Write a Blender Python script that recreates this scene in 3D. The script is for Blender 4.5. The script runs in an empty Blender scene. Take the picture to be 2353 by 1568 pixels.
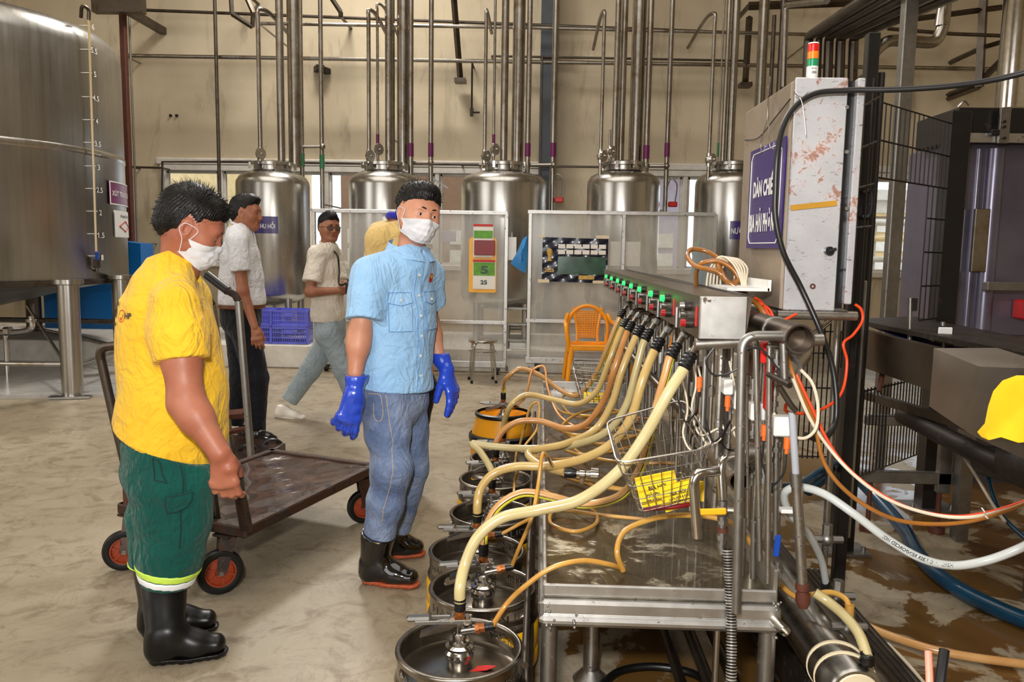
import bpy, bmesh, math, random
import numpy as np
from mathutils import Vector, Matrix
random.seed(7); np.random.seed(7)
sc = bpy.context.scene
col = sc.collection
PI = math.pi
# ---------------------------------------------------------------- camera
FPX, CX, CY = 1820.0, 1176.5, 784.0
CAM = Vector((0, 0, 1.40))
_y = Vector((0.0371, -0.1132, 1.0)).normalized()        # world +Y seen from the camera (right, down, forward)
_d = Vector((-0.0157, 1.0, 0.1138)); _d = (_d - _y * _d.dot(_y)).normalized()   # world -Z
_x = _d.cross(_y).normalized()                            # world +X in (right, down, forward)
if _x.x < 0: _x = -_x
CR = Vector((_x.x, _y.x, -_d.x)); CDN = Vector((_x.y, _y.y, -_d.y)); CF = Vector((_x.z, _y.z, -_d.z))
cd = bpy.data.cameras.new('camera'); cam = bpy.data.objects.new('camera', cd); col.objects.link(cam)
cd.sensor_width = 36; cd.lens = FPX / 2353 * 36; cd.clip_end = 200; cd.clip_start = 0.02
cam.matrix_world = Matrix(((CR.x, -CDN.x, -CF.x, CAM.x), (CR.y, -CDN.y, -CF.y, CAM.y), (CR.z, -CDN.z, -CF.z, CAM.z), (0, 0, 0, 1)))
sc.camera = cam
def ray(px, py): return (CF + CR * ((px - CX) / FPX) + CDN * ((py - CY) / FPX))
def P(px, py, Y):
    r = ray(px, py); return CAM + r * ((Y - CAM.y) / r.y)
def G(px, py, z=0.0):
    r = ray(px, py); return CAM + r * ((z - CAM.z) / r.z)
# ---------------------------------------------------------------- world, light, exposure
sc.view_settings.view_transform = 'Standard'; sc.view_settings.look = 'None'
sc.view_settings.gamma = 1; sc.view_settings.use_curve_mapping = False
sc.view_settings.exposure = 0.30
sc.cycles.use_denoising = True
sc.cycles.max_bounces = 8; sc.cycles.diffuse_bounces = 3; sc.cycles.glossy_bounces = 4
sc.cycles.transmission_bounces = 6; sc.cycles.transparent_max_bounces = 16
sc.cycles.sample_clamp_indirect = 6
sc.cycles.caustics_reflective = False; sc.cycles.caustics_refractive = False
w = bpy.data.worlds.new('world'); sc.world = w; w.use_nodes = True
w.node_tree.nodes['Background'].inputs[0].default_value = (0.86, 0.93, 1.0, 1)
w.node_tree.nodes['Background'].inputs[1].default_value = 2.2
def area(name, loc, target, size, power, color=(1, 1, 1), sy=None, spread=None):
    l = bpy.data.lights.new(name, 'AREA'); l.energy = power; l.color = color
    l.shape = 'RECTANGLE'; l.size = size; l.size_y = sy or size
    if spread: l.spread = spread
    o = bpy.data.objects.new(name, l); col.objects.link(o); o.location = loc
    o.rotation_euler = (Vector(target) - Vector(loc)).to_track_quat('-Z', 'Y').to_euler()
    return o
area('camera_flash', (-0.12, -0.02, 1.78), (0.1, 5, 1.15), 0.15, 68, (1, .985, .96))
area('skylight', (-1.5, 4.0, 7.6), (-1.5, 4.0, 0), 9, 330, (1, .97, .92), 7)
area('skylight', (-2.6, 10.6, 7.3), (-2.6, 6.0, 0), 1.6, 330, (1, .96, .9), 1.0)
area('rear_reflection_fill', (-2.5, -4.6, 3.2), (0.5, 6, 1.6), 6, 210, (.97, .98, 1), 4)  # added area lamp behind the camera, giving the metal something to reflect
area('left_area', (-8.6, 3.0, 3.0), (0, 6, 1.2), 5, 120, (.97, .98, 1), 4)  # unseen soft area lamp at the left wall, which has no opening
# ---------------------------------------------------------------- mesh helpers
def V(*a): return Vector(a)
class MB:
    def __init__(s): s.v = []; s.f = []; s.m = []; s.uv = {}; s.mi = 0
    def add(s, vs, fs, uvs=None):
        b = len(s.v); s.v.extend([tuple(p) for p in vs])
        for i, f in enumerate(fs):
            if uvs is not None: s.uv[len(s.f)] = uvs[i]
            s.f.append(tuple(b + k for k in f)); s.m.append(s.mi)
        return s
    def box(s, c, size, rot=None, bev=0.0):
        c = Vector(c); h = Vector(size) / 2; R = rot if rot is not None else Matrix.Identity(3)
        if isinstance(R, (int, float)): R = Matrix.Rotation(R, 3, 'Z')
        if bev <= 0:
            vs = [c + R @ Vector((x * h.x, y * h.y, z * h.z)) for x in (-1, 1) for y in (-1, 1) for z in (-1, 1)]
            return s.add(vs, [(0, 1, 3, 2), (4, 6, 7, 5), (0, 4, 5, 1), (2, 3, 7, 6), (0, 2, 6, 4), (1, 5, 7, 3)])
        b = min(bev, h.x * .98, h.y * .98, h.z * .98); vs = []; idx = {}
        for x in (-1, 1):
            for y in (-1, 1):
                for z in (-1, 1):
                    for a in range(3):
                        q = Vector((x * (h.x - b), y * (h.y - b), z * (h.z - b))); q[a] = (x, y, z)[a] * h[a]
                        idx[(x, y, z, a)] = len(vs); vs.append(c + R @ q)
        fs = []
        for a in range(3):
            o = [i for i in range(3) if i != a]
            for sg in (-1, 1):
                q = []
                for (p, r) in ((-1, -1), (1, -1), (1, 1), (-1, 1)):
                    k = [0, 0, 0]; k[a] = sg; k[o[0]] = p; k[o[1]] = r; q.append(idx[(*k, a)])
                if (sg > 0) == (a == 1): q.reverse()
                fs.append(tuple(q))
        for a in range(3):
            o = [i for i in range(3) if i != a]
            for p in (-1, 1):
                for r in (-1, 1):
                    k0 = [0, 0, 0]; k0[a] = -1; k0[o[0]] = p; k0[o[1]] = r
                    k1 = list(k0); k1[a] = 1
                    fs.append((idx[(*k0, o[0])], idx[(*k0, o[1])], idx[(*k1, o[1])], idx[(*k1, o[0])]))
        for x in (-1, 1):
            for y in (-1, 1):
                for z in (-1, 1): fs.append(tuple(idx[(x, y, z, a)] for a in range(3)))
        return s.add(vs, fs)
    def cyl(s, p0, p1, r0, r1=None, n=16, caps=True):
        p0 = Vector(p0); p1 = Vector(p1); r1 = r0 if r1 is None else r1
        ax = (p1 - p0).normalized(); t = Vector((0, 0, 1)) if abs(ax.z) < .9 else Vector((1, 0, 0))
        u = ax.cross(t).normalized(); w_ = ax.cross(u)
        vs = []
        for p, r in ((p0, r0), (p1, r1)):
            for i in range(n):
                a = 2 * PI * i / n; vs.append(p + u * (math.cos(a) * r) + w_ * (math.sin(a) * r))
        L = (p1 - p0).length
        fs = [(i, (i + 1) % n, n + (i + 1) % n, n + i) for i in range(n)]
        uv = [((i / n, 0), ((i + 1) / n, 0), ((i + 1) / n, L), (i / n, L)) for i in range(n)]
        if caps:
            fs += [tuple(range(n))[::-1], tuple(range(n, 2 * n))]; uv += [[(0, 0)] * n] * 2
        return s.add(vs, fs, uv)
    def lathe(s, prof, c=(0, 0, 0), n=24, axis=(0, 0, 1), sx=1, sy=1, a0=0, a1=2 * PI, start=None):
        c = Vector(c); ax = Vector(axis).normalized(); t = Vector((1, 0, 0)) if abs(ax.x) < .9 else Vector((0, 1, 0))
        if start is not None: t = Vector(start)
        u = (t - ax * t.dot(ax)).normalized(); w_ = ax.cross(u)
        full = abs(a1 - a0 - 2 * PI) < 1e-6; N = n if full else n + 1; vs = []
        for (r, z) in prof:
            for i in range(N):
                a = a0 + (a1 - a0) * i / n
                vs.append(c + ax * z + u * (math.cos(a) * r * sx) + w_ * (math.sin(a) * r * sy))
        fs = []; uv = []; L = 0
        for k in range(len(prof) - 1):
            dl = math.hypot(prof[k + 1][0] - prof[k][0], prof[k + 1][1] - prof[k][1])
            for i in range(n):
                j = (i + 1) % N
                fs.append((k * N + i, k * N + j, (k + 1) * N + j, (k + 1) * N + i))
                uv.append(((i / n, L), ((i + 1) / n, L), ((i + 1) / n, L + dl), (i / n, L + dl)))
            L += dl
        return s.add(vs, fs, uv)
    def tube(s, pts, r, n=10, spline=True, step=None, caps=True, closed=False, twist=0.0):
        pts = [Vector(p) for p in pts]
        if spline and len(pts) > 2: pts, tt = catmull(pts, step or max(0.008, (r if not callable(r) else r(0)) * 1.2), closed)
        N = len(pts); L = [0]
        for i in range(1, N): L.append(L[-1] + (pts[i] - pts[i - 1]).length)
        vs = []; u = None; tot = L[-1] or 1
        for i in range(N):
            if closed: t = pts[(i + 1) % N] - pts[i - 1]
            else: t = (pts[min(i + 1, N - 1)] - pts[max(i - 1, 0)])
            t.normalize()
            if u is None:
                q = Vector((0, 0, 1)) if abs(t.z) < .9 else Vector((0, 1, 0)); u = (q - t * q.dot(t)).normalized()
            else:
                u = u - t * u.dot(t)
                u = u.normalized() if u.length > 1e-6 else t.orthogonal().normalized()
            w_ = t.cross(u); rr = r(L[i] / tot) if callable(r) else r; tw = twist * L[i]
            for k in range(n):
                a = 2 * PI * k / n + tw; vs.append(pts[i] + u * (math.cos(a) * rr) + w_ * (math.sin(a) * rr))
        fs = []; uv = []
        for i in range(N - 1 + (1 if closed else 0)):
            j = (i + 1) % N; Lj = L[j] if j else tot
            for k in range(n):
                fs.append((i * n + k, i * n + (k + 1) % n, j * n + (k + 1) % n, j * n + k))
                uv.append(((k / n, L[i]), ((k + 1) / n, L[i]), ((k + 1) / n, Lj), (k / n, Lj)))
        if caps and not closed:
            fs += [tuple(range(n))[::-1], tuple(range((N - 1) * n, N * n))]; uv += [[(0, 0)] * n] * 2
        return s.add(vs, fs, uv)
    def sph(s, c, r, n=12, m=8, R=None):
        c = Vector(c); r = Vector(r) if hasattr(r, '__len__') else Vector((r, r, r)); R = R or Matrix.Identity(3)
        vs = []; fs = []
        for i in range(1, m):
            th = PI * i / m
            for k in range(n):
                a = 2 * PI * k / n; vs.append(c + R @ Vector((r.x * math.sin(th) * math.cos(a), r.y * math.sin(th) * math.sin(a), r.z * math.cos(th))))
        t = len(vs); vs += [c + R @ Vector((0, 0, r.z)), c - R @ Vector((0, 0, r.z))]
        for i in range(m - 2):
            for k in range(n): fs.append((i * n + k, (i + 1) * n + k, (i + 1) * n + (k + 1) % n, i * n + (k + 1) % n))
        for k in range(n):
            fs.append((t, k, (k + 1) % n)); b = (m - 2) * n; fs.append((t + 1, b + (k + 1) % n, b + k))
        return s.add(vs, fs)
    def prism(s, poly, org, ux, uy, d):
        """polygon (2D points in the ux, uy plane at org) extruded by vector d"""
        org = Vector(org); ux = Vector(ux); uy = Vector(uy); d = Vector(d); n = len(poly)
        a = [org + ux * p[0] + uy * p[1] for p in poly]; b = [q + d for q in a]
        fs = [tuple(range(n))[::-1], tuple(range(n, 2 * n))] + [(i, (i + 1) % n, n + (i + 1) % n, n + i) for i in range(n)]
        return s.add(a + b, fs)
    def grid(s, fn, nu, nv, uvscale=None):
        vs = [fn(i / nu, j / nv) for j in range(nv + 1) for i in range(nu + 1)]
        fs = []; uv = []
        for j in range(nv):
            for i in range(nu):
                a = j * (nu + 1) + i; fs.append((a, a + 1, a + nu + 2, a + nu + 1))
                uv.append(((i / nu, j / nv), ((i + 1) / nu, j / nv), ((i + 1) / nu, (j + 1) / nv), (i / nu, (j + 1) / nv)))
        return s.add(vs, fs, uv)
    def build(s, name, mat, parent=None, sharp=35, kind=None):
        me = bpy.data.meshes.new(name); me.from_pydata(s.v, [], s.f)
        mats = mat if isinstance(mat, (list, tuple)) else [mat]
        for m in mats: me.materials.append(m)
        if len(mats) > 1: me.polygons.foreach_set('material_index', s.m)
        if s.uv:
            ul = me.uv_layers.new(name='UVMap'); data = np.zeros(len(me.loops) * 2, dtype=np.float32); p = 0
            for i, f in enumerate(s.f):
                if i in s.uv:
                    for k, q in enumerate(s.uv[i]): data[(p + k) * 2] = q[0]; data[(p + k) * 2 + 1] = q[1]
                p += len(f)
            ul.data.foreach_set('uv', data)
        me.polygons.foreach_set('use_smooth', [True] * len(me.polygons))
        me.update()
        if sharp is not None:
            try: me.set_sharp_from_angle(angle=math.radians(sharp))
            except Exception: pass
        me.validate(clean_customdata=False)
        return link(name, me, parent, kind)
def link(name, me, parent=None, kind=None):
    o = bpy.data.objects.new(name, me); col.objects.link(o)
    if parent is not None:
        o.parent = parent; o.matrix_parent_inverse = MW(parent).inverted()
    if kind: o['kind'] = kind
    return o
def MW(o):
    m = o.matrix_basis.copy()
    if o.parent is not None: m = MW(o.parent) @ o.matrix_parent_inverse @ m
    return m
def catmull(pts, step, closed=False):
    out = []; n = len(pts)
    segs = n if closed else n - 1
    for i in range(segs):
        p1 = pts[i]; p2 = pts[(i + 1) % n]
        p0 = pts[i - 1] if (i > 0 or closed) else p1 * 2 - p2
        p3 = pts[(i + 2) % n] if (i + 2 < n or closed) else p2 * 2 - p1
        L = (p2 - p1).length; k = max(1, int(math.ceil(L / step)))
        # centripetal parameterisation keeps loops round
        t0 = 0.0; t1 = t0 + max((p1 - p0).length, 1e-5) ** .5; t2 = t1 + max(L, 1e-5) ** .5; t3 = t2 + max((p3 - p2).length, 1e-5) ** .5
        for j in range(k):
            t = t1 + (t2 - t1) * j / k
            A1 = p0 * ((t1 - t) / (t1 - t0)) + p1 * ((t - t0) / (t1 - t0)); A2 = p1 * ((t2 - t) / (t2 - t1)) + p2 * ((t - t1) / (t2 - t1))
            A3 = p2 * ((t3 - t) / (t3 - t2)) + p3 * ((t - t2) / (t3 - t2))
            B1 = A1 * ((t2 - t) / (t2 - t0)) + A2 * ((t - t0) / (t2 - t0)); B2 = A2 * ((t3 - t) / (t3 - t1)) + A3 * ((t - t1) / (t3 - t1))
            out.append(B1 * ((t2 - t) / (t2 - t1)) + B2 * ((t - t1) / (t2 - t1)))
    if not closed: out.append(pts[-1].copy())
    return out, None
def tag(o, label, cat, group=None):
    o['label'] = label; o['category'] = cat
    if group: o['group'] = group
    return o
def thing(name, loc, label, cat, group=None):
    o = bpy.data.objects.new(name, None); col.objects.link(o); o.location = loc; o.empty_display_size = .1
    return tag(o, label, cat, group)
def struct(o): o['kind'] = 'structure'; return o
def one(name, mb, mat, label, cat, group=None, sharp=35):
    return tag(mb.build(name, mat, None, sharp), label, cat, group)
def dup(root, delta, label=None):
    """copy of a thing with its parts and sub-parts, moved by delta"""
    r = root.copy(); col.objects.link(r); r.location = root.location + Vector(delta)
    if label: r['label'] = label
    def rec(a, b):
        for ch in [c for c in col.objects if c.parent == a]:
            c = ch.copy(); col.objects.link(c); c.parent = b; rec(ch, c)
    rec(root, r); return r
def text_mesh(txt, size=1.0, extrude=0.0, bold=0.0):
    cu = bpy.data.curves.new('txt', 'FONT'); cu.body = txt; cu.size = size; cu.extrude = extrude; cu.offset = bold
    cu.align_x = 'CENTER'; cu.align_y = 'CENTER'; cu.resolution_u = 3
    o = bpy.data.objects.new('txt', cu); col.objects.link(o)
    dg = bpy.context.evaluated_depsgraph_get(); me = bpy.data.meshes.new_from_object(o.evaluated_get(dg))
    bpy.data.objects.remove(o); bpy.data.curves.remove(cu)
    vs = [v.co.copy() for v in me.vertices]; fs = [tuple(p.vertices) for p in me.polygons]; bpy.data.meshes.remove(me)
    return vs, fs
def text_to(mb, txt, org, ux, uy, width, height, bold=0.01, mapper=None):
    """lettering fitted to width x height, centred at org in the ux, uy plane (or bent by mapper(u, v))"""
    vs, fs = text_mesh(txt, 1.0, 0.0, bold)
    if not vs: return mb
    x0 = min(v.x for v in vs); x1 = max(v.x for v in vs); y0 = min(v.y for v in vs); y1 = max(v.y for v in vs)
    out = []
    for v in vs:
        a = ((v.x - x0) / (x1 - x0) - .5) * width; b = ((v.y - y0) / (y1 - y0) - .5) * height
        out.append(mapper(a, b) if mapper else Vector(org) + Vector(ux) * a + Vector(uy) * b)
    mb.add(out, fs); return mb
# ---------------------------------------------------------------- materials
def srgb(r, g, b): return tuple((((c / 255) / 12.92) if c / 255 <= .04045 else ((c / 255 + .055) / 1.055) ** 2.4) for c in (r, g, b)) + (1,)
class NT:
    def __init__(s, name):
        s.mat = bpy.data.materials.new(name); s.mat.use_nodes = True; s.t = s.mat.node_tree
        s.b = s.t.nodes['Principled BSDF']; s.tc = None
    def n(s, typ, **kw):
        x = s.t.nodes.new(typ)
        for k, v in kw.items():
            if k.startswith('_'): setattr(x, k[1:], v)
        return x
    def l(s, a, b): s.t.links.new(a, b)
    def coord(s, which='Object', scale=(1, 1, 1), rot=(0, 0, 0)):
        if s.tc is None: s.tc = s.n('ShaderNodeTexCoord')
        m = s.n('ShaderNodeMapping'); m.inputs['Scale'].default_value = scale; m.inputs['Rotation'].default_value = rot
        s.l(s.tc.outputs[which], m.inputs[0]); return m.outputs[0]
    def noise(s, vec, scale=5, detail=4, rough=.55, dist=0):
        x = s.n('ShaderNodeTexNoise'); x.inputs['Scale'].default_value = scale; x.inputs['Detail'].default_value = detail
        x.inputs['Roughness'].default_value = rough; x.inputs['Distortion'].default_value = dist; s.l(vec, x.inputs['Vector']); return x.outputs['Fac']
    def ramp(s, fac, stops, interp='LINEAR'):
        x = s.n('ShaderNodeValToRGB'); x.color_ramp.interpolation = interp
        while len(x.color_ramp.elements) < len(stops): x.color_ramp.elements.new(.5)
        for e, (p, c) in zip(x.color_ramp.elements, stops): e.position = p; e.color = c if len(c) == 4 else (*c, 1)
        s.l(fac, x.inputs[0]); return x.outputs[0]
    def mix(s, fac, a, b, mode='MIX'):
        x = s.n('ShaderNodeMix', _data_type='RGBA', _blend_type=mode)
        for k, q in ((0, fac), (6, a), (7, b)):
            if hasattr(q, 'is_linked') or hasattr(q, 'links'): s.l(q, x.inputs[k])
            elif k == 0: x.inputs[0].default_value = q
            else: x.inputs[k].default_value = q if len(q) == 4 else (*q, 1)
        return x.outputs[2]
    def math(s, op, a, b=None, c=None):
        x = s.n('ShaderNodeMath', _operation=op)
        for i, q in enumerate((a, b, c)):
            if q is None: continue
            if hasattr(q, 'links'): s.l(q, x.inputs[i])
            else: x.inputs[i].default_value = q
        return x.outputs[0]
    def bump(s, h, strength=.2, dist=.01):
        x = s.n('ShaderNodeBump'); x.inputs['Strength'].default_value = strength; x.inputs['Distance'].default_value = dist
        s.l(h, x.inputs['Height']); s.l(x.outputs[0], s.b.inputs['Normal']); return x
    def set(s, **kw):
        for k, v in kw.items():
            i = s.b.inputs[{'color': 'Base Color', 'rough': 'Roughness', 'metal': 'Metallic', 'trans': 'Transmission Weight', 'coat': 'Coat Weight', 'spec': 'Specular IOR Level', 'ior': 'IOR', 'alpha': 'Alpha', 'sss': 'Subsurface Weight', 'emit': 'Emission Color', 'estr': 'Emission Strength', 'sheen': 'Sheen Weight', 'croug': 'Coat Roughness', 'aniso': 'Anisotropic'}[k]]
            if hasattr(v, 'links'): s.l(v, i)
            elif isinstance(v, tuple) and len(v) == 3: i.default_value = (*v, 1)
            else: i.default_value = v
        return s
M = {}
def W4(c): return (c, c, c, 1)
def simple(name, c, rough=.5, metal=0, var=.12, scale=8, coat=0, bump=0, bscale=60, dirt=None, dirt_amt=.5, dscale=6, **kw):
    """plain colour with soft variation, optional dirt patches and fine relief"""
    t = NT(name); c = srgb(*c); v = t.coord()
    n = t.noise(v, scale, 5)
    lo = tuple(x * (1 - var) for x in c[:3]) + (1,); hi = tuple(min(1, x * (1 + var)) for x in c[:3]) + (1,)
    cc = t.ramp(n, [(.3, lo), (.7, hi)])
    if dirt:
        d = t.noise(v, dscale, 8, .65, .4); cc = t.mix(t.ramp(d, [(.5 + .25 * (1 - dirt_amt), W4(0)), (.62 + .25 * (1 - dirt_amt), W4(1))]), cc, srgb(*dirt))
    t.set(color=cc, rough=t.math('ADD', rough - .06, t.math('MULTIPLY', n, .12)), metal=metal, coat=coat, **kw)
    if bump: t.bump(t.noise(v, bscale, 3), bump, .004)
    M[name] = t.mat; return t
def metal(name, c=(200, 196, 190), rough=.28, stretch=(1, 1, 1), sscale=30, spots=None, spot_amt=.3, spscale=30, stain=None, bump=.05, metalv=1.0, svar=.25):
    t = NT(name); v = t.coord(); vs = t.coord('Object', stretch)
    n = t.noise(vs, sscale, 4, .6); big = t.noise(v, 1.7, 5, .6, .5)
    c = srgb(*c); cc = t.ramp(t.math('ADD', t.math('MULTIPLY', n, .5), t.math('MULTIPLY', big, .5)), [(.35, tuple(x * (1 - svar) for x in c[:3]) + (1,)), (.65, c)])
    mt = metalv
    if stain:
        d = t.ramp(t.noise(v, 3.5, 8, .65, .8), [(.5, W4(0)), (.68, W4(1))]); cc = t.mix(t.math('MULTIPLY', d, .75), cc, srgb(*stain))
    rr = t.math('ADD', rough - .08, t.math('MULTIPLY', t.math('ADD', n, big), .1))
    if spots:
        d = t.ramp(t.noise(v, spscale, 6, .7, .3), [(.66 - .16 * spot_amt, W4(0)), (.70 - .16 * spot_amt, W4(1))]); cc = t.mix(d, cc, srgb(*spots))
        rr = t.math('ADD', rr, t.math('MULTIPLY', d, .35)); t.set(metal=t.math('SUBTRACT', metalv, t.math('MULTIPLY', d, .7)))
    else: t.set(metal=mt)
    t.set(color=cc, rough=rr); 
    if bump: t.bump(n, bump, .003)
    M[name] = t.mat; return t
metal('tank_steel', (174, 172, 168), .30, (1, 1, .04), 22, bump=.04)
metal('vessel_steel', (190, 187, 181), .24, (1, 1, .05), 18, bump=.04)
metal('pipe_steel', (172, 166, 157), .27, (1, 1, 1), 25, stain=(126, 106, 82))
metal('pipe_dark', (110, 102, 94), .38, (1, 1, 1), 25, stain=(70, 52, 36))
metal('galv', (158, 155, 150), .42, (1, 1, 1), 22, spots=(96, 84, 70), spot_amt=.3, spscale=40)
metal('speckled_pipe', (186, 182, 175), .34, (1, 1, 1), 25, spots=(60, 50, 42), spot_amt=.42, spscale=55)
metal('chrome', (214, 211, 206), .14, (1, 1, 1), 30)
metal('keg_steel', (165, 158, 148), .25, (1, 1, .2), 20, stain=(88, 78, 66), bump=.08)
simple('keg_mark', (104, 96, 86), .5, metal=.5)
metal('keg_top', (150, 141, 128), .27, (1, 1, 1), 12, stain=(62, 54, 46), bump=.15)
metal('worn_alu', (206, 204, 200), .4, (1, 1, 1), 20, spots=(92, 78, 66), spot_amt=.3, spscale=24)
metal('brown_steel', (74, 52, 40), .36, (1, 1, 1), 12, spots=(40, 26, 20), spot_amt=.9, spscale=14, metalv=.5)
metal('box_steel', (140, 130, 118), .34, (1, .06, 1), 24, stain=(90, 76, 62))
metal('wire_steel', (196, 192, 186), .25)
metal('dark_iron', (60, 54, 48), .45, spots=(30, 24, 20), spot_amt=.6, metalv=.7)
simple('white_print', (232, 230, 226), .5, var=.03)
simple('black_rubber', (9, 9, 9), .38, var=.3, spec=.4)
simple('black_gloss', (10, 10, 11), .12, var=.2, coat=.6)
simple('black_plastic', (20, 20, 22), .35)
simple('tape_black', (14, 14, 15), .32, var=.4, scale=30, bump=.5, bscale=80)
simple('black_paint', (22, 21, 21), .32, dirt=(66, 48, 36), dirt_amt=.45, dscale=9)
simple('window_frame', (222, 216, 206), .45)
simple('column_paint', (70, 76, 82), .5)
simple('rust_paint', (84, 42, 28), .6, var=.3, scale=20)
simple('green_marker', (60, 128, 84), .5)
simple('brass', (176, 110, 62), .38, metal=.85, var=.35, scale=60)
simple('purple_sign', (52, 34, 106), .3, var=.08)
simple('maroon_sign', (108, 26, 84), .35, var=.06)
simple('red_plastic', (206, 34, 26), .35)
simple('orange_plastic', (245, 158, 22), .34, var=.08, coat=.2)
simple('orange_cable', (236, 72, 28), .4, var=.05)
simple('orange_plug', (240, 104, 32), .45)
simple('white_plastic', (226, 224, 218), .4, dirt=(150, 138, 120), dirt_amt=.25, dscale=20)
simple('blue_handle', (22, 68, 160), .35)
simple('yellow_handle', (240, 168, 32), .35, dirt=(190, 110, 20), dirt_amt=.3)
simple('yellow_paint', (236, 178, 26), .4, dirt=(70, 54, 34), dirt_amt=.35, dscale=8)
simple('blue_crate', (96, 102, 214), .4, coat=.3)
simple('blue_panel', (20, 116, 196), .35, var=.1, scale=2)
simple('blue_can', (52, 132, 196), .35)
simple('card_yellow', (244, 204, 14), .5, var=.03)
simple('paper', (236, 232, 224), .6, var=.04)
simple('black_print', (30, 27, 26), .6, var=.02)
simple('red_print', (200, 38, 34), .5, var=.04)
simple('cream_seal', (226, 210, 176), .5, var=.1)
simple('white_tie', (232, 230, 226), .45, var=.02)
simple('grey_pvc', (160, 162, 168), .4, var=.05)
simple('brown_hose', (150, 94, 36), .2, var=.2, coat=.6)
simple('blue_hose', (8, 58, 84), .3, var=.2, dirt=(14, 24, 34), dirt_amt=.55, dscale=26, coat=.3)
simple('cream_cable', (214, 200, 176), .4, var=.1)
simple('black_cable', (28, 27, 27), .4, var=.2, dirt=(96, 90, 82), dirt_amt=.1, dscale=30)
# glass and translucent sheets
t = NT('dirty_acrylic'); v = t.coord(); n = t.noise(t.coord('Object', (1, 1, .25)), 9, 6, .6)
t.set(color=(.70, .68, .62), rough=t.math('ADD', .12, t.math('MULTIPLY', n, .2)), alpha=t.math('ADD', .04, t.math('MULTIPLY', n, .5)), spec=.5); M['dirty_acrylic'] = t.mat
t = NT('window_glass'); t.set(color=(.9, .95, 1), rough=.03, trans=1.0, ior=1.02); M['window_glass'] = t.mat
t = NT('gauge_tube'); t.set(color=srgb(212, 188, 140), rough=.15, coat=.5); M['gauge_tube'] = t.mat
def lamp(name, c, s):
    t = NT(name); t.set(color=srgb(*c), emit=srgb(*c), estr=s, rough=.2); M[name] = t.mat
lamp('green_lamp', (30, 230, 90), 1.6); lamp('red_lamp', (150, 22, 26), .15)
# the wall: painted plaster, stained towards the right, with grime
t = NT('wall_paint'); v = t.coord()
a = t.noise(v, .8, 8, .6, .3); b = t.noise(t.coord('Object', (1, 1, .25)), 3.0, 8, .65, .6)
cc = t.ramp(a, [(.3, srgb(196, 180, 152)), (.7, srgb(222, 206, 176))])
cc = t.mix(t.ramp(b, [(.56, W4(0)), (.78, W4(.7))]), cc, srgb(126, 110, 90))
t.set(color=cc, rough=.75); t.bump(b, .1, .01); M['wall_paint'] = t.mat
# concrete floor: trowelled, stained, wet and brown around the machine
t = NT('floor_concrete'); v = t.coord()
a = t.noise(v, .9, 10, .62, .6); b = t.noise(v, 5.5, 9, .68, 1.1); f = t.noise(v, 60, 4, .7)
cc = t.ramp(a, [(.28, srgb(126, 112, 90)), (.48, srgb(152, 139, 116)), (.72, srgb(172, 160, 138))])
cc = t.mix(t.ramp(b, [(.50, W4(0)), (.64, W4(.75))]), cc, srgb(116, 99, 76))
cr = t.noise(t.coord('Object', (1, 1, 1)), 1.6, 10, .75, 2.2); cc = t.mix(t.ramp(t.math('ABSOLUTE', t.math('SUBTRACT', cr, .5)), [(.0, W4(.6)), (.006, W4(0))]), cc, srgb(86, 70, 52))
sx = t.n('ShaderNodeSeparateXYZ'); t.l(t.tc.outputs['Object'], sx.inputs[0])
edge = t.math('ADD', sx.outputs[0], t.math('MULTIPLY', t.math('SUBTRACT', t.noise(v, 2.2, 7, .6, .5), .5), 2.2))
wet = t.math('MULTIPLY', t.ramp(edge, [(.0, W4(0)), (.06, W4(1))]), 1.0)
wn = t.ramp(t.noise(v, 1.9, 6, .6, .9), [(.495, W4(1)), (.53, W4(.1))])
near = t.ramp(t.math('MULTIPLY', sx.outputs[1], .1), [(.50, W4(1)), (.72, W4(0))])
wet = t.math('MULTIPLY', t.math('MULTIPLY', wet, wn), near)
cc = t.mix(wet, cc, srgb(96, 68, 32))
sp = t.ramp(t.noise(v, 2.9, 5, .6, 1.4), [(.64, W4(0)), (.66, W4(.6))]); cc = t.mix(t.math('MULTIPLY', sp, .6), cc, srgb(84, 68, 48))
t.set(color=cc, rough=t.math('SUBTRACT', t.math('ADD', .30, t.math('MULTIPLY', b, .3)), t.math('MULTIPLY', wet, .33)))
t.bump(t.math('ADD', f, b), .08, .004); M['floor_concrete'] = t.mat
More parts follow.
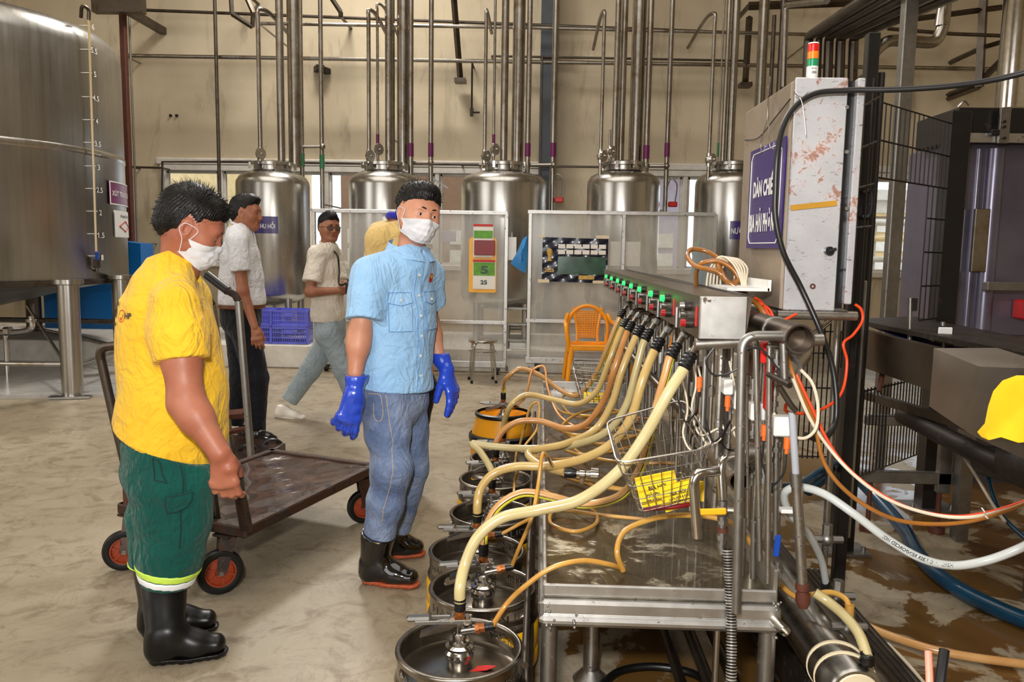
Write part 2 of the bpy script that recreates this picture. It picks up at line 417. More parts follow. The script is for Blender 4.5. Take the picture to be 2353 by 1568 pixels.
# hoses: clear PVC with a braid, UV u around, v metres along
def hose_mat(name, c, braid=None, stripe=None, c2=None, edge=None, bs=1.0):
    t = NT(name); uvn = t.coord('UV'); s2 = t.n('ShaderNodeSeparateXYZ'); t.l(uvn, s2.inputs[0])
    u, v_ = s2.outputs[0], s2.outputs[1]; ob = t.coord(); n = t.noise(ob, 6, 4)
    c = srgb(*c); c2 = srgb(*c2) if c2 else tuple(x * .78 for x in c[:3]) + (1,)
    cc = t.ramp(n, [(.32, c2), (.68, c)])
    if braid:
        a = t.math('PINGPONG', t.math('ADD', t.math('MULTIPLY', u, 12), t.math('MULTIPLY', v_, 190 * bs)), .5)
        b2 = t.math('PINGPONG', t.math('SUBTRACT', t.math('MULTIPLY', u, 12), t.math('MULTIPLY', v_, 190 * bs)), .5)
        k = t.ramp(t.math('MINIMUM', a, b2), [(.05, W4(1)), (.17, W4(0))]); cc = t.mix(t.math('MULTIPLY', k, .55), cc, srgb(*braid))
    if stripe:
        k = t.math('COMPARE', u, .62, .11); cc = t.mix(k, cc, srgb(*stripe))
        k = t.math('COMPARE', t.math('ABSOLUTE', t.math('SUBTRACT', u, .62)), .125, .016); cc = t.mix(k, cc, srgb(*(edge or (40, 36, 20))))
    t.set(color=cc, rough=.22, coat=.5, sss=.0); t.b.inputs['Subsurface Scale'].default_value = .02
    M[name] = t.mat
hose_mat('hose_cream', (218, 188, 122), (158, 128, 74), c2=(200, 166, 100))
hose_mat('hose_tan', (212, 158, 94), (170, 108, 60), c2=(188, 122, 62))
hose_mat('hose_pale', (218, 202, 150), (134, 120, 84), c2=(196, 176, 122))
hose_mat('hose_stripe', (216, 172, 112), (180, 130, 76), (238, 226, 70), (196, 142, 84))
hose_mat('hose_thin', (214, 166, 82), None, None, (172, 118, 46))
hose_mat('hose_orange', (236, 172, 96), None, (226, 140, 70), (214, 150, 84), edge=(214, 120, 60))
hose_mat('hose_white', (206, 208, 204), (172, 176, 176), c2=(190, 194, 190), bs=.5)
# ---------------------------------------------------------------- the room
YB = 12.5; ZC = 8.0; XL = -9.0; XR = 8.5; YR = -5.0
struct(MB().box(((XL + XR) / 2, 6.25 - 1, -.1), (XR - XL + .6, 24, .2)).build('floor', M['floor_concrete']))
struct(MB().box(((XL + XR) / 2, (YB + YR) / 2, ZC + .1), (XR - XL + .6, YB - YR + .6, .2)).build('ceiling', M['wall_paint']))
struct(MB().box((XL - .1, (YB + YR) / 2, ZC / 2), (.2, YB - YR, ZC)).build('wall_left', M['wall_paint']))
struct(MB().box((XR + .1, (YB + YR) / 2, ZC / 2), (.2, YB - YR, ZC)).build('wall_right', M['wall_paint']))
struct(MB().box(((XL + XR) / 2, YR - .1, ZC / 2), (XR - XL, .2, ZC)).build('wall_rear', M['wall_paint']))
ZW0, ZW1 = 1.12, 2.62
spans = [(P(a, 480, YB).x, P(b, 480, YB).x) for a, b in ((380, 1250), (1478, 1800), (1960, 2212))]
wb = MB()
wb.box(((XL + XR) / 2, YB + .1, ZW0 / 2), (XR - XL, .2, ZW0)); wb.box(((XL + XR) / 2, YB + .1, (ZW1 + ZC) / 2), (XR - XL, .2, ZC - ZW1))
xs = [XL] + [q for s_ in spans for q in s_] + [XR]
for i in range(0, len(xs), 2): wb.box(((xs[i] + xs[i + 1]) / 2, YB + .1, (ZW0 + ZW1) / 2), (xs[i + 1] - xs[i], .2, ZW1 - ZW0))
struct(wb.build('wall_back', M['wall_paint']))
panes = [[380, 510, 752, 1005, 1128, 1250], [1478, 1572, 1690, 1800], [1960, 2068, 2212]]
for i, (sp, pn) in enumerate(zip(spans, panes)):
    fr = MB(); Y = YB + .02
    x0, x1 = sp
    for z in (ZW0, ZW1): fr.box(((x0 + x1) / 2, Y, z), (x1 - x0 + .1, .14, .09), bev=.01)
    for p in pn:
        x = P(p, 480, YB).x; fr.box((x, Y, (ZW0 + ZW1) / 2), (.09 if p in (pn[0], pn[-1]) else .07, .12, ZW1 - ZW0), bev=.01)
    fr.box(((x0 + x1) / 2, YB - .03, ZW1 + .1), (x1 - x0 + .2, .05, .1), bev=.01)
    w_ = struct(fr.build('window_%d' % (i + 1), M['window_frame']))
    xx = [P(p, 480, YB).x for p in pn]
    for a, b in zip(xx[:-1], xx[1:]):
        MB().box(((a + b) / 2, Y + .03, (ZW0 + ZW1) / 2), (b - a - .06, .006, ZW1 - ZW0 - .08)).build('pane', M['window_glass'], w_)
        s_ = MB()
        for sx_ in (a + .055, b - .055): s_.box((sx_, Y + .01, (ZW0 + ZW1) / 2), (.035, .05, ZW1 - ZW0 - .1))
        for z in (ZW0 + .065, ZW1 - .065, ZW1 - .62): s_.box(((a + b) / 2, Y + .01, z), (b - a - .1, .05, .035))
        s_.build('sash', M['window_frame'], w_)
# steel column on the back wall and the brown one beside the big tank
c0 = P(1257, 300, YB - .13)
cm = MB()
cm.box((c0.x, c0.y - .1, ZC / 2), (.24, .014, ZC)); cm.box((c0.x, c0.y + .1, ZC / 2), (.24, .014, ZC)); cm.box((c0.x, c0.y, ZC / 2), (.012, .2, ZC))
cm.box((c0.x, c0.y, .02), (.34, .34, .03)); struct(cm.build('column', M['column_paint']))
c1 = P(296, 400, 11.6); cm = MB(); cm.box((c1.x, c1.y, ZC / 2), (.08, .09, ZC), bev=.01); struct(cm.build('column', M['rust_paint']))
# concrete plinth the vessels stand on
PZ_ = .27; PX1 = P(1700, 800, 9.05).x
pm = MB(); pm.box(((XL + PX1) / 2, 9.05 + .95, PZ_ / 2), (PX1 - XL, 1.9, PZ_), bev=.012); struct(pm.build('trim_1', M['plinth'] if 'plinth' in M else simple('plinth', (214, 208, 196), .6, dirt=(120, 100, 76), dirt_amt=.6, dscale=3).mat))
pm = MB(); pm.prism([(-8.9, 5.9), (-3.9, 7.1), (-3.6, 9.0), (-8.9, 9.0)], (0, 0, 0), (1, 0, 0), (0, 1, 0), (0, 0, .03)); struct(pm.build('trim_2', simple('plinth_wet', (176, 172, 166), .22, dirt=(110, 92, 64), dirt_amt=.8, dscale=1.4).mat))
# outside, seen through the windows
def out_building(x, wd, y, h, mat, label, nlv):
    t = thing('building', (x, y, 0), label, 'building')
    MB().box((x, y + 1, h / 2), (wd, 2, h)).build('wall', mat, t)
    m = MB(); m.box((x, y + .8, h + .12), (wd + .5, 2.6, .22)); m.build('roof', M['out_roof'], t)
    for k in range(nlv):
        z = 1.25 + k * .42
        for j in range(int(wd / 1.1)):
            xx = x - wd / 2 + .55 + j * 1.1
            f = MB(); f.box((xx, y - .03, z), (.8, .06, .3)); f.build('window', M['window_frame'], t)
    return t
simple('out_wall', (226, 200, 150), .7); simple('out_wall2', (150, 120, 98), .7); simple('out_roof', (196, 188, 178), .7); simple('out_lilac', (176, 168, 190), .6)
out_building(-8.0, 5.0, 17, 4.2, M['out_wall'], 'cream building outside behind the leftmost window', 3)
out_building(-2.6, 3.4, 17, 4.6, M['out_wall2'], 'brown building outside behind the second window pane', 2)
out_building(1.4, 3.4, 17.5, 3.4, M['out_lilac'], 'lilac grey building outside behind the window near the masked man', 2)
out_building(9.6, 5.0, 18, 2.6, M['out_wall'], 'low yellow building outside seen through the black wire fence', 4)
gm = MB(); gm.box((0, 24, -.15), (60, 22.6, .1)); struct(gm.build('ground', simple('out_ground', (190, 184, 170), .8).mat))
rl_ = thing('railing', (8.8, 14.6, -.1), 'pale railing outside the window behind the wire fence', 'railing')
for z, c in ((1.35, 'out_roof'), (1.72, 'out_wall'), (2.0, 'out_roof')):
    m = MB(); m.cyl((5.6, 14.6, z), (12, 14.6, z), .05, n=8); m.build('rail', M[c], rl_)
for xx in (6.0, 7.4, 9.0, 10.6): m = MB(); m.box((xx, 14.66, .95), (.06, .06, 2.1)); m.build('post', M['out_roof'], rl_)
# ---------------------------------------------------------------- big tank at the left
TX, TY, TR = -6.47, 8.3, 1.85
def on_tank(px, py, off=0.0, X=TX, Y=TY, R=TR):
    r = ray(px, py); a = r.x ** 2 + r.y ** 2; R2 = R + off
    b = 2 * (r.x * (CAM.x - X) + r.y * (CAM.y - Y)); c = (CAM.x - X) ** 2 + (CAM.y - Y) ** 2 - R2 * R2
    D = b * b - 4 * a * c
    if D < 0: D = 0
    return CAM + r * ((-b - math.sqrt(D)) / (2 * a))
T = thing('storage_tank', (TX, TY, 0), 'huge stainless steel storage tank on round legs at the left edge', 'tank')
pr = [(0.01, .62), (.5, .70), (1.3, .90), (TR - .03, 1.0), (TR, 1.04), (TR, 3.38), (TR - .012, 3.46), (TR - .05, 3.54), (TR - .12, 3.60), (TR - .26, 3.64), (1.0, 3.76), (.01, 3.9)]
MB().lathe(pr, (TX, TY, 0), 96).build('shell', M['tank_steel'], T, 50)
m = MB(); m.lathe([(TR + .001, .985), (TR + .022, .99), (TR + .024, 1.03), (TR + .001, 1.035)], (TX, TY, 0), 96); m.build('bottom_ring', M['pipe_dark'], T)
zs = on_tank(100, 333).z
m = MB(); m.lathe([(TR, zs - .035), (TR + .008, zs - .02), (TR + .008, zs + .02), (TR, zs + .035)], (TX, TY, 0), 96); m.build('weld_band', M['vessel_steel'], T)
for (px, py) in ((168, 912), (286, 862)):
    g = G(px, py); top = .98 + .12; l = MB()
    l.cyl((g.x, g.y, .02), (g.x, g.y, top - .05), .092, n=28); l.box((g.x, g.y, .015), (.34, .30, .02), .3)
    l.lathe([(.092, top - .07), (.13, top - .06), (.13, top - .02), (.0, top - .02)], (g.x, g.y, 0), 24); l.build('leg', M['vessel_steel'], T)
for (dx, dy) in ((-.15, 1.8), (-1.75, .5), (-1.2, -1.45)):
    l = MB(); l.cyl((TX + dx, TY + dy, 0), (TX + dx, TY + dy, 1.05), .092, n=20); l.build('leg', M['pipe_dark'], T)
g = G(168, 912); g2 = G(286, 862)
for (a, b, r_) in (((g.x, g.y, .28), (g2.x, g2.y, .28), .018), ((g.x, g.y, .30), (TX - 1.2, TY - 1.45, .30), .02), ((g2.x, g2.y, .30), (TX - .15, TY + 1.8, .30), .02),
                   ((g.x, g.y, .22), (TX - .1, TY + 1.6, .60), .016), ((TX - 2.4, 8.9, .52), (-4.3, 8.9, .52), .03)):
    m = MB(); m.cyl(a, b, r_, n=10); m.build('brace', M['pipe_steel'], T)
m = MB(); q = P(72, 745, 7.9)
m.tube([(q.x, q.y, .66), (q.x, q.y, .54), (q.x - .1, q.y, .50), (q.x - .9, q.y, .47)], .03, 10); m.cyl((q.x, q.y, .6), (q.x, q.y, .63), .05, n=14); m.box((q.x - .25, q.y, .50), (.09, .09, .09), bev=.02)
m.cyl((q.x - .28, q.y, .48), (q.x - .28, q.y, 0), .022, n=10); m.build('drain_pipe', M['chrome'], T)
# level gauge: glass tube with marks and figures
a = on_tank(203, 40, .05); b_ = on_tank(222, 606, .05)
gx = (a.x + b_.x) / 2; gy = (a.y + b_.y) / 2; m = MB(); m.cyl((a.x, a.y, a.z), (b_.x, b_.y, b_.z), .0115, n=10); m.build('gauge_tube', M['gauge_tube'], T)
m = MB(); m.tube([on_tank(186, 40, -.02), on_tank(190, 14, .04), on_tank(203, 22, .06), on_tank(204, 46, .05)], .018, 8); m.build('gauge_elbow', M['pipe_dark'], T); m = MB(); m.box(b_, (.05, .05, .09)); m.cyl((b_.x, b_.y, b_.z - .08), (b_.x, b_.y, b_.z), .014, n=8)
m.cyl((b_.x, b_.y, b_.z - .07), on_tank(215, 622, -.02), .014, n=8); m.build('gauge_fitting', M['pipe_dark'], T)
m = MB(); m.box(b_ + V(.03, -.04, .08), (.03, .03, .09), bev=.008); m.build('gauge_valve_lever', M['blue_handle'], T)
mk = MB(); n_ = V(0, 0, 1)
ys = [58, 113, 167, 222, 275, 327, 381, 433, 485, 537, 588]; tx = ['6', '5.5', '5', '4.5', '4', '3.5', '3', '2.5', '2', '1.5', '1']
for y, s_ in zip(ys, tx):
    x = 181 + (y - 58) * .04
    for k in range(4):
        p0 = on_tank(x + k * 6.5, y, .004); p1 = on_tank(x + (k + 1) * 6.5, y + 1, .004); mk.cyl(p0, p1, .003, n=4)
    c = on_tank(x + 33, y + 4, .006); rad = V(c.x - TX, c.y - TY, 0).normalized(); tg = V(-rad.y, rad.x, 0)
    if tg.x < 0: tg = -tg
    text_to(mk, s_, c, tg, (0, 0, 1), .032 * len(s_) + .01, .055, .01)
mk.build('level_scale', M['white_print'], T)
def curved_sign(px0, px1, py0, py1, mat, parent, bor=None, off=.012, name='sign_plate', X=TX, Y=TY, R=TR):
    c0 = on_tank(px0, (py0 + py1) / 2, off, X, Y, R); c1 = on_tank(px1, (py0 + py1) / 2, off, X, Y, R); z1 = on_tank(px0, py0, off, X, Y, R).z; z0 = on_tank(px0, py1, off, X, Y, R).z
    t0 = math.atan2(c0.y - Y, c0.x - X); t1 = math.atan2(c1.y - Y, c1.x - X)
    def mp(rr):
        return lambda u, v: V(X + rr * math.cos(t0 + (t1 - t0) * u), Y + rr * math.sin(t0 + (t1 - t0) * u), z0 + (z1 - z0) * v)
    m = MB(); f = mp(R + off); g_ = mp(R + .002); m.grid(f, 10, 2); m.grid(g_, 10, 2); o = m.build(name, mat, parent)
    return o, mp(R + off + .004), abs(t1 - t0) * R, z1 - z0
o, mp, wd, ht = curved_sign(251, 296, 415, 469, M['maroon_sign'], T)
bm_ = MB()
for (u0, u1, v0, v1) in ((0, 1, 0, .05), (0, 1, .95, 1), (0, .03, 0, 1), (.97, 1, 0, 1)):
    bm_.grid(lambda u, v: mp(u0 + (u1 - u0) * u, v0 + (v1 - v0) * v), 6, 1)
text_to(bm_, 'XÚT TRUNG TÂM', 0, 0, 0, .86, .28, .02, lambda a, b: mp(a + .5, b + .52)); bm_.build('lettering', M['white_print'], o)
o, mp, wd, ht = curved_sign(264, 297, 483, 545, M['white_print'], T)
bm_ = MB(); text_to(bm_, 'NaOH', 0, 0, 0, .5, .1, .01, lambda a, b: mp(a + .5, b + .8)); bm_.build('lettering', M['black_print'], o)
bm_ = MB()
for (a, b, c, d) in ((.5, .22, .82, .42), (.82, .42, .5, .62), (.5, .62, .18, .42), (.18, .42, .5, .22)): bm_.cyl(mp(a, b), mp(c, d), .005, n=5)
bm_.build('hazard_mark', M['red_print'], o)
# blue tank behind the legs, small blue can
p = P(122, 700, 10.6); q = P(282, 700, 10.6)
m = MB(); m.prism([(0, 0), (1.35, 0), (1.35, 1.15), (.85, 1.2), (0, .62)], (p.x, 10.4, .27), (1, 0, 0), (0, 0, 1), (0, .35, 0)); bt = one('water_tank', m, M['blue_panel'], 'bright blue plastic water tank behind the legs of the huge steel tank', 'tank')
p = P(313, 600, 10.8); m = MB(); m.lathe([(.01, p.z - .28), (.10, p.z - .28), (.11, p.z - .25), (.11, p.z + .2), (.08, p.z + .24), (.01, p.z + .25)], (p.x, p.y, 0), 20)
bc = thing('jerrycan', (p.x, p.y, p.z - .28), 'small blue can on a shelf just right of the huge tank', 'can'); m.build('body', M['blue_can'], bc)
m = MB(); m.box((p.x + .01, p.y - .115, p.z - .02), (.11, .012, .22)); m.build('label_plate', M['purple_sign'], bc)
m = MB(); m.box((p.x, p.y, p.z - .3), (.5, .4, .04)); 
for sx_ in (-.2, .2): m.box((p.x + sx_, p.y + .1, (p.z - .32 + PZ_) / 2), (.04, .04, p.z - .32 - PZ_))
one('stand', m, M['galv'], 'grey metal stand under the small blue can', 'stand')
# ---------------------------------------------------------------- the five vessels
YV = 10.2
def vertical_pipe(px0, py0, px1, py1, wpx, Y, mat, parent=None, name='pipe', extra=None, n=14):
    a = P(px0, py0, Y); b = P(px1, py1, Y); r = wpx / 2 / FPX * Y * 1.0
    if py0 <= 0: a.z += 1.4; 
    x = (a.x + b.x) / 2
    m = MB(); m.cyl((x, Y, a.z), (x, Y, b.z), r, n=n)
    return m, V(x, Y, a.z), V(x, Y, b.z), r, mat
def vessel(cx, wpx, lab, pipes, lidpx=50, sign=None):
    c = P(cx, 420, YV); R = wpx / 2 / FPX * YV * 1.03; x = c.x
    zt = P(cx, 374, YV).z; zd = P(cx, 399, YV).z; zsld = P(cx, 418, YV).z; zb = .78
    t = thing('pressure_vessel', (x, YV, PZ_), lab, 'tank', 'stainless vessels on the plinth')
    rl = lidpx / FPX * YV; rn = rl * .82
    MB().lathe([(.01, zb - .16), (R * .55, zb - .10), (R * .93, zb - .02), (R, zb + .04), (R, zsld - .05), (R * .985, zsld), (R * .9, zsld + .06), (rn * 1.25, zd + .02), (rn, zd + .035), (rn, zt - .04)], (x, YV, 0), 56).build('shell', M['vessel_steel'], t, 40)
    MB().lathe([(rn, zt - .05), (rl, zt - .045), (rl, zt - .01), (rl * .9, zt), (.01, zt + .04)], (x, YV, 0), 40).build('lid', M['vessel_steel'], t, 40)
    for k in range(8):
        a = 2 * PI * (k + .5) / 8; m = MB(); m.box((x + math.cos(a) * rl, YV + math.sin(a) * rl, zt - .045), (.035, .035, .08), a); m.build('lid_clamp', M['chrome'], t)
    for k in range(4):
        a = PI / 4 + k * PI / 2; m = MB(); m.cyl((x + math.cos(a) * R * .8, YV + math.sin(a) * R * .8, PZ_), (x + math.cos(a) * R * .8, YV + math.sin(a) * R * .8, zb + .05), .045, n=14); m.build('leg', M['vessel_steel'], t)
    m = MB(); m.cyl((x, YV, PZ_ + .12), (x, YV, zb - .14), .03, n=10); m.cyl((x, YV, PZ_ + .14), (x + .3, YV, PZ_ + .14), .03, n=10); m.build('outlet', M['chrome'], t)
    for pp in pipes:
        px0, py0, px1, py1, w_ = pp[:5]; ex = pp[5] if len(pp) > 5 else None; Yp = YV + (pp[6] if len(pp) > 6 else 0)
        m, a, b, r, _ = vertical_pipe(px0, py0, px1, py1, w_, Yp, None)
        if ex and 'bend' in ex:
            e = P(ex['bend'][0], ex['bend'][1], Yp); m.tube([a - V(0, 0, .05), a + V(0, 0, .04), a + V((e.x - a.x) * .3, .12, .06), V(e.x, Yp + .9, e.z)], r, 10)
        m.build('pipe', M['pipe_steel'], t)
        if ex and 'label' in ex:
            z = P(px1, ex['label'], Yp).z; m2 = MB(); m2.cyl((a.x, Yp, z - .085), (a.x, Yp, z + .085), r + .004, n=14); m2.build('pipe_marker', M[ex.get('lm', 'maroon_sign')], t)
        if ex and 'valve' in ex:
            z = P(px1, ex['valve'], Yp).z; m2 = MB(); m2.sph((a.x, Yp, z), (.05, .05, .055)); m2.cyl((a.x - .03, Yp - .02, z), (a.x + .06, Yp - .08, z), .014, n=8); m2.cyl((a.x + .02, Yp - .07, z), (a.x + .04, Yp - .085, z), .07, n=16)
            m2.cyl((a.x, Yp, z - .08), (a.x, Yp, z + .08), r * 1.5, n=12); m2.build('valve', M['chrome'], t)
    if sign:
        s0, s1, y0, y1, mat, txt = sign
        o, mp, wd, ht = curved_sign(s0, s1, y0, y1, M[mat], t, X=x, Y=YV, R=R)
        bm2 = MB(); text_to(bm2, txt, 0, 0, 0, .84, .42, .02, lambda a, b: mp(a + .5, b + .5)); bm2.build('lettering', M['white_print'], o)
    return t, x, R
LB = {'label': 340}
vessel(627, 159, 'leftmost upright stainless vessel, with a purple C THU HOI sign', [(594, 30, 597, 362, 10, {'bend': (633, 58), 'valve': 355}, -.15), (640, 0, 648, 370, 17), (670, 0, 682, 385, 29, None, .25), (690, 0, 694, 410, 10, {'label': 368, 'lm': 'green_marker'}, .3)], sign=(560, 639, 497, 536, 'purple_sign', 'NƯỚC THU HỒI'))
vessel(884, 156, 'second upright stainless vessel, partly behind the masked man', [(847, 32, 848, 372, 9, {'bend': (868, 55), 'valve': 360}, -.2), (866, 18, 869, 372, 6, {'bend': (890, 48), 'valve': 345, 'label': 325}, -.1), (891, 0, 896, 372, 17), (924, 0, 928, 384, 27, None, .3), (944, 0, 944, 405, 12, {'label': 345}, .2)])
vessel(1158, 187, 'widest upright stainless vessel, third from the left', [(1117, 32, 1114, 372, 8, {'bend': (1119, 30), 'valve': 360}, -.15), (1138, 0, 1134, 372, 6, {'valve': 345, 'label': 325}, -.1), (1160, 0, 1159, 372, 17), (1192, 0, 1190, 384, 28, None, .3), (1218, 0, 1212, 405, 12, {'label': 345}, .2)])
vessel(1433, 158, 'fourth upright stainless vessel, above the framed screen with a poster', [(1387, 35, 1381, 405, 8, {'bend': (1374, 70), 'valve': 360}, -.25), (1402, 298, 1400, 380, 5, {'valve': 350}, -.1), (1418, 0, 1414, 376, 13), (1434, 0, 1428, 376, 15, None, .1), (1467, 0, 1462, 384, 31, None, .3), (1495, 0, 1485, 405, 13, {'label': 350}, .2)])
vessel(1684, 160, 'rightmost upright stainless vessel, half hidden by the rusty cabinet', [(1640, 40, 1630, 415, 8, {'bend': (1612, 66), 'valve': 368}, -.25), (1660, 0, 1653, 376, 4, {'label': 345, 'lm': 'green_marker'}), (1672, 0, 1665, 376, 10), (1690, 0, 1679, 380, 17), (1752, 0, 1742, 405, 22, None, .3)], sign=(1677, 1715, 508, 550, 'purple_sign', 'NƯỚC'))
# ---------------------------------------------------------------- free pipes along the wall
def wall_pipe(px0, py0, px1, py1, w_, Y, lab, mat='pipe_steel', extra=None, group=None):
    m, a, b, r, _ = vertical_pipe(px0, py0, px1, py1, w_, Y, None)
    for z in (b.z + .06,): m.cyl((a.x, Y, z), (a.x, YB - .012, z), .012, n=6)
    if extra: extra(m, a, b, r)
    t = thing('pipe', b, lab, 'pipe'); m.build('tube', M[mat], t); return t, a, b, r
wall_pipe(491, 0, 512, 640, 8, 11.9, 'thin dark pipe running down the wall left of the first vessel', 'pipe_dark')
def pv(px0, px1, y1, w_, lab, lm='maroon_sign', ml=345, Y=10.6, hook=None, yb=None):
    t, a, b, r = wall_pipe(px0, 0, px1, y1, w_, Y, lab)
    z = P(px1, ml, Y).z; m = MB(); m.cyl((a.x, Y, z - .09), (a.x, Y, z + .09), r + .004, n=14); m.build('pipe_marker', M[lm], t)
    if hook:
        m = MB(); zz = P(px1, hook, Y).z; m.tube([(a.x, Y - .02, zz), (a.x + .06, Y - .05, zz + .16), (a.x + .13, Y - .06, zz + .10), (a.x + .12, Y - .06, zz - .16)], .009, 6); m.build('lever', M['galv'], t)
        m = MB(); m.box((a.x + .09, Y - .06, zz - .17), (.12, .05, .07), bev=.012); m.build('lever_grip', M['red_plastic'], t)
    return t, a, b, r
pv(740, 737, 480, 10, 'slim steel pipe with a green marker right of the first vessel', 'green_marker', 372)
pv(992, 989, 418, 11, 'slim steel pipe with a maroon marker between second and third vessel')
pv(1278, 1268, 487, 13, 'steel pipe with a red lever valve right of the widest vessel', hook=430)
pv(1546, 1527, 492, 11, 'steel pipe with a red lever valve right of the fourth vessel', hook=440)
for (x0, x1, y0, y1, w_, Y, lab) in ((1248, 1238, 130, 480, 4, 11.0, 'thin steel conduit left of the grey steel column'), (1276, 1266, 140, 480, 4, 11.1, 'thin steel conduit on the right edge of the grey steel column'),
        (1800, 1782, 0, 400, 13, 10.4, 'dull pipe rising behind the left side of the rusty cabinet'), (1775, 1765, 35, 400, 9, 10.6, 'narrow pipe beside the rightmost vessel behind the cabinet'), (905, 903, 0, 372, 6, 11.0, 'very thin pipe behind the pipes of the second vessel')):
    m, a, b, r, _ = vertical_pipe(x0, y0, x1, y1, w_, Y, None); m.cyl((a.x, Y, b.z + .3), (a.x, YB, b.z + .3), .01, n=6); one('pipe', m, M['pipe_dark'], lab, 'pipe')
def hpipe(pts, w_, Y, lab, mat='pipe_steel', ends=True):
    q = [P(px, py, Y) for px, py in pts]; m = MB(); r = w_ / 2 / FPX * Y
    m.tube(q, r, 10, spline=False)
    for p in (q[0], q[-1]): m.cyl(p, (p.x, YB - .012, p.z), .014, n=6)
    return one('pipe', m, M[mat], lab, 'pipe')
hpipe([(285, 128), (1720, 150), (2352, 160)], 9, 12.0, 'long square pipe crossing the whole wall, the lower of the two upper runs', 'pipe_steel')
hpipe([(300, 22), (1300, 60), (1760, 78)], 7, 12.1, 'long thin pipe crossing the wall, the topmost run', 'pipe_dark')
hpipe([(595, 54), (1200, 63), (1880, 80)], 8, 10.9, 'long bright pipe just below the topmost run', 'pipe_steel')
hpipe([(373, 640), (373, 372), (560, 372), (830, 376), (1100, 378)], 6, 12.2, 'thin pipe that bends down at the left end above the windows', 'pipe_dark')
hpipe([(300, 384), (372, 386)], 5, 12.2, 'short thin pipe between the brown column and the window', 'pipe_dark')
hpipe([(1060, 379), (1380, 384)], 5, 12.2, 'thin pipe above the windows behind the widest vessel', 'pipe_dark')
hpipe([(1130, 129), (1300, 132), (1720, 140)], 5, 12.25, 'thin pipe just above the lower wall run, right half', 'pipe_dark')
for (x0, x1, y, lab) in ((686, 741, 337, 'short bridging pipe right of the first vessel pipes'), (940, 990, 374, 'short bridging pipe right of the second vessel'), (1214, 1272, 379, 'short bridging pipe right of the widest vessel'), (1487, 1532, 382, 'short bridging pipe right of the fourth vessel')):
    a = P(x0, y, 10.5); b = P(x1, y, 10.5); m = MB(); m.cyl(a, b, .024, n=10); m.sph(a, .04); m.sph(b, .04); one('pipe', m, M['pipe_steel'], lab, 'pipe')
for (x0, y0, x1, y1, lab) in ((1036, -90, 1058, 186, 'dark angled bracket arm hanging over the third vessel'), (1722, 40, 1712, 196, 'dark bracket arm above the left top of the rusty cabinet')):
    a = P(x0, y0, 11.4); b = P(x1, y1, 12.3); m = MB(); d = (b - a).normalized(); m.cyl(a, b, .045, n=4); m.box(b, (.17, .2, .06)); one('bracket', m, M['pipe_dark'], lab, 'bracket')
for (pts, lab) in (([(530, -20), (533, 32), (580, 62), (582, 30), (560, -20)], 'grey angular pipe bracket at the top left of the wall'), ([(745, -30), (783, 28), (783, 38)], 'grey slanting bracket above the second pipe group')):
    m = MB(); q = [P(x, y, 11.9) for x, y in pts]
    for a, b in zip(q[:-1], q[1:]): m.cyl(a, b, .035, n=4)
    m.cyl(q[-1], (q[-1].x, YB, q[-1].z), .03, n=4); one('bracket', m, M['pipe_dark'], lab, 'bracket')
m = MB(); a = P(1085, 145, 12.2); b = P(1086, 258, 12.2); m.cyl((a.x, 12.2, a.z), (a.x, 12.2, b.z), .014, n=8); m.cyl((a.x, 12.2, b.z), (a.x + .12, 12.2, b.z), .016, n=8); m.box((a.x, 12.2, b.z), (.05, .05, .12)); m.cyl((a.x, 12.2, a.z), (a.x, YB, a.z), .014, n=6)
one('pipe', m, M['dark_iron'], 'thin drop pipe with an L shaped foot hanging on the wall', 'pipe')
m = MB(); a = P(733, 158, 12.4); m.box(a, (.12, .2, .08), .5); m.box(a + V(.1, 0, -.03), (.1, .14, .08), -.3); one('bracket', m, M['dark_iron'], 'small dark bracket stub on the wall behind the slim steel pipe', 'bracket')
for x in (393, 407):
    a = P(x, 266, YB); m = MB(); m.cyl(a, a - V(0, .03, 0), .022, n=8); one('wall_bolt', m, M['dark_iron'], 'small dark bolt on the bare wall, %s of a pair' % ('left' if x == 393 else 'right'), 'bolt')
# dark beam and conduits at the top left beside the tank
m = MB(); a = P(240, 12, 11.2); b = P(306, 14, 11.2); m.box((a + b) / 2, ((b - a).length + .3, .14, .2)); m.box(((a.x + b.x) / 2, 11.9, a.z), (.1, 1.2, .1)); one('beam', m, M['pipe_dark'], 'dark steel beam end at the top beside the huge tank', 'beam')
for (x0, x1, w_, lab) in ((292, 318, 5, 'dark conduit running down beside the brown column'), (303, 330, 5, 'bright conduit right of the brown column')):
    m, a, b, r, _ = vertical_pipe(x0 - 6, 0, x1 - 16, 560, w_, 11.9, None); m.cyl(b, (b.x, YB, b.z), .01, n=6); one('pipe', m, M['galv'], lab, 'pipe')
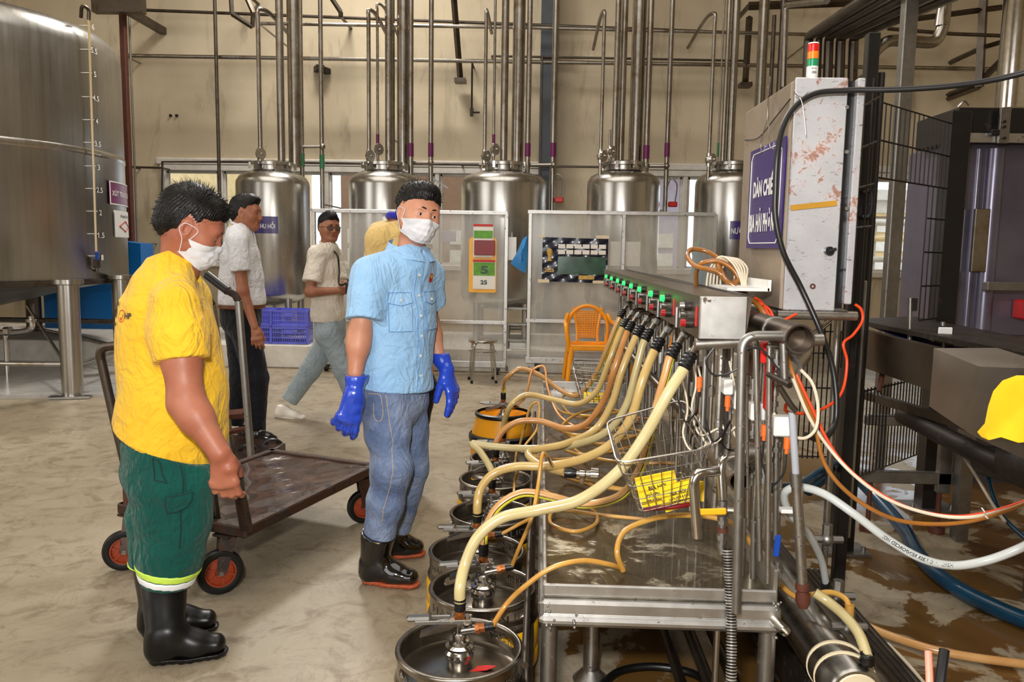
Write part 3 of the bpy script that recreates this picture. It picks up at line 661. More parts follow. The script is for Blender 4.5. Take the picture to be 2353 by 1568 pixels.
# ---------------------------------------------------------------- top right pipe bundle
def pipe_poly(pts, w_, lab, mat='pipe_dark', name='pipe', parent=None, n=14):
    """pts: (px, py, Y)"""
    q = [P(*p) for p in pts]; m = MB(); r = w_ / 2 / FPX * pts[0][2]
    # rounded corners
    out = [q[0]]
    for i in range(1, len(q) - 1):
        a = (q[i - 1] - q[i]); b = (q[i + 1] - q[i]); ra = min(r * 1.6, a.length * .4); rb = min(r * 1.6, b.length * .4)
        for k in range(6):
            t = k / 5; out.append((q[i] + a.normalized() * ra) * (1 - t) ** 2 + q[i] * 2 * t * (1 - t) + (q[i] + b.normalized() * rb) * t * t)
    out.append(q[-1]); m.tube(out, r, n, spline=False)
    if parent: return m.build(name, M[mat], parent)
    return one(name, m, M[mat], lab, 'pipe')
for i, (x, w_, lab) in enumerate(((1858, 20, 'first'), (1882, 14, 'second'), (1905, 20, 'third'), (1932, 21, 'fourth'), (1962, 21, 'fifth'))):
    pipe_poly([(x - 12, 420, 9.2), (x, 84, 9.2), (x + 236 + i * 16, -72 + 8 * i, 6.4)], w_, '%s thick dark pipe from the left in the bundle behind the stack light' % lab)
pipe_poly([(1800, 200, 9.5), (1806, 12, 9.5), (1900, 2, 8)], 12, 'bent pipe above the left side of the rusty cabinet', 'pipe_steel')
pipe_poly([(2000, 130, 8.2), (2038, 92, 8.2), (2150, 100, 8.2), (2168, 60, 8.2), (2175, -40, 8.2)], 26, 'fat elbow pipe with a valve under the top right pipes', 'pipe_steel')
pipe_poly([(1996, 420, 8.2), (2000, 128, 8.2), (2040, 92, 8.2)], 10, 'slim pipe dropping from the fat elbow pipe', 'pipe_dark')
pipe_poly([(2040, 66, 8.6), (2190, 78, 8.6), (2350, 84, 8.6)], 8, 'thin dark pipe passing behind the fat elbow', 'pipe_dark')
m = MB(); a = P(2164, 60, 8.2); m.cyl(a, a + V(0, 0, .2), .07, .05, 14); vt = thing('valve', a, 'valve with an orange lever on the fat elbow pipe', 'valve'); m.build('body', M['pipe_steel'], vt); m = MB(); m.box(a + V(-.06, -.08, .22), (.22, .03, .05), Matrix.Rotation(-.35, 3, 'Y'), .01); m.build('lever', M['orange_plug'], vt)
for i, (x0, y0, x1, y1, w_) in enumerate(((2250, 200, 2262, -40, 20), (2256, 110, 2330, 88, 10), (2250, 190, 2320, 120, 14), (1980, 60, 2352, 10, 12), (1720, 14, 2000, 4, 18))):
    a = P(x0, y0, 11.6); b = P(x1, y1, 11.6); m = MB(); m.cyl(a, b, w_ / 2 / FPX * 11.6, n=4); m.cyl(a, (a.x, YB - .05, a.z), .04, n=4)
    one('bracket', m, M['pipe_dark'], ('upright dark wall bracket at the top right', 'upper strut of the top right bracket', 'lower strut of the top right bracket', 'dark steel rail under the top right corner', 'dark tray beam over the rusty cabinet')[i], 'bracket')
m = MB(); a = P(2340, -20, 6.4); b = P(2312, 250, 6.4); m.cyl((b.x + .02, 6.4, a.z + 1), (b.x + .02, 6.4, b.z), .098, n=32); one('duct', m, M['chrome'], 'thick shiny vertical duct above the purple machine cabinet', 'duct')
m = MB(); a = P(2092, 0, 6.9); b = P(2040, 735, 6.9); m.box(((a.x + b.x) / 2 - .0, 6.9, 2.6), (.11, .1, 6.6), bev=.008); one('post', m, M['galv'], 'tall galvanised square post behind the black wire fence', 'post')
# ---------------------------------------------------------------- wheeled screens, posters, seats, crates
YS = 8.9
def screen(x0, x1, y0, ymid, y1, mull, lab):
    a = P(x0, y0, YS); b = P(x1, y0, YS); zt = (a.z + b.z) / 2; zm = P((x0 + x1) / 2, ymid, YS).z; zb = P((x0 + x1) / 2, y1, YS).z
    t = thing('wheeled_screen', ((a.x + b.x) / 2, YS, 0), lab, 'screen')
    w_ = .042
    for z, n_ in ((zt, 'top_rail'), (zm, 'middle_rail'), (zb, 'bottom_rail')):
        MB().box(((a.x + b.x) / 2, YS, z), (b.x - a.x + w_, w_, w_ if z != zb else .07), bev=.004).build(n_, M['worn_alu'], t)
    px = [x0] + mull + [x1]
    for p in px:
        x = P(p, 600, YS).x; MB().box((x, YS + .002, (zt + zb) / 2), (w_ * .98, w_ * .98, zt - zb), bev=.004).build('upright', M['worn_alu'], t)
    for p, q in zip(px[:-1], px[1:]):
        u, v = P(p, 600, YS).x, P(q, 600, YS).x
        for z0, z1 in ((zm, zt), (zb, zm)):
            MB().box(((u + v) / 2, YS + .01, (z0 + z1) / 2), (v - u - w_, .005, z1 - z0 - w_)).build('panel', M['dirty_acrylic'], t)
    for x in (a.x + .12, b.x - .08):
        m = MB(); m.box((x, YS, zb - .05), (.07, .12, .03)); m.cyl((x - .02, YS, .035), (x + .02, YS, .035), .035, n=16); m.box((x, YS, (zb + .05) / 2), (.05, .03, max(.02, zb - .05)))
        m.build('caster', M['dark_iron'], t)
    return t
screen(722, 1163, 487, 738, 834, [], 'left wheeled steel screen with yellow calendar board')
screen(1217, 1640, 490, 741, 832, [1431], 'right wheeled steel screen with a dark poster')
def flat(px0, px1, py0, py1, Y, th=.004):
    a = P(px0, py0, Y); b = P(px1, py1, Y); return (V((a.x + b.x) / 2, Y, (a.z + b.z) / 2), b.x - a.x, a.z - b.z)
def plate(mat, px0, px1, py0, py1, Y, th=.003, bev=0, parent=None, name='plate'):
    c, w_, h = flat(px0, px1, py0, py1, Y); m = MB(); m.box(c, (w_, th, h), bev=bev)
    return m.build(name, M[mat], parent), c, w_, h
simple('grass_green', (96, 160, 40), .5, var=.3, scale=20); simple('poster_navy', (14, 22, 44), .2, coat=.5, var=.5); simple('poster_green', (22, 70, 50), .2, var=.4, coat=.5); simple('gold_print', (196, 156, 66), .4, var=.3, scale=40)
simple('dark_red_print', (128, 14, 22), .4); simple('board_orange', (244, 178, 34), .35, var=.1)
YP = YS - .026
t = thing('calendar_board', P(1109, 610, YP), 'yellow plastic board with tear-off calendar reading 5 and 25', 'calendar')
m = MB(); c, w_, h = flat(1078, 1140, 545, 673, YP); hw = w_ / 2; pol = []
for (cx_, cy_, a0) in ((hw - .03, h / 2 - .06, 0), (-hw + .03, h / 2 - .06, PI / 2), (-hw + .02, -h / 2 + .02, PI), (hw - .02, -h / 2 + .02, 1.5 * PI)):
    rr = .03 if cy_ > 0 else .02
    for k in range(4): a = a0 + k / 3 * PI / 2; pol.append((cx_ + rr * math.cos(a), cy_ + (2 * rr if cy_ > 0 else rr) * math.sin(a)))
m.prism(pol, c, (1, 0, 0), (0, 0, 1), (0, .006, 0)); m.build('board', M['board_orange'], t)
plate('paper', 1087, 1138, 598, 665, YP - .006, parent=t, name='sheet'); plate('red_print', 1087, 1138, 597, 603, YP - .009, parent=t, name='header'); plate('grass_green', 1088, 1137, 603, 634, YP - .009, parent=t, name='landscape')
m = MB(); c, w_, h = flat(1104, 1122, 611, 630, YP - .012); text_to(m, '5', c, (1, 0, 0), (0, 0, 1), w_, h, .05); c, w_, h = flat(1104, 1119, 644, 654, YP - .012); text_to(m, '25', c, (1, 0, 0), (0, 0, 1), w_, h, .03); m.build('date', M['poster_green'], t)
t = thing('calendar', P(1109, 550, YP), 'small calendar with a red header and dark red block above the yellow board', 'calendar')
plate('paper', 1088, 1133, 515, 592, YP - .018, parent=t, name='sheet'); plate('red_print', 1088, 1133, 515, 521, YP - .021, parent=t, name='header'); plate('grass_green', 1089, 1132, 530, 548, YP - .021, parent=t, name='landscape')
m = MB(); c, w_, h = flat(1090, 1137, 552, 587, YP - .03); m.box(c, (w_, .03, h), bev=.004); m.build('tear_off_block', M['dark_red_print'], t)
t = thing('poster', P(1320, 597, YP), 'dark blue and green fixture poster dated 2026 on the right screen', 'poster')
c, w_, h = flat(1247, 1395, 545, 649, YP)
m = MB(); m.grid(lambda u, v: V(c.x - w_ / 2 + w_ * u, YP - .004 - .006 * math.sin(u * 23 + v * 9) * math.sin(v * 17), c.z + h / 2 - h * v - .012 * u), 30, 20); m.build('sheet', M['poster_navy'], t)
def pp(mat, u0, u1, v0, v1, off=.014, name='print'):
    m = MB(); m.box((c.x - w_ / 2 + w_ * (u0 + u1) / 2, YP - off, c.z + h / 2 - h * (v0 + v1) / 2 - .006), (w_ * (u1 - u0), .003, h * (v1 - v0))); return m.build(name, M[mat], t)
pp('poster_green', .24, .97, .42, .82); pp('gold_print', .56, .8, .84, .93)
for r_ in range(2):
    for k in range(6): pp('paper', .24 + k * .124, .345 + k * .124, .14 + .13 * r_, .235 + .13 * r_, .016)
m = MB(); tx_ = c.x - w_ / 2 + w_ * .11
m.lathe([(.02, 0), (.03, .005), (.018, .02), (.014, .05), (.03, .09), (.034, .11), (.02, .135), (.003, .14)], (tx_, YP - .012, c.z - .02), 14, sy=.25); m.build('gold_cup_picture', M['gold_print'], t)
m = MB(); text_to(m, '2026', (tx_, YP - .018, c.z - h * .24), (1, 0, 0), (0, 0, 1), w_ * .15, h * .1, .03); m.build('lettering', M['gold_print'], t)
for (a, b, d, e) in ((1236, 1262, 642, 650), (1370, 1400, 541, 549), (1236, 1252, 541, 546), (1362, 1392, 645, 652)): plate('cream_seal', a, b, d, e, YP - .008, parent=t, name='tape')
for (a, b, d, e, mt, lab) in ((1014, 1048, 530, 556, 'out_lilac', 'small grey sheet seen behind the left screen near the masked man'), (1403, 1470, 555, 612, 'paper', 'pale sheet of paper behind the right screen'), (1166, 1186, 545, 598, 'paper', 'white sheet hanging in the gap between the screens')):
    c, w_, h = flat(a, b, d, e, YS + .0165); m = MB(); m.box(c, (w_, .004, h)); m.cyl(c + V(0, -.002, h / 2), c + V(0, -.002, h / 2 + .05), .004, n=5); one('notice', m, M[mt], lab, 'paper')
c, w_, h = flat(1160, 1187, 503, 543, 9.7); m = MB(); m.box(c, (w_, .01, h)); sg = one('sign', m, M['maroon_sign'], 'maroon sign plate with a 2 in the gap between the screens', 'sign')
m = MB(); text_to(m, '2', c + V(.03, -.012, 0), (1, 0, 0), (0, 0, 1), .05, .09, .03); m.build('lettering', M['white_print'], sg)
# cloths
def cloth(pts, Y, mat, lab, name='apron', th=.03):
    c = P(*pts[0], Y); m = MB(); q = [P(x, y, Y) for x, y in pts]; n = len(q); cen = sum((Vector(p) for p in q), Vector()) / n
    rings = []
    for k, s_ in enumerate((0.02, .35, .7, 1.0)):
        rings.append([cen + (p - cen) * s_ + V(0, -th * math.cos(s_ * PI / 2) - .014 * math.sin(i * 2.3 + k), 0) for i, p in enumerate(q)])
    back = [p + V(0, .02, 0) for p in q]; vs = [p for r_ in rings for p in r_] + back; fs = []
    for k in range(4):
        for i in range(n): fs.append((k * n + i, k * n + (i + 1) % n, (k + 1) * n + (i + 1) % n, (k + 1) * n + i))
    fs.append(tuple(range(n))); m.add(vs, fs); return one(name, m, M[mat], lab, name)
cloth([(1212, 542), (1213, 580), (1209, 628), (1195, 622), (1173, 606), (1188, 580), (1202, 548)], YS - .04, 'blue_can', 'blue rubber apron hanging from the edge of the right screen')
simple('teal_cloth', (10, 130, 160), .5); simple('dark_purple_cloth', (60, 40, 90), .5); simple('green_cloth', (70, 120, 60), .5)
cloth([(1592, 585), (1606, 570), (1618, 578), (1626, 610), (1628, 700), (1590, 705), (1588, 640)], YS + .15, 'teal_cloth', 'teal cloth hanging behind the right screen')
cloth([(1612, 540), (1620, 562), (1632, 600), (1634, 680), (1622, 600), (1608, 570)], YS + .08, 'dark_purple_cloth', 'dark purple cloth hanging over the teal one')
cloth([(1600, 556), (1612, 545), (1625, 560), (1628, 580), (1610, 575), (1592, 590), (1588, 575)], YS + .22, 'green_cloth', 'green cloth on top of the teal one')
cloth([(848, 560), (853, 556), (858, 566), (860, 640), (842, 650), (838, 630), (842, 590)], YS - .05, 'dark_purple_cloth', 'dark cloth hanging on the left screen beside the man in the mustard shirt')
# step ladder between the screens
lad = thing('step_ladder', P(1192, 850, YS + .5), 'grey metal step ladder standing between the two screens', 'ladder')
for sx_ in (-1, 1):
    m = MB(); a = P(1190 + sx_ * 20, 742, YS + .3); b = P(1190 + sx_ * 26, 842, YS + .1); m.cyl(a, (b.x, YS + .15, .02), .018, n=8); m.build('rail', M['galv'], lad)
for k in range(4):
    z = .2 + k * .18; m = MB(); a = P(1190, 760, YS + .3); m.box((a.x, YS + .16 + .03 * k, z), (.22, .07, .02)); m.build('step', M['galv'], lad)
m = MB(); c, w_, h = flat(1166, 1207, 812, 856, YS + .35); m.box((c.x, YS + .35, .16), (w_, .03, .32), bev=.004); one('board', m, M['white_plastic'], 'white board leaning on the floor below the step ladder', 'board')
m = MB(); c, w_, h = flat(790, 850, 770, 800, 9.3); m.box((c.x, 9.5, PZ_ + .2), (.34, .3, .4), bev=.005); one('carton', m, simple('cardboard', (196, 160, 116), .7).mat, 'cardboard box on the plinth behind the blue shirted man', 'box')
# stool
st = G(1106, 882); st = V(st.x, st.y + .15, 0)
t = thing('stool', st, 'round stainless stool with four legs in front of the left screen', 'stool', None)
MB().lathe([(.01, .452), (.10, .45), (.148, .452), (.155, .445), (.155, .43), (.148, .424), (.01, .424)], st, 32).build('seat', M['chrome'], t)
for k in range(4):
    a = PI / 4 + k * PI / 2 + .2; dx, dy = math.cos(a), math.sin(a); m = MB(); m.tube([st + V(dx * .10, dy * .10, .425), st + V(dx * .135, dy * .135, .40), st + V(dx * .15, dy * .15, .3), st + V(dx * .185, dy * .185, .012)], .0115, 8)
    l = m.build('leg', M['chrome'], t); MB().cyl(st + V(dx * .185, dy * .185, 0), st + V(dx * .184, dy * .184, .03), .015, n=10).build('foot_cap', M['black_rubber'], l)
m = MB(); m.tube([st + V(math.cos(a) * .146, math.sin(a) * .146, .33) for a in [k * PI / 8 for k in range(16)]], .006, 6, closed=True); m.build('ring', M['chrome'], t)
# plastic armchairs
def armchair(o, yaw, lab, grp='orange plastic chairs'):
    t = thing('plastic_armchair', o, lab, 'chair', grp); R = Matrix.Rotation(yaw, 3, 'Z'); o = Vector(o)
    Q = lambda x, y, z: o + R @ V(x, y, z)      # y: towards the backrest
    m = MB(); m.grid(lambda u, v: Q((u - .5) * (.40 + .04 * (1 - v)), (v - .5) * .40, .42 - .02 * math.sin(PI * u) - .015 * v), 10, 8)
    m.grid(lambda u, v: Q((u - .5) * (.40 + .04 * (1 - v)), (v - .5) * .40, .40 - .02 * math.sin(PI * u) - .015 * v), 10, 8)
    m.box(Q(0, -.205, .395), (.44, .02, .06), R, .008); m.box(Q(0, .2, .39), (.40, .02, .06), R, .008)
    for s_ in (-1, 1): m.box(Q(s_ * .21, 0, .395), (.02, .41, .055), R, .008)
    m.build('seat', M['orange_plastic'], t)
    for sx_ in (-1, 1):
        for sy_ in (-1, 1):
            m = MB(); m.cyl(Q(sx_ * .205, sy_ * .19, .40), Q(sx_ * .25, sy_ * .235, 0), .030, .022, 8); m.build('leg', M['orange_plastic'], t)
        m = MB(); m.tube([Q(sx_ * .235, -.19, .36), Q(sx_ * .262, -.2, .55), Q(sx_ * .268, -.16, .625), Q(sx_ * .262, 0, .64), Q(sx_ * .245, .17, .66), Q(sx_ * .22, .235, .72)], .022, 8); m.build('armrest', M['orange_plastic'], t)
    m = MB(); prof = []
    for k in range(25):
        a = PI * k / 24; prof.append(Q(math.cos(a) * .225 * (1 if k else 1), .215 + .05 * math.sin(a), .56 + .25 * math.sin(a)))
    m.tube([Q(.205, .20, .40)] + prof + [Q(-.205, .20, .40)], .022, 8, step=.03)
    # the vase shaped back panel with its basket-weave middle
    def bp(u, v, off=0): 
        hw = .10 + .045 * abs(v - .35) + .03 * v; return Q((u - .5) * 2 * hw, .205 + .055 * v + off, .42 + .37 * v)
    for u in (0, 1): m.tube([bp(u, v) for v in (0, .25, .5, .75, 1)], .016, 6)
    m.build('backrest_frame', M['orange_plastic'], t)
    m = MB()
    for k in range(9): m.tube([bp(.06 + .11 * k, .12), bp(.06 + .11 * k, .9)], .006, 4, spline=False)
    for k in range(15): m.tube([bp(0, .12 + .055 * k), bp(1, .12 + .055 * k)], .006, 4, spline=False)
    m.build('weave', M['orange_plastic'], t, kind='stuff'); return t
p = G(1348, 868); armchair((p.x, p.y - .30, 0), 0.05, 'orange plastic armchair in front of the right wheeled screen')
p = G(1475, 868); armchair((p.x - .03, p.y - .5, 0), -.5, 'orange plastic armchair half hidden behind the hanging hoses')
p = P(985, 760, 8.2); armchair((p.x - .22, 8.2, 0), .1, 'orange plastic armchair mostly hidden behind the blue shirted man')
# crates on the plinth
def crate(o, lab):
    t = thing('crate', o, lab, 'crate', 'blue crates on the plinth'); o = Vector(o); w_, d, h = .43, .34, .195
    m = MB()
    for z in (.01, h - .01): 
        for sy_ in (-1, 1): m.box(o + V(0, sy_ * d / 2, z), (w_, .014, .022))
        for sx_ in (-1, 1): m.box(o + V(sx_ * w_ / 2, 0, z), (.014, d, .022))
    for sx_ in (-1, 1):
        for sy_ in (-1, 1): m.box(o + V(sx_ * w_ / 2, sy_ * d / 2, h / 2), (.03, .03, h), bev=.006)
    m.box(o + V(0, 0, .006), (w_ - .02, d - .02, .008)); m.build('frame', M['blue_crate'], t)
    m = MB()
    for z in (h * .36, h * .68): 
        for sy_ in (-1, 1): m.box(o + V(0, sy_ * d / 2, z), (w_, .008, .012))
    n = 20
    for k in range(n):
        x = -w_ / 2 + w_ * (k + .5) / n
        for sy_ in (-1, 1): m.box(o + V(x, sy_ * d / 2, h / 2), (.009, .007, h))
    for sx_ in (-1, 1):
        m.box(o + V(sx_ * w_ / 2, 0, h / 2), (.006, d, h * .7))
    m.build('lattice', M['blue_crate'], t, kind='stuff')
    m = MB(); m.box(o + V(0, -d / 2 - .008, h * .72), (.12, .012, .05), bev=.004); m.build('grip', M['blue_crate'], t)
    return t
for i, (px, lv, nm) in enumerate(((674, 0, 'lower crate of the right stack'), (674, 1, 'upper crate of the right stack'), (590, 0, 'lower crate of the left stack'), (590, 1, 'upper crate of the left stack'))):
    p = P(px, 800, 9.3); crate((p.x, 9.32 + .01 * i, PZ_ + .004 + lv * .2), 'blue perforated plastic crate, ' + nm + ' on the plinth')
# ---------------------------------------------------------------- the keg filling rack
ZT = .47
t = NT('corrugated'); s2 = t.n('ShaderNodeSeparateXYZ'); t.l(t.coord('UV'), s2.inputs[0]); k = t.ramp(t.math('PINGPONG', t.math('MULTIPLY', s2.outputs[1], 130), .5), [(.2, W4(0)), (.3, W4(1))]); t.set(color=t.mix(k, srgb(26, 24, 22), srgb(172, 166, 156)), metal=.6, rough=.4); M['corrugated'] = t.mat
RK = thing('filling_rack', (.35, 3.7, 0), 'long stainless keg filling rack with tray, pipes and row of lit buttons', 'machine')
simple('tray_steel', (96, 86, 72), .16, metal=.85, var=.25, scale=2.5)
# wet foamy sheet of the tray: real foam stains on the metal
t = NT('tray_wet'); v = t.coord(); n1 = t.noise(v, 3.2, 8, .62, 1.8); n2 = t.noise(v, 9, 8, .7, 1.2)
fo = t.ramp(t.math('ADD', t.math('MULTIPLY', n1, .7), t.math('MULTIPLY', n2, .3)), [(.52, W4(0)), (.585, W4(.9)), (.62, W4(.35)), (.7, W4(.0))])
bs = t.ramp(t.noise(v, 1.3, 5), [(.3, srgb(84, 74, 58)), (.7, srgb(132, 118, 92))])
sx = t.n('ShaderNodeVectorMath', _operation='DISTANCE'); t.l(t.tc.outputs['Object'], sx.inputs[0]); sx.inputs[1].default_value = (.17, 2.36, .47); fo = t.math('MULTIPLY', fo, t.ramp(sx.outputs['Value'], [(.16, W4(1)), (.42, W4(.18))]))
t.set(color=t.mix(fo, bs, srgb(214, 204, 180)), metal=t.math('SUBTRACT', .8, t.math('MULTIPLY', fo, .8)), rough=t.math('ADD', .10, t.math('MULTIPLY', fo, .3)), coat=.3)
t.bump(n2, .35, .01); M['tray_wet'] = t.mat
x0, x1, y0, y1 = .028, .655, 2.09, 5.35
m = MB(); m.box(((x0 + x1) / 2, (y0 + y1) / 2, ZT - .008), (x1 - x0, y1 - y0, .012)); m.build('tray_sheet', M['tray_wet'], RK)
m = MB()
m.box(((x0 + x1) / 2, y0, ZT + .006), (x1 - x0 + .01, .012, .035), bev=.004); m.box(((x0 + x1) / 2, y1, ZT + .02), (x1 - x0, .012, .06), bev=.003)
m.box((x0, (y0 + y1) / 2, ZT + .006), (.012, y1 - y0, .035), bev=.003); m.box((x1, (y0 + y1) / 2, ZT + .03), (.012, y1 - y0, .10), bev=.003)
m.build('tray_lip', M['worn_alu'], RK)
m = MB(); m.box(((x0 + x1) / 2, y0 - .003, ZT - .036), (x1 - x0 + .02, .05, .042), bev=.008); m.box(((x0 + x1) / 2, y0 - .006, ZT - .072), (x1 - x0 + .03, .055, .032), bev=.012); m.build('front_beam', M['worn_alu'], RK)
for x in (x0 + .002, x1): 
    m = MB(); m.box((x, (y0 + y1) / 2, ZT - .05), (.04, y1 - y0, .04), bev=.006); m.build('side_beam', M['galv'], RK)
m = MB()
for (cx_, cz) in ((x0 + .012, ZT - .03), (x0 + .015, ZT - .075), (x1, ZT - .01), (x1, ZT - .085), (x0 + .09, ZT - .07)):
    for k in range(5): m.sph((cx_ + random.uniform(-.012, .012), y0 - .03 + random.uniform(-.008, .008), cz + random.uniform(-.015, .015)), random.uniform(.003, .006), 8, 6)
m.build('weld_beads', M['galv'], RK, kind='stuff')
for (x, y) in ((x0 + .015, y0 + .02), (x1 - .01, y0 + .02), (x0 + .02, 3.7), (x1 - .02, 3.7), (x0 + .02, y1 - .05), (x1 - .02, y1 - .05)):
    m = MB(); m.cyl((x, y, .004), (x, y, ZT - .06), .0235, n=20); m.build('leg', M['galv'], RK)
m = MB(); p = G(1357, 1562); m.cyl((p.x, p.y, .01), (p.x, p.y, ZT - .02), .027, n=24); m.cyl((p.x, p.y, ZT - .22), (p.x, p.y, ZT - .10), .0285, n=24); m.lathe([(.027, .04), (.045, .02), (.06, .005), (.06, 0)], (p.x, p.y, 0), 20); m.build('drain_leg', M['speckled_pipe'], RK)
for (xa, z, r_, mt) in ((x0 - .045, .19, .016, 'pipe_dark'), (x0 - .05, .33, .010, 'pipe_dark'), (x1 - .13, .13, .018, 'pipe_dark'), (x1 - .04, .10, .018, 'pipe_dark'), (x1 - .19, .06, .018, 'pipe_dark')):
    m = MB(); m.cyl((xa, 1.95 if xa < .1 else 2.0, z), (xa, 5.2, z), r_, n=14); m.build('floor_rail', M[mt], RK)
for x in (x1 - .1, x1 - .145): 
    m = MB(); m.cyl((x, 2.12, .12), (x, 2.12, ZT - .1), .010, n=10); m.build('strut', M['pipe_steel'], RK)
m = MB(); p = P(1805, 1452, 2.0); m.cyl(p, p + V(-.04, .25, .0), .014, n=14, caps=False); m.cyl(p + V(-.0, .02, 0), p + V(-.04, .24, 0), .012, n=14); m.build('stub_pipe', M['pipe_steel'], RK)
# control box
bx0, bx1, by0, by1, bz0, bz1 = .44, .575, 2.2, 5.55, 1.166, 1.283
CB = MB().prism([(bx0, bz0), (bx1 - .005, bz0), (bx1 + .01, bz1), (bx0, bz1)], (0, by0 + .006, 0), (1, 0, 0), (0, 0, 1), (0, by1 - by0, 0)).build('control_box', M['box_steel'], RK)
m = MB(); m.box(((bx0 + bx1) / 2 - .003, by0, (bz0 + bz1) / 2), (bx1 - bx0 - .006, .012, bz1 - bz0 + .002), bev=.003); m.build('end_plate', M['worn_alu'], CB)
m = MB(); m.box((bx1 + .012, by0 + 1.6, bz1 + .003), (.006, 3.2, .004)); m.tube([(bx1 - .01 + .01 * math.sin(k), by0 + .05 + k * .3, bz1 + .005) for k in range(11)], .0025, 5); m.build('wire', M['black_cable'], CB)
stY = [2.34, 2.72, 3.01, 3.36, 3.67, 4.0, 4.32, 4.7, 5.08]
for i, y in enumerate(stY):
    for (z, lamp_, dy) in ((1.248, 'green_lamp' if i else 'galv', 0), (1.200, 'red_lamp', -.03)):
        m = MB(); m.cyl((bx0, y + dy, z), (bx0 - .018, y + dy, z), .0145, n=16); m.build('button_ring', M['dark_iron'], CB)
        m = MB(); m.cyl((bx0 - .017, y + dy, z), (bx0 - .032, y + dy, z), .0115, .0105, 16); m.build('button', M[lamp_], CB)
    m = MB(); m.cyl((bx0, y + .07, 1.222), (bx0 - .016, y + .07, 1.222), .014, n=14); m.box((bx0 - .022, y + .07, 1.222), (.014, .024, .034), bev=.003); m.cyl((bx0 - .03, y + .045, 1.24), (bx0 - .03, y + .045, 1.18), .006, n=8); m.build('selector_switch', M['galv'], CB)
    if i < 5:
        m = MB(); m.box((bx0 - .002, y - .10, 1.225), (.003, .012, .055)); m.build('red_mark', M['red_plastic'], CB)
# headers
hx, hz = .662, 1.188
m = MB(); m.lathe([(.033, 0), (.038, 0), (.038, 3.4), (.033, 3.4), (.033, .03), (.033, 0)], (hx, 2.03, hz), 28, axis=(0, 1, 0)); m.cyl((hx, 2.09, hz), (hx, 2.095, hz), .033, n=24); m.build('header_pipe', M['pipe_dark'], RK)
m = MB(); m.lathe([(.038, .2), (.041, .2), (.041, .215), (.038, .215)], (hx, 2.03, hz), 28, axis=(0, 1, 0)); m.build('header_seam', M['galv'], RK)
m = MB(); m.cyl((.435, 2.22, 1.148), (hx - .02, 2.22, 1.163), .0165, n=18); m.cyl((hx, 2.2, 1.163), (.78, 2.2, 1.17), .0165, n=18); m.build('cross_bar', M['speckled_pipe'], RK)
def pxpipe(pts, w_, mat, name='pipe', n=16, rad=None, parent=RK):
    """bent pipe through (px, py, Y)"""
    q = [P(*p) for p in pts]; m = MB(); r = rad or w_ / 2 / FPX * pts[0][2]; out = [q[0]]
    for i in range(1, len(q) - 1):
        a = (q[i - 1] - q[i]); b = (q[i + 1] - q[i]); ra = min(r * 3.2, a.length * .45); rb = min(r * 3.2, b.length * .45)
        for k in range(8):
            t = k / 7; out.append((q[i] + a.normalized() * ra) * (1 - t) ** 2 + q[i] * 2 * t * (1 - t) + (q[i] + b.normalized() * rb) * t * t)
    out.append(q[-1]); m.tube(out, r, n, spline=False); return m.build(name, M[mat], parent)
pxpipe([(1797, 772, 2.03), (1706, 772, 2.03), (1692, 1408, 2.03)], 23, 'galv', 'frame_pipe')
pxpipe([(1800, 790, 2.05), (1803, 870, 2.05)], 17, 'galv'); pxpipe([(1768, 795, 2.1), (1764, 1340, 2.1)], 13, 'speckled_pipe')
pxpipe([(1736, 780, 2.12), (1746, 1288, 2.12)], 13, 'speckled_pipe'); pxpipe([(1716, 800, 2.16), (1718, 1190, 2.16)], 7, 'speckled_pipe')
pxpipe([(1732, 1200, 2.14), (1730, 1330, 2.14)], 14, 'galv'); pxpipe([(1784, 960, 2.2), (1782, 1240, 2.2)], 13, 'galv')
pxpipe([(1926, 716, 3.05), (1894, 1295, 3.05)], 15, 'speckled_pipe', 'cabinet_stand_leg'); pxpipe([(1716, 668, 3.0), (1716, 760, 3.0)], 14, 'speckled_pipe', 'cabinet_stand_leg')
m = MB(); m.cyl((.74, 2.5, 1.215), (.985, 2.5, 1.215), .015, n=16); m.cyl((.75, 3.0, 1.215), (1.12, 3.0, 1.215), .015, n=16); m.cyl((.955, 2.5, 1.215), (1.10, 3.05, 1.21), .015, n=16); m.cyl((.76, 2.5, 1.215), (.76, 3.0, 1.215), .015, n=16); m.build('cabinet_stand', M['speckled_pipe'], RK)
pxpipe([(1905, 740, 2.55), (1815, 812, 2.3)], 13, 'chrome', 'diagonal_bar')
pxpipe([(1765, 860, 2.1), (1815, 886, 2.0)], 14, 'pipe_dark', 'stub_pipe'); pxpipe([(1790, 888, 2.05), (1820, 935, 2.05), (1830, 945, 2.05)], 14, 'pipe_dark', 'pipe_elbow')
# grey pvc drop with steel sleeve and rusty joint
pxpipe([(1820, 948, 2.08), (1829, 1095, 2.08)], 17, 'grey_pvc', 'grey_plastic_pipe'); pxpipe([(1829, 1092, 2.08), (1844, 1345, 2.08)], 24, 'speckled_pipe', 'drop_pipe'); 
pxpipe([(1828, 1088, 2.08), (1830, 1118, 2.08)], 27, 'galv', 'sleeve')
m = MB(); a = P(1844, 1340, 2.08); b = P(1846, 1398, 2.08); d = (b - a)
m.lathe([(.014, 0), (.019, .002), (.019, .018), (.0155, .022), (.0155, .03), (.0195, .032), (.0195, .052), (.012, .07)], a, 20, axis=d.normalized()); m.build('rusty_joint', M['rust_paint'], RK)
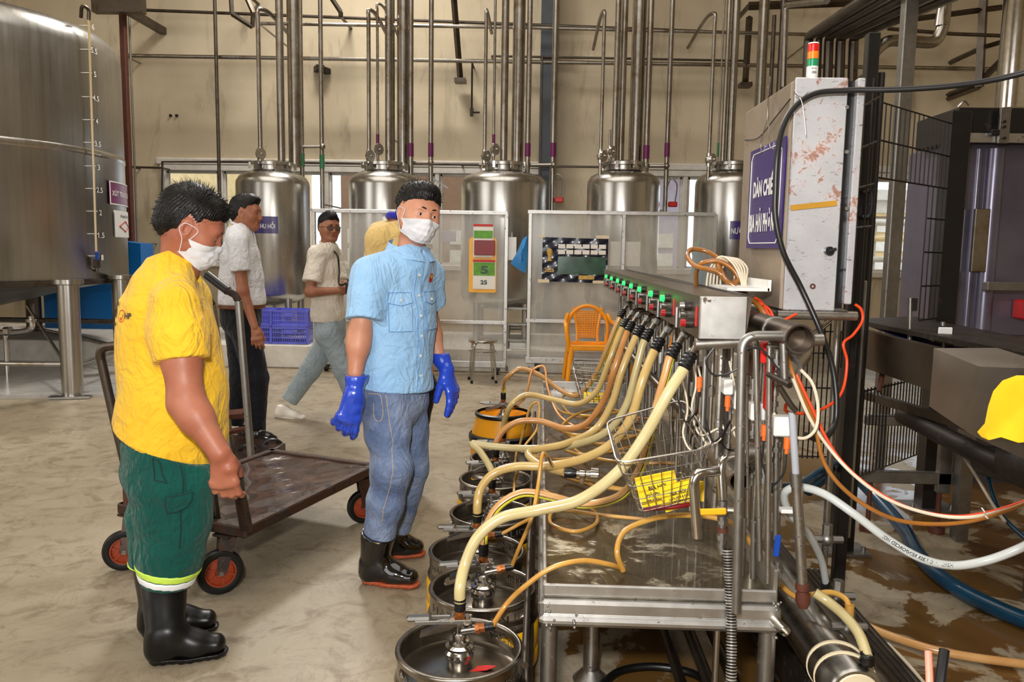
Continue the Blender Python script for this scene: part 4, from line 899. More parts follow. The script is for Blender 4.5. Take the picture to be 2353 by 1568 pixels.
# lower header with its open end, fat cross cylinder
lx, lz = P(1690, 1098, 2.2).x, P(1690, 1098, 2.2).z
m = MB(); m.lathe([(.024, 0), (.0295, 0), (.0295, 3.0), (.024, 3.0), (.024, 0)], (lx, 2.16, lz), 24, axis=(0, 1, 0)); m.build('lower_header', M['pipe_steel'], RK)
m = MB(); a = P(1700, 1040, 2.2); m.lathe([(.01, 0), (.042, .002), (.042, .075), (.01, .077)], a, 28, axis=(1, .0, .04)); m.build('cross_cylinder', M['vessel_steel'], RK)
pxpipe([(1690, 1048, 2.15), (1655, 1058, 2.12), (1660, 1150, 2.1)], 20, 'chrome', 'tap_elbow'); pxpipe([(1650, 1083, 2.1), (1592, 1088, 2.08), (1603, 1236, 2.08)], 24, 'chrome', 'spout')
m = MB(); a = P(1661, 1150, 2.1); m.cyl(a, a - V(0, 0, .055), .013, n=12); m.sph(a - V(0, 0, .03), .019); m.cyl(a - V(-.01, .01, .024), a - V(-.03, .012, .024), .009, n=10)
for dz, r_ in ((.058, .014), (.085, .013), (.102, .0145), (.125, .0125)): m.cyl(a - V(-.002, 0, dz - .006), a - V(-.002, 0, dz + .008), r_, n=6 if r_ > .0135 else 14)
m.cyl(a - V(0, 0, .05), a - V(-.004, 0, .15), .011, n=14); m.build('ball_valve', M['galv'], RK)
m = MB(); m.box(a + V(-.035, -.022, -.026), (.082, .007, .019), Matrix.Rotation(-.06, 3, 'Y'), .004); m.build('valve_handle', M['yellow_handle'], RK)
m = MB(); m.cyl(a - V(-.002, 0, .075), a - V(-.003, 0, .088), .0152, n=14); m.build('rusty_ring', M['rust_paint'], RK)
q = [P(1671, 1262, 2.09), P(1680, 1420, 2.05), P(1680, 1560, 2.0), P(1674, 1640, 2.0)]
qq, _ = catmull(q, .0022); m = MB(); m.tube(qq, lambda s_: .0125 + (.0022 if int(s_ * len(qq) / 2) % 2 else -.0005), 14, spline=False); m.build('corrugated_hose', M['corrugated'], RK)
# blue lever valve
a = P(1787, 1290, 2.15); m = MB(); m.cyl(a, a - V(0, 0, .07), .011, n=12); m.sph(a - V(0, 0, .03), .017); m.cyl(a + V(0, -.015, -.03), a + V(0, -.03, -.03), .008, n=8); m.build('small_valve', M['galv'], RK)
m = MB(); m.box(P(1786, 1255, 2.12), (.017, .006, .062), Matrix.Rotation(.05, 3, 'Y'), .004); m.build('blue_valve_lever', M['blue_handle'], RK)
for (px, py0, py1, Y, w_) in ((1640, 790, 1010, 2.5, 9), (1655, 795, 1040, 2.45, 7), (1668, 780, 1100, 2.42, 11), (1683, 790, 1250, 2.4, 8), (1728, 790, 1200, 2.3, 9), (1752, 785, 1330, 2.28, 8), (1778, 800, 1300, 2.3, 10), (1620, 800, 1150, 2.7, 9), (1600, 800, 1060, 2.75, 8), (1580, 830, 1030, 2.9, 9), (1563, 830, 990, 3.0, 8), (1712, 1190, 1360, 2.25, 9), (1800, 1000, 1260, 2.35, 9), (1545, 800, 950, 3.2, 8)):
    a = P(px, py0, Y); b = P(px, py1, Y); m = MB(); m.cyl((a.x, Y, a.z), (a.x, Y, b.z), w_ / 2 / FPX * Y, n=10); zc = b.z + (a.z - b.z) * .45; m.cyl((a.x, Y, zc), (a.x, Y, zc + .03), w_ * .85 / FPX * Y, n=6); m.build('riser', M['speckled_pipe'], RK)
# station pipework: risers, couplings, sensors, clamps
rnd = random.Random(3)
oX, oZ = .42, 1.10
clampP = [(1586, 820, 2.24), (1554, 797, 2.47), (1516, 784, 2.81), (1492, 763, 3.08), (1472, 755, 3.35), (1452, 745, 3.67), (1439, 738, 3.95), (1432, 716, 4.3)]
for i, (px, py, Y) in enumerate(clampP):
    c = P(px, py, Y)
    m = MB(); m.tube([c + V(.0, .0, .0), c + V(.035, .02, .045), c + V(.08, .03, .055), c + V(.16, .03, .03), c + V(.17, .03, -.05)], .0115, 12); m.build('outlet_pipe', M['pipe_steel'], RK)
    m = MB(); m.cyl(c + V(.022, .013, .028), c + V(.034, .02, .044), .016, n=8); m.build('outlet_nut', M['galv'], RK)
for i in range(9):
    y = 2.32 + i * .34; n_ = 6 if i < 5 else 4
    for k in range(n_):
        x = .50 + k * .033 + rnd.uniform(-.008, .008); yy = y + rnd.uniform(-.05, .12); zt_ = 1.13 + rnd.uniform(-.02, .04); zb_ = rnd.choice([.52, .62, .50, .72])
        m = MB(); m.cyl((x, yy, zb_), (x, yy, zt_), rnd.choice([.0085, .0085, .006, .010]), n=10)
        if rnd.random() < .6:
            zc = rnd.uniform(.65, 1.0); m.cyl((x, yy, zc), (x, yy, zc + .03), .0145, n=6); m.cyl((x, yy, zc + .045), (x, yy, zc + .06), .0135, n=12)
        m.build('riser', M['speckled_pipe'] if k % 2 else M['galv'], RK)
    if i < 6:
        zb_ = rnd.uniform(.85, .98); c = V(.59 + rnd.uniform(-.03, .04), y, zb_)
        m = MB(); m.box(c, (.035, .03, .055), bev=.003); m.build('solenoid_body', M['white_plastic'], RK)
        m = MB(); m.cyl(c + V(0, 0, -.03), c + V(0, 0, -.055), .006, n=8); m.cyl(c + V(0, 0, .03), c + V(0, 0, .06), .010, n=6); m.build('solenoid_neck', M['galv'], RK)
        m = MB(); m.cyl(c + V(.01, 0, -.055), c + V(.01, 0, -.09), .0075, n=10); m.build('orange_plug', M['orange_plug'], RK)
        m = MB(); m.tube([c + V(.01, 0, -.09), c + V(.0, .03, -.16), c + V(-.04, .02, -.14), c + V(-.03, -.02, -.06)], .003, 6); m.build('sensor_cable', M['black_cable'], RK)
for (px, py, w_, h, Y) in ((1795, 978, 42, 46, 2.16), (1731, 945, 20, 40, 2.2), (1671, 888, 22, 36, 2.3), (1745, 945, 20, 40, 2.25)):
    c = P(px, py, Y); m = MB(); m.box(c, (w_ / FPX * Y, .045, h / FPX * Y), bev=.004); m.build('valve_block', M['white_plastic'], RK)
for (px, py0, py1, Y, w_) in ((1786, 800, 955, 2.2, 20), (1786, 1004, 1075, 2.2, 20), (1731, 870, 925, 2.24, 18), (1731, 966, 1010, 2.24, 16), (1755, 968, 1180, 2.2, 8), (1680, 905, 1020, 2.32, 12)):
    a = P(px, py0, Y); b = P(px, py1, Y); L = a.z - b.z; r = w_ / 2 / FPX * Y; m = MB(); m.cyl((a.x, Y, a.z), (a.x, Y, b.z), r * .6, n=12)
    k = 0
    while k * .03 < L: m.cyl((a.x, Y, a.z - k * .03), (a.x, Y, a.z - k * .03 - .014), r if k % 2 else r * .85, n=6 if k % 2 else 14); k += 1
    m.build('fitting_column', M['galv'], RK)
for (px, py, Y) in ((1808, 1022, 2.1), (1756, 992, 2.15), (1672, 925, 2.25), (1607, 881, 2.3)):
    a = P(px, py, Y); m = MB(); m.cyl(a + V(0, 0, .018), a - V(0, 0, .012), .0085, n=10); m.cyl(a - V(0, 0, .012), a - V(0, 0, .025), .005, n=8); m.build('orange_plug', M['orange_plug'], RK)
    m = MB(); m.tube([a - V(0, 0, .025), a + V(-.005, .0, -.08), a + V(-.03, .02, -.12), a + V(-.05, .05, -.06)], .003, 6); m.build('sensor_cable', M['black_cable'], RK)
m = MB(); c = P(1822, 842, 2.2); m.cyl(c + V(-.01, .0, .0), c + V(.03, .05, .03), .036, n=20); m.cyl(c + V(-.03, -.02, -.025), c + V(-.01, 0, 0), .026, n=20); m.sph(c + V(.035, .055, .035), .034); m.build('pump_head', M['worn_alu'], RK)
m = MB(); c = P(1755, 810, 2.16); m.box(c, (.016, .02, .06), bev=.004); m.box(P(1766, 885, 2.2), (.02, .03, .14), bev=.004); m.build('red_valve_part', M['red_plastic'], RK)
# diagonal dark brace behind the hoses
pxpipe([(1440, 805, 3.6), (1700, 1090, 2.3)], 17, 'pipe_dark', 'brace')
# crossing cables on the rack
def cable(pts, r, mat, name, lab=None, cat='cable', parent=None, n=8, step=None, group=None):
    q = [P(*p) if len(p) == 3 and p[0] > 8 else Vector(p) for p in pts]; m = MB(); m.tube(q, r, n, step=step)
    return m.build(name, M[mat], parent) if parent else one(name, m, M[mat], lab, cat, group)
cable([(1640, 800, 2.1), (1622, 830, 2.1), (1640, 862, 2.1), (1690, 850, 2.1), (1716, 806, 2.1), (1745, 800, 2.1), (1790, 850, 2.08), (1815, 870, 2.05)], .0028, 'black_cable', 'black_cable', parent=RK)
for k, (dx, dy) in enumerate(((0, 0), (18, 40), (-20, 60), (60, -10), (90, 30))):
    cable([(1586 + dx, 800 + dy, 2.4), (1600 + dx, 880 + dy, 2.38), (1590 + dx, 940 + dy, 2.36), (1610 + dx, 1000 + dy * .6, 2.34), (1650 + dx * .7, 985 + dy * .5, 2.33)], .0032, 'cream_cable', 'cream_cable', parent=RK)
# ---------------------------------------------------------------- floor cylinders at the right foot of the rack
FM = thing('floor_manifold', (.85, 2.4, 0), 'pair of steel floor cylinders with valves at the right foot of the rack', 'manifold')
m = MB(); m.lathe([(.01, 0), (.068, .0), (.075, .01), (.075, 1.5), (.01, 1.5)], (.845, 1.98, .26), 36, axis=(0, 1, 0)); m.build('large_cylinder', M['vessel_steel'], FM)
m = MB(); m.lathe([(.01, -.004), (.058, -.003), (.062, .001)], (.845, 1.98, .26), 30, axis=(0, 1, 0)); m.build('cap_patch', M['cream_seal'], FM)
for y in (2.06, 2.12):
    m = MB(); m.lathe([(.076, 0), (.081, .001), (.081, .009), (.076, .010)], (.845, y, .26), 36, axis=(.25, 1, .1)); m.build('band', M['cream_seal'], FM)
m = MB(); m.lathe([(.01, 0), (.045, .0), (.05, .01), (.05, 1.6), (.01, 1.6)], (1.0, 1.95, .16), 28, axis=(0, 1, 0)); m.build('small_cylinder', M['pipe_dark'], FM)
for k in range(6):
    m = MB(); m.cyl((1.07 + k * .022, 2.0, .10), (1.07 + k * .022, 3.2, .10), .012, n=10); m.build('rib', M['pipe_dark'], FM)
m = MB(); m.box((1.0, 2.7, .04), (.34, 1.3, .06), bev=.01); m.box((.845, 2.6, .11), (.1, .8, .14)); m.build('bed', M['dark_iron'], FM)
for (px, py, Y) in ((1900, 1200, 2.5), (1925, 1330, 2.35), (1950, 1400, 2.2), (1840, 1340, 2.6)):
    a = P(px, py + 40, Y); m = MB(); m.cyl(a, a + V(0, 0, .05), .016, n=6); m.sph(a, .022); m.cyl(a + V(-.05, 0, 0), a + V(.05, 0, 0), .012, n=10); m.build('valve', M['galv'], FM)
m = MB(); m.tube([P(1790, 1330, 2.6), P(1830, 1390, 2.5), P(1870, 1440, 2.4), P(1905, 1490, 2.2)], .012, 8); m.build('rusty_pipe', M['pipe_dark'], FM)
# ---------------------------------------------------------------- kegs and couplers
KR, KH, CR_ = .187, .29, .176
def chime(m, o, r, z0, z1, slots, n=120, th=.006, ph=0.0):
    """ring wall with rounded hand slots; slots = [(angle, half width rad, z low, z high)]"""
    vs = []; fs = []
    def zz(a):
        for (c, hw, lo, hi) in slots:
            d = (a - c + PI) % (2 * PI) - PI
            if abs(d) < hw:
                e = abs(d) / hw; k = (1 - e ** 6) ** .5; mid = (lo + hi) / 2; return mid - (mid - lo) * k, mid + (hi - mid) * k, True
        return None
    for side, rr in ((0, r), (1, r - th)):
        for i in range(n):
            a = 2 * PI * i / n; q = zz(a); lo, hi = (q[0], q[1]) if q else ((z0 + z1) / 2,) * 2
            for z in (z0, lo, hi, z1): vs.append(o + V(math.cos(a) * rr, math.sin(a) * rr, z))
    for i in range(n):
        j = (i + 1) % n; a = 2 * PI * (i + .5) / n; q = zz(a); N = n * 4
        for k in (0, 2):
            fs.append((i * 4 + k, j * 4 + k, j * 4 + k + 1, i * 4 + k + 1)); fs.append((N + i * 4 + k, N + i * 4 + k + 1, N + j * 4 + k + 1, N + j * 4 + k))
        if not q: pass
        else:
            for k in (1, 2): fs.append((i * 4 + k, j * 4 + k, N + j * 4 + k, N + i * 4 + k))
    m.add(vs, fs)
def keg(px, py, lab, rot=0.0, back='71-0477', front='HẢI PHÒNG BEER JSC', paint=True, dxy=(0, 0)):
    g = G(px, py, KH); o = V(g.x + dxy[0], g.y + dxy[1], 0)
    t = thing('beer_keg', o, lab, 'keg', 'steel kegs beside the filling tray')
    zs = .235
    m = MB(); m.lathe([(.13, .004), (.168, .004), (.170, .03), (.176, .035), (.186, .05), (KR, .06), (KR, .10), (KR - .004, .104), (KR, .11), (KR, .178), (KR - .004, .186), (.180, .196)], o, 64); m.build('body', M['yellow_paint'] if paint else M['keg_steel'], t, 50)
    m = MB(); m.lathe([(.181, .19), (.184, .2), (.180, .212), (CR_, .218), (CR_, .222)], o, 64); m.build('shoulder', M['keg_steel'], t, 50)
    m = MB(); chime(m, o, CR_, .22, KH - .008, [(rot + k * PI / 2 * 1.0, .26, .238, .268) for k in (0, 2)] + [(rot + PI / 2 * 1.0 + PI / 2 * 0, .0001, .24, .25)]); m.build('chime', M['keg_steel'], t, 50)
    m = MB(); m.tube([o + V(math.cos(a) * (CR_ - .003), math.sin(a) * (CR_ - .003), KH - .008) for a in [k * PI / 36 for k in range(72)]], .0085, 10, spline=False, closed=True); m.build('rim', M['keg_steel'], t, 60)
    m = MB(); m.lathe([(CR_ - .004, .222), (CR_ - .02, .214), (.12, .226), (.06, .238), (.034, .24), (.01, .24)], o, 56); m.build('top_plate', M['keg_top'], t, 60)
    m = MB(); m.lathe([(.034, .236), (.034, .262), (.030, .264), (.01, .264)], o, 28); m.build('neck', M['chrome'], t)
    if front:
        m = MB(); rr = CR_ + .0012; a0 = -PI / 2 + .05; text_to(m, front, 0, 0, 0, 2.3, .026, .012, lambda a, b: o + V(math.cos(a0 + a) * rr, math.sin(a0 + a) * rr, .247 + b)); m.build('embossed_lettering', M['keg_mark'], t)
    if back:
        m = MB(); rr = CR_ - .0085; a0 = PI / 2 - .75; text_to(m, back, 0, 0, 0, .62, .024, .012, lambda a, b: o + V(math.cos(a0 + a) * rr, math.sin(a0 + a) * rr, .252 + b)); m.build('stamped_number', M['keg_mark'], t)
    return t, o
def coupler(o, z0, lab, yaw=0.0, side=0.15, big=1.0):
    """tap coupler with its lever pair and side port; returns hose and side port points"""
    t = thing('keg_coupler', o + V(0, 0, z0), lab, 'coupler', 'keg couplers'); c = o + V(0, 0, z0)
    R = Matrix.Rotation(yaw, 3, 'Z')
    m = MB(); m.lathe([(.022, 0), (.040, .001), (.042, .012), (.036, .02), (.040, .024), (.040, .03), (.030, .036), (.028, .046), (.020, .05), (.018, .064), (.013, .068), (.013, .108)], c, 28); m.build('body', M['chrome'], t, 40)
    m = MB(); m.cyl(c + V(0, 0, -.004), c + V(0, 0, .014), .044, n=6); m.build('hex_base', M['galv'], t)
    L = lambda x, y, z: c + R @ V(x, y, z)
    m = MB()
    tilt = Matrix.Rotation(yaw, 3, 'Z') @ Matrix.Rotation(-.04, 3, 'Y')
    for sy_ in (-1, 1): m.box(L(-.045, sy_ * .017, .104), (.16, .006, .012), tilt, .002)
    m.box(L(-.115, 0, .108), (.07, .03, .014), tilt, .006); m.build('lever', M['galv'], t)
    m = MB(); m.prism([(-.02, .01), (-.11, -.028), (-.112, -.04), (-.03, -.018), (.0, 0)], L(0, -.01, .095), R @ V(1, 0, 0), (0, 0, 1), R @ V(0, .02, 0)); m.build('lower_lever', M['box_steel'], t)
    m = MB(); m.cyl(L(.02, -.02, .105), L(.02, .02, .105), .009, n=12); m.cyl(L(-.02, -.02, .112), L(-.02, .02, .112), .008, n=12); m.build('pivot', M['chrome'], t)
    d = (R @ V(math.cos(side), -.25, .28)).normalized(); p = c + V(0, 0, .072)
    m = MB(); m.cyl(p, p + d * .055, .012, n=14); m.build('side_port', M['chrome'], t)
    m = MB(); m.cyl(p + d * .05, p + d * .062, .015, n=6); m.cyl(p + d * .062, p + d * .078, .0125, n=14); m.build('brass_nut', M['brass'], t)
    m = MB(); m.cyl(p + d * .078, p + d * .104, .0125, .0105, 12); m.build('clamp_tape', M['tape_black'], t)
    m = MB(); m.cyl(c + V(0, 0, .108), c + V(0, 0, .124), .016, n=6); m.cyl(c + V(0, 0, .124), c + V(0, 0, .134), .014, n=14); m.build('brass_nut', M['brass'], t)
    m = MB(); q = [(.0155, .132), (.017, .137), (.0155, .144), (.0175, .150), (.016, .157), (.0175, .164), (.016, .174), (.014, .176)]; m.lathe(q, c, 16); m.build('clamp_tape', M['tape_black'], t)
    return c + V(0, 0, .168), p + d * .098
kegs = [(1056, 1484, 'nearest steel keg with a red paint smear on its lid', .75), (1110, 1346, 'second steel keg from the front, yellow lower body', 2.3), (1096, 1262, 'third steel keg from the front with a hand slot showing yellow', 1.25),
        (1130, 1176, 'fourth steel keg from the front with stamped letters inside its rim', 3.3), (1139, 1098, 'fifth steel keg from the front with a dark wet rim', 2.2), (1156, 1050, 'sixth steel keg, right in front of the yellow barrel', 1.7)]
bk = ['71-0477', 'HH-HB', 'M-JSC', 'HẢI PHÒNG BEER', 'HPB 20', None]
KP = []
for (px, py, lab, rot), b in zip(kegs, bk):
    t, o = keg(px, py, lab, rot, b, 'HẢI PHÒNG BEER JSC' if rot < 2 else 'HANOI HALIDA'); KP.append(o)
    if len(KP) == 1:
        m = MB(); m.prism([(0, 0), (.05, .012), (.075, .035), (.05, .038), (.018, .03)], o + V(.03, -.045, .2365), (1, 0, 0), (0, 1, 0), (0, 0, .002)); m.build('red_paint_smear', M['red_print'], t)
        m = MB(); m.prism([(0, 0), (.06, .004), (.055, .02), (-.01, .018)], o + V(.02, -.135, .2275), (1, 0, 0), (0, 1, 0), (0, 0, .002)); m.build('blue_paint_mark', M['blue_can'], t)
# yellow barrel keg with black hoops
g = G(1156, 946, .40); bo = V(g.x, g.y, 0)
t = thing('barrel_keg', bo, 'orange yellow plastic barrel keg with black hoops, farthest in the row', 'keg')
simple('barrel_yellow', (244, 166, 30), .42, var=.1, dirt=(150, 96, 30), dirt_amt=.25, dscale=7)
MB().lathe([(.15, .0), (.19, .01), (.2, .1), (.204, .2), (.2, .25), (.175, .34), (.168, .38), (.156, .385), (.152, .37), (.15, .345), (.10, .34), (.03, .345), (.01, .345)], bo, 56).build('body', M['barrel_yellow'], t, 40)
for (r_, z, w_) in ((.205, .245, .026), (.167, .388, .014), (.206, .03, .03)):
    m = MB(); m.lathe([(r_ - .01, z - w_), (r_ + .004, z - w_), (r_ + .01, z - w_ * .3), (r_ + .008, z + w_ * .6), (r_ - .006, z + w_)], bo, 56); m.build('hoop', M['black_rubber'], t, 40)
m = MB()
for a in (-2.0, -1.2, -.5, .6, 1.7): m.box(bo + V(math.cos(a) * .155, math.sin(a) * .155, .362), (.014, .02, .035), a)
m.build('inner_ribs', M['barrel_yellow'], t)
# ---------------------------------------------------------------- hoses
def hose(pts, r, mat, lab, name='hose', twist=0.0, grp=None, n=14, cat='hose'):
    q = [Vector(p) if not (len(p) == 3 and p[0] > 20) else P(*p) for p in pts]
    m = MB(); m.tube(q, r, n, step=max(.008, r * .8), twist=twist); return one(name, m, M[mat], lab, cat, grp, 60)
def clampwrap(c, d, r, lab, i):
    pass
tops = []; ports = []
for i, o in enumerate(KP):
    w_ = ['nearest', 'second', 'third', 'fourth', 'fifth', 'sixth'][i]
    a, b = coupler(o, .262, 'keg coupler with grey lever on the %s steel keg' % w_, [.05, .18, -.06, .03, .2, -.1][i], .1); tops.append(a); ports.append(b)
a, b = coupler(bo, .345, 'keg coupler with bright lever on the orange barrel keg', -.05); tops.append(a); ports.append(b)
cl = [P(*c) for c in clampP]
drn = [(-.035, -.02, -.045)] * 8
def start(i):
    c = cl[i]; return [c, c + V(-.02, -.012, -.035)]
routes = [
 (0, tops[0], [(1538, 900, 2.2), (1480, 1005, 2.2), (1420, 1085, 2.2), (1330, 1150, 2.22), (1240, 1172, 2.22), (1150, 1192, 2.2), (1098, 1235, 2.18), (1068, 1300, 2.16)], .0165, 'hose_pale', 'fattest pale braided hose, running to the nearest keg'),
 (1, tops[1], [(1530, 860, 2.45), (1508, 940, 2.45), (1490, 1015, 2.45), (1468, 1085, 2.5), (1425, 1140, 2.55), (1340, 1160, 2.6), (1270, 1143, 2.6), (1200, 1134, 2.6), (1145, 1165, 2.58), (1116, 1215, 2.56)], .0145, 'hose_stripe', 'yellow striped hose running to the second keg'),
 (2, tops[2], [(1478, 870, 2.75), (1450, 960, 2.75), (1405, 1020, 2.8), (1330, 1058, 2.85), (1250, 1072, 2.9), (1185, 1073, 2.9), (1130, 1092, 2.88), (1102, 1130, 2.87)], .0165, 'hose_cream', 'fat braided hose arching to the third keg'),
 (3, tops[3], [(1462, 850, 3.05), (1440, 930, 3.05), (1400, 988, 3.1), (1330, 1020, 3.2), (1220, 1031, 3.3), (1130, 1026, 3.35), (1084, 1020, 3.36), (1100, 1034, 3.34)], .015, 'hose_pale', 'pale braided hose bent sharply down to the fourth keg'),
 (4, None, [(1430, 850, 3.3), (1405, 930, 3.3), (1370, 985, 3.3), (1300, 1020, 3.2), (1215, 1040, 3.1), (1235, 1065, 3.0), (1280, 1082, 2.9), (1300, 1087, 2.85)], .0155, 'hose_cream', 'braided hose whose end fitting lies on the tray'),
 (5, tops[4], [(1412, 850, 3.6), (1388, 920, 3.65), (1345, 975, 3.7), (1300, 985, 3.75), (1240, 968, 3.8), (1190, 970, 3.8), (1155, 992, 3.8)], .0155, 'hose_tan', 'orange tan hose arching to the fifth keg'),
 (6, tops[5], [(1400, 830, 3.9), (1370, 900, 3.95), (1330, 928, 4.0), (1270, 918, 4.1), (1210, 908, 4.15), (1176, 930, 4.12)], .015, 'hose_cream', 'braided hose arching in front of the orange barrel keg'),
 (7, tops[6], [(1400, 790, 4.3), (1365, 868, 4.4), (1325, 910, 4.5), (1285, 895, 4.6), (1240, 862, 4.65), (1195, 848, 4.68), (1165, 868, 4.68)], .0145, 'hose_stripe', 'hose looping over to the orange barrel keg'),
]
for (i, end, mid, r, mat, lab) in routes:
    t = thing('filling_hose', cl[i], lab, 'hose', 'filling hoses from the rack')
    q = start(i) + [P(*p) for p in mid] + ([end + V(0, 0, .03), end - V(0, 0, .01)] if end else [])
    m = MB(); m.tube(q, r, 16, step=.012, twist={1: 1.2, 3: 0, 7: .6}.get(i, 0)); m.build('tube', M[mat], t, 60)
    d = (q[1] - q[0]).normalized(); m = MB(); prof = []
    for k in range(9): prof.append((r + (.0045 if k % 2 else .0015), k * .0062 - .01))
    m.lathe([(r * .7, -.012)] + prof + [(r * .9, .042)], q[0], 16, axis=d); m.box(q[0] + d * .02 + V(-r, 0, .0), (.012, .006, .01)); m.build('clamp_tape', M['tape_black'], t)
    if not end:
        e = q[-1]; m = MB(); m.lathe([(.018, -.005), (.02, .02), (.015, .04)], e, 14, axis=(1, -.1, 0)); m.build('clamp_tape', M['tape_black'], t)
        m = MB(); m.lathe([(.012, .03), (.012, .05), (.02, .052), (.02, .07), (.014, .075), (.014, .09), (.026, .092), (.026, .12), (.01, .122)], e, 18, axis=(1, -.1, 0)); m.cyl(e + V(.06, 0, -.0), e + V(.06, -.02, -.035), .008, n=10); m.build('end_fitting', M['chrome'], t)
# extra stripe strips on the far hose neighbours
TZ = ZT + .008
def onT(px, py, dz=0.0): return G(px, py, TZ + dz)
thin = [
 (ports[0], [(1165, 1388, 2.14), (1210, 1345, 2.13), (1270, 1305, 2.14), (1340, 1289, 2.16), (1400, 1298, 2.18)], [(1432, 1308)], 'thin yellow hose from the nearest keg, bending on the tray front'),
 (ports[1], [(1195, 1255, 2.5), (1222, 1190, 2.5), (1236, 1120, 2.55), (1248, 1042, 2.6), (1256, 1048, 2.62)], [(1300, 1098), (1372, 1118), (1440, 1128)], 'thin amber hose rising in a sharp peak from the second keg'),
 (ports[2], [(1190, 1207, 2.82), (1232, 1180, 2.8), (1245, 1130, 2.8), (1290, 1150, 2.75)], [(1360, 1172), (1368, 1205), (1320, 1222), (1268, 1205), (1280, 1172), (1380, 1184), (1500, 1196)], 'thin amber hose lying in a flat loop on the tray'),
 (ports[3], [(1185, 1095, 3.28), (1205, 1070, 3.2), (1260, 1080, 3.1), (1330, 1100, 3.0)], [(1420, 1122), (1480, 1128)], 'thin hose from the fourth keg crossing the tray'),
 (ports[4], [(1190, 1030, 3.8), (1215, 1045, 3.7), (1260, 1056, 3.55), (1330, 1052, 3.4)], [(1400, 1040), (1470, 1046)], 'thin hose from the fifth keg under the fat hoses'),
 (ports[5], [(1205, 985, 4.1), (1222, 930, 4.1), (1236, 925, 4.1), (1234, 985, 4.0), (1205, 1030, 3.9), (1260, 1048, 3.7)], [(1340, 1010), (1420, 1000), (1500, 1010)], 'thin hose making a tall loop beside the barrel'),
 (ports[6], [(1210, 905, 4.6), (1225, 850, 4.6), (1248, 842, 4.6), (1258, 890, 4.5), (1290, 960, 4.2)], [(1340, 985), (1440, 960), (1520, 965)], 'thin hose with a narrow peak above the barrel'),
]
for k, (p0, mid, tr, lab) in enumerate(thin):
    q = [p0 - V(.0, 0, 0)] + [P(*m_) for m_ in mid] + [onT(x, y, .008) for x, y in tr]
    m = MB(); m.tube(q, .0068 if k else .0078, 10, step=.012); one('thin_hose', m, M['hose_thin' if k != 6 else 'hose_orange'], lab, 'hose', 'thin return hoses on the tray', 60)
m = MB(); q = [onT(1432, 1312, .01), P(1418, 1270, 2.2), P(1432, 1225, 2.25), P(1490, 1196, 2.3), P(1560, 1185, 2.35), P(1640, 1190, 2.35), P(1690, 1208, 2.33), P(1735, 1262, 2.3), P(1785, 1335, 2.3), P(1830, 1372, 2.3), P(1860, 1368, 2.28), P(1910, 1362, 2.25), P(1944, 1378, 2.2), P(1952, 1398, 2.18)]
m.tube(q, .0085, 12, step=.012); m.cyl(q[-1] + V(0, 0, .01), q[-1] - V(0, 0, .03), .013, n=12); one('thin_hose', m, M['hose_thin'], 'long thin yellow hose arching across the tray and over the floor manifold', 'hose', 'thin return hoses on the tray', 60)
for k, (pts, lab) in enumerate((([(1262, 905), (1300, 950), (1360, 955), (1380, 930), (1330, 905), (1290, 915), (1330, 960), (1450, 940), (1530, 900)], 'small coiled thin hose at the far end of the tray'),
                               ([(1262, 980), (1330, 1000), (1420, 985), (1460, 960), (1400, 940), (1320, 955), (1290, 985), (1380, 1020), (1510, 985)], 'middle coiled thin hose on the tray'),
                               ([(1285, 1030), (1340, 1045), (1440, 1030), (1500, 1000), (1440, 985), (1350, 1000), (1320, 1030), (1420, 1062), (1560, 1065)], 'near coiled thin hose beside the wire basket'))):
    m = MB(); m.tube([onT(x, y, .012 + .018 * (j % 3)) for j, (x, y) in enumerate(pts)], .0075, 10, step=.014); one('thin_hose', m, M['hose_thin'], lab, 'hose', 'thin return hoses on the tray', 60)
# ---------------------------------------------------------------- wire baskets and their cards
def basket(rim, bot, Yr, lab, nw, nd, nh, r=.0016):
    """rim, bot: four 3D corners NL NR FR FL"""
    t = thing('wire_basket', sum((Vector(p) for p in bot), Vector()) / 4, lab, 'basket')
    def lerp(a, b, u): return a + (b - a) * u
    def ring(u): return [lerp(Vector(bot[i]), Vector(rim[i]), u) for i in range(4)]
    def rounded(c, n=5):
        out = []
        for i in range(4):
            a, b, d = c[i - 1], c[i], c[(i + 1) % 4]
            for k in range(n): s_ = k / (n - 1); p0 = lerp(b, a, .14); p1 = lerp(b, d, .14); out.append(p0 * (1 - s_) ** 2 + b * 2 * s_ * (1 - s_) + p1 * s_ * s_)
        return out
    m = MB(); m.tube(rounded(ring(1)), r * 2.2, 8, spline=False, closed=True); m.build('rim', M['wire_steel'], t)
    m = MB()
    for k in range(nh): m.tube(rounded(ring(k / nh)), r, 5, spline=False, closed=True)
    for i in range(4):
        n = nw if i % 2 == 0 else nd
        for k in range(n):
            u = (k + .5) / n; m.cyl(lerp(ring(0)[i], ring(0)[(i + 1) % 4], u), lerp(ring(1)[i], ring(1)[(i + 1) % 4], u), r, n=5)
    b = ring(0)
    for k in range(nw): u = (k + .5) / nw; m.cyl(lerp(b[0], b[1], u), lerp(b[3], b[2], u), r, n=5)
    for k in range(nd): u = (k + .5) / nd; m.cyl(lerp(b[0], b[3], u), lerp(b[1], b[2], u), r, n=5)
    m.build('wires', M['wire_steel'], t, kind='stuff'); return t, b
t, b = basket([P(1418, 1066, 2.12), P(1642, 1028, 2.16), P(1572, 918, 2.42), P(1393, 968, 2.38)], [P(1470, 1178, 2.15), P(1598, 1148, 2.18), P(1572, 1085, 2.4), P(1452, 1105, 2.36)], 0, 'near tilted wire basket holding yellow cards, hung on the rack', 8, 6, 4, .0014)
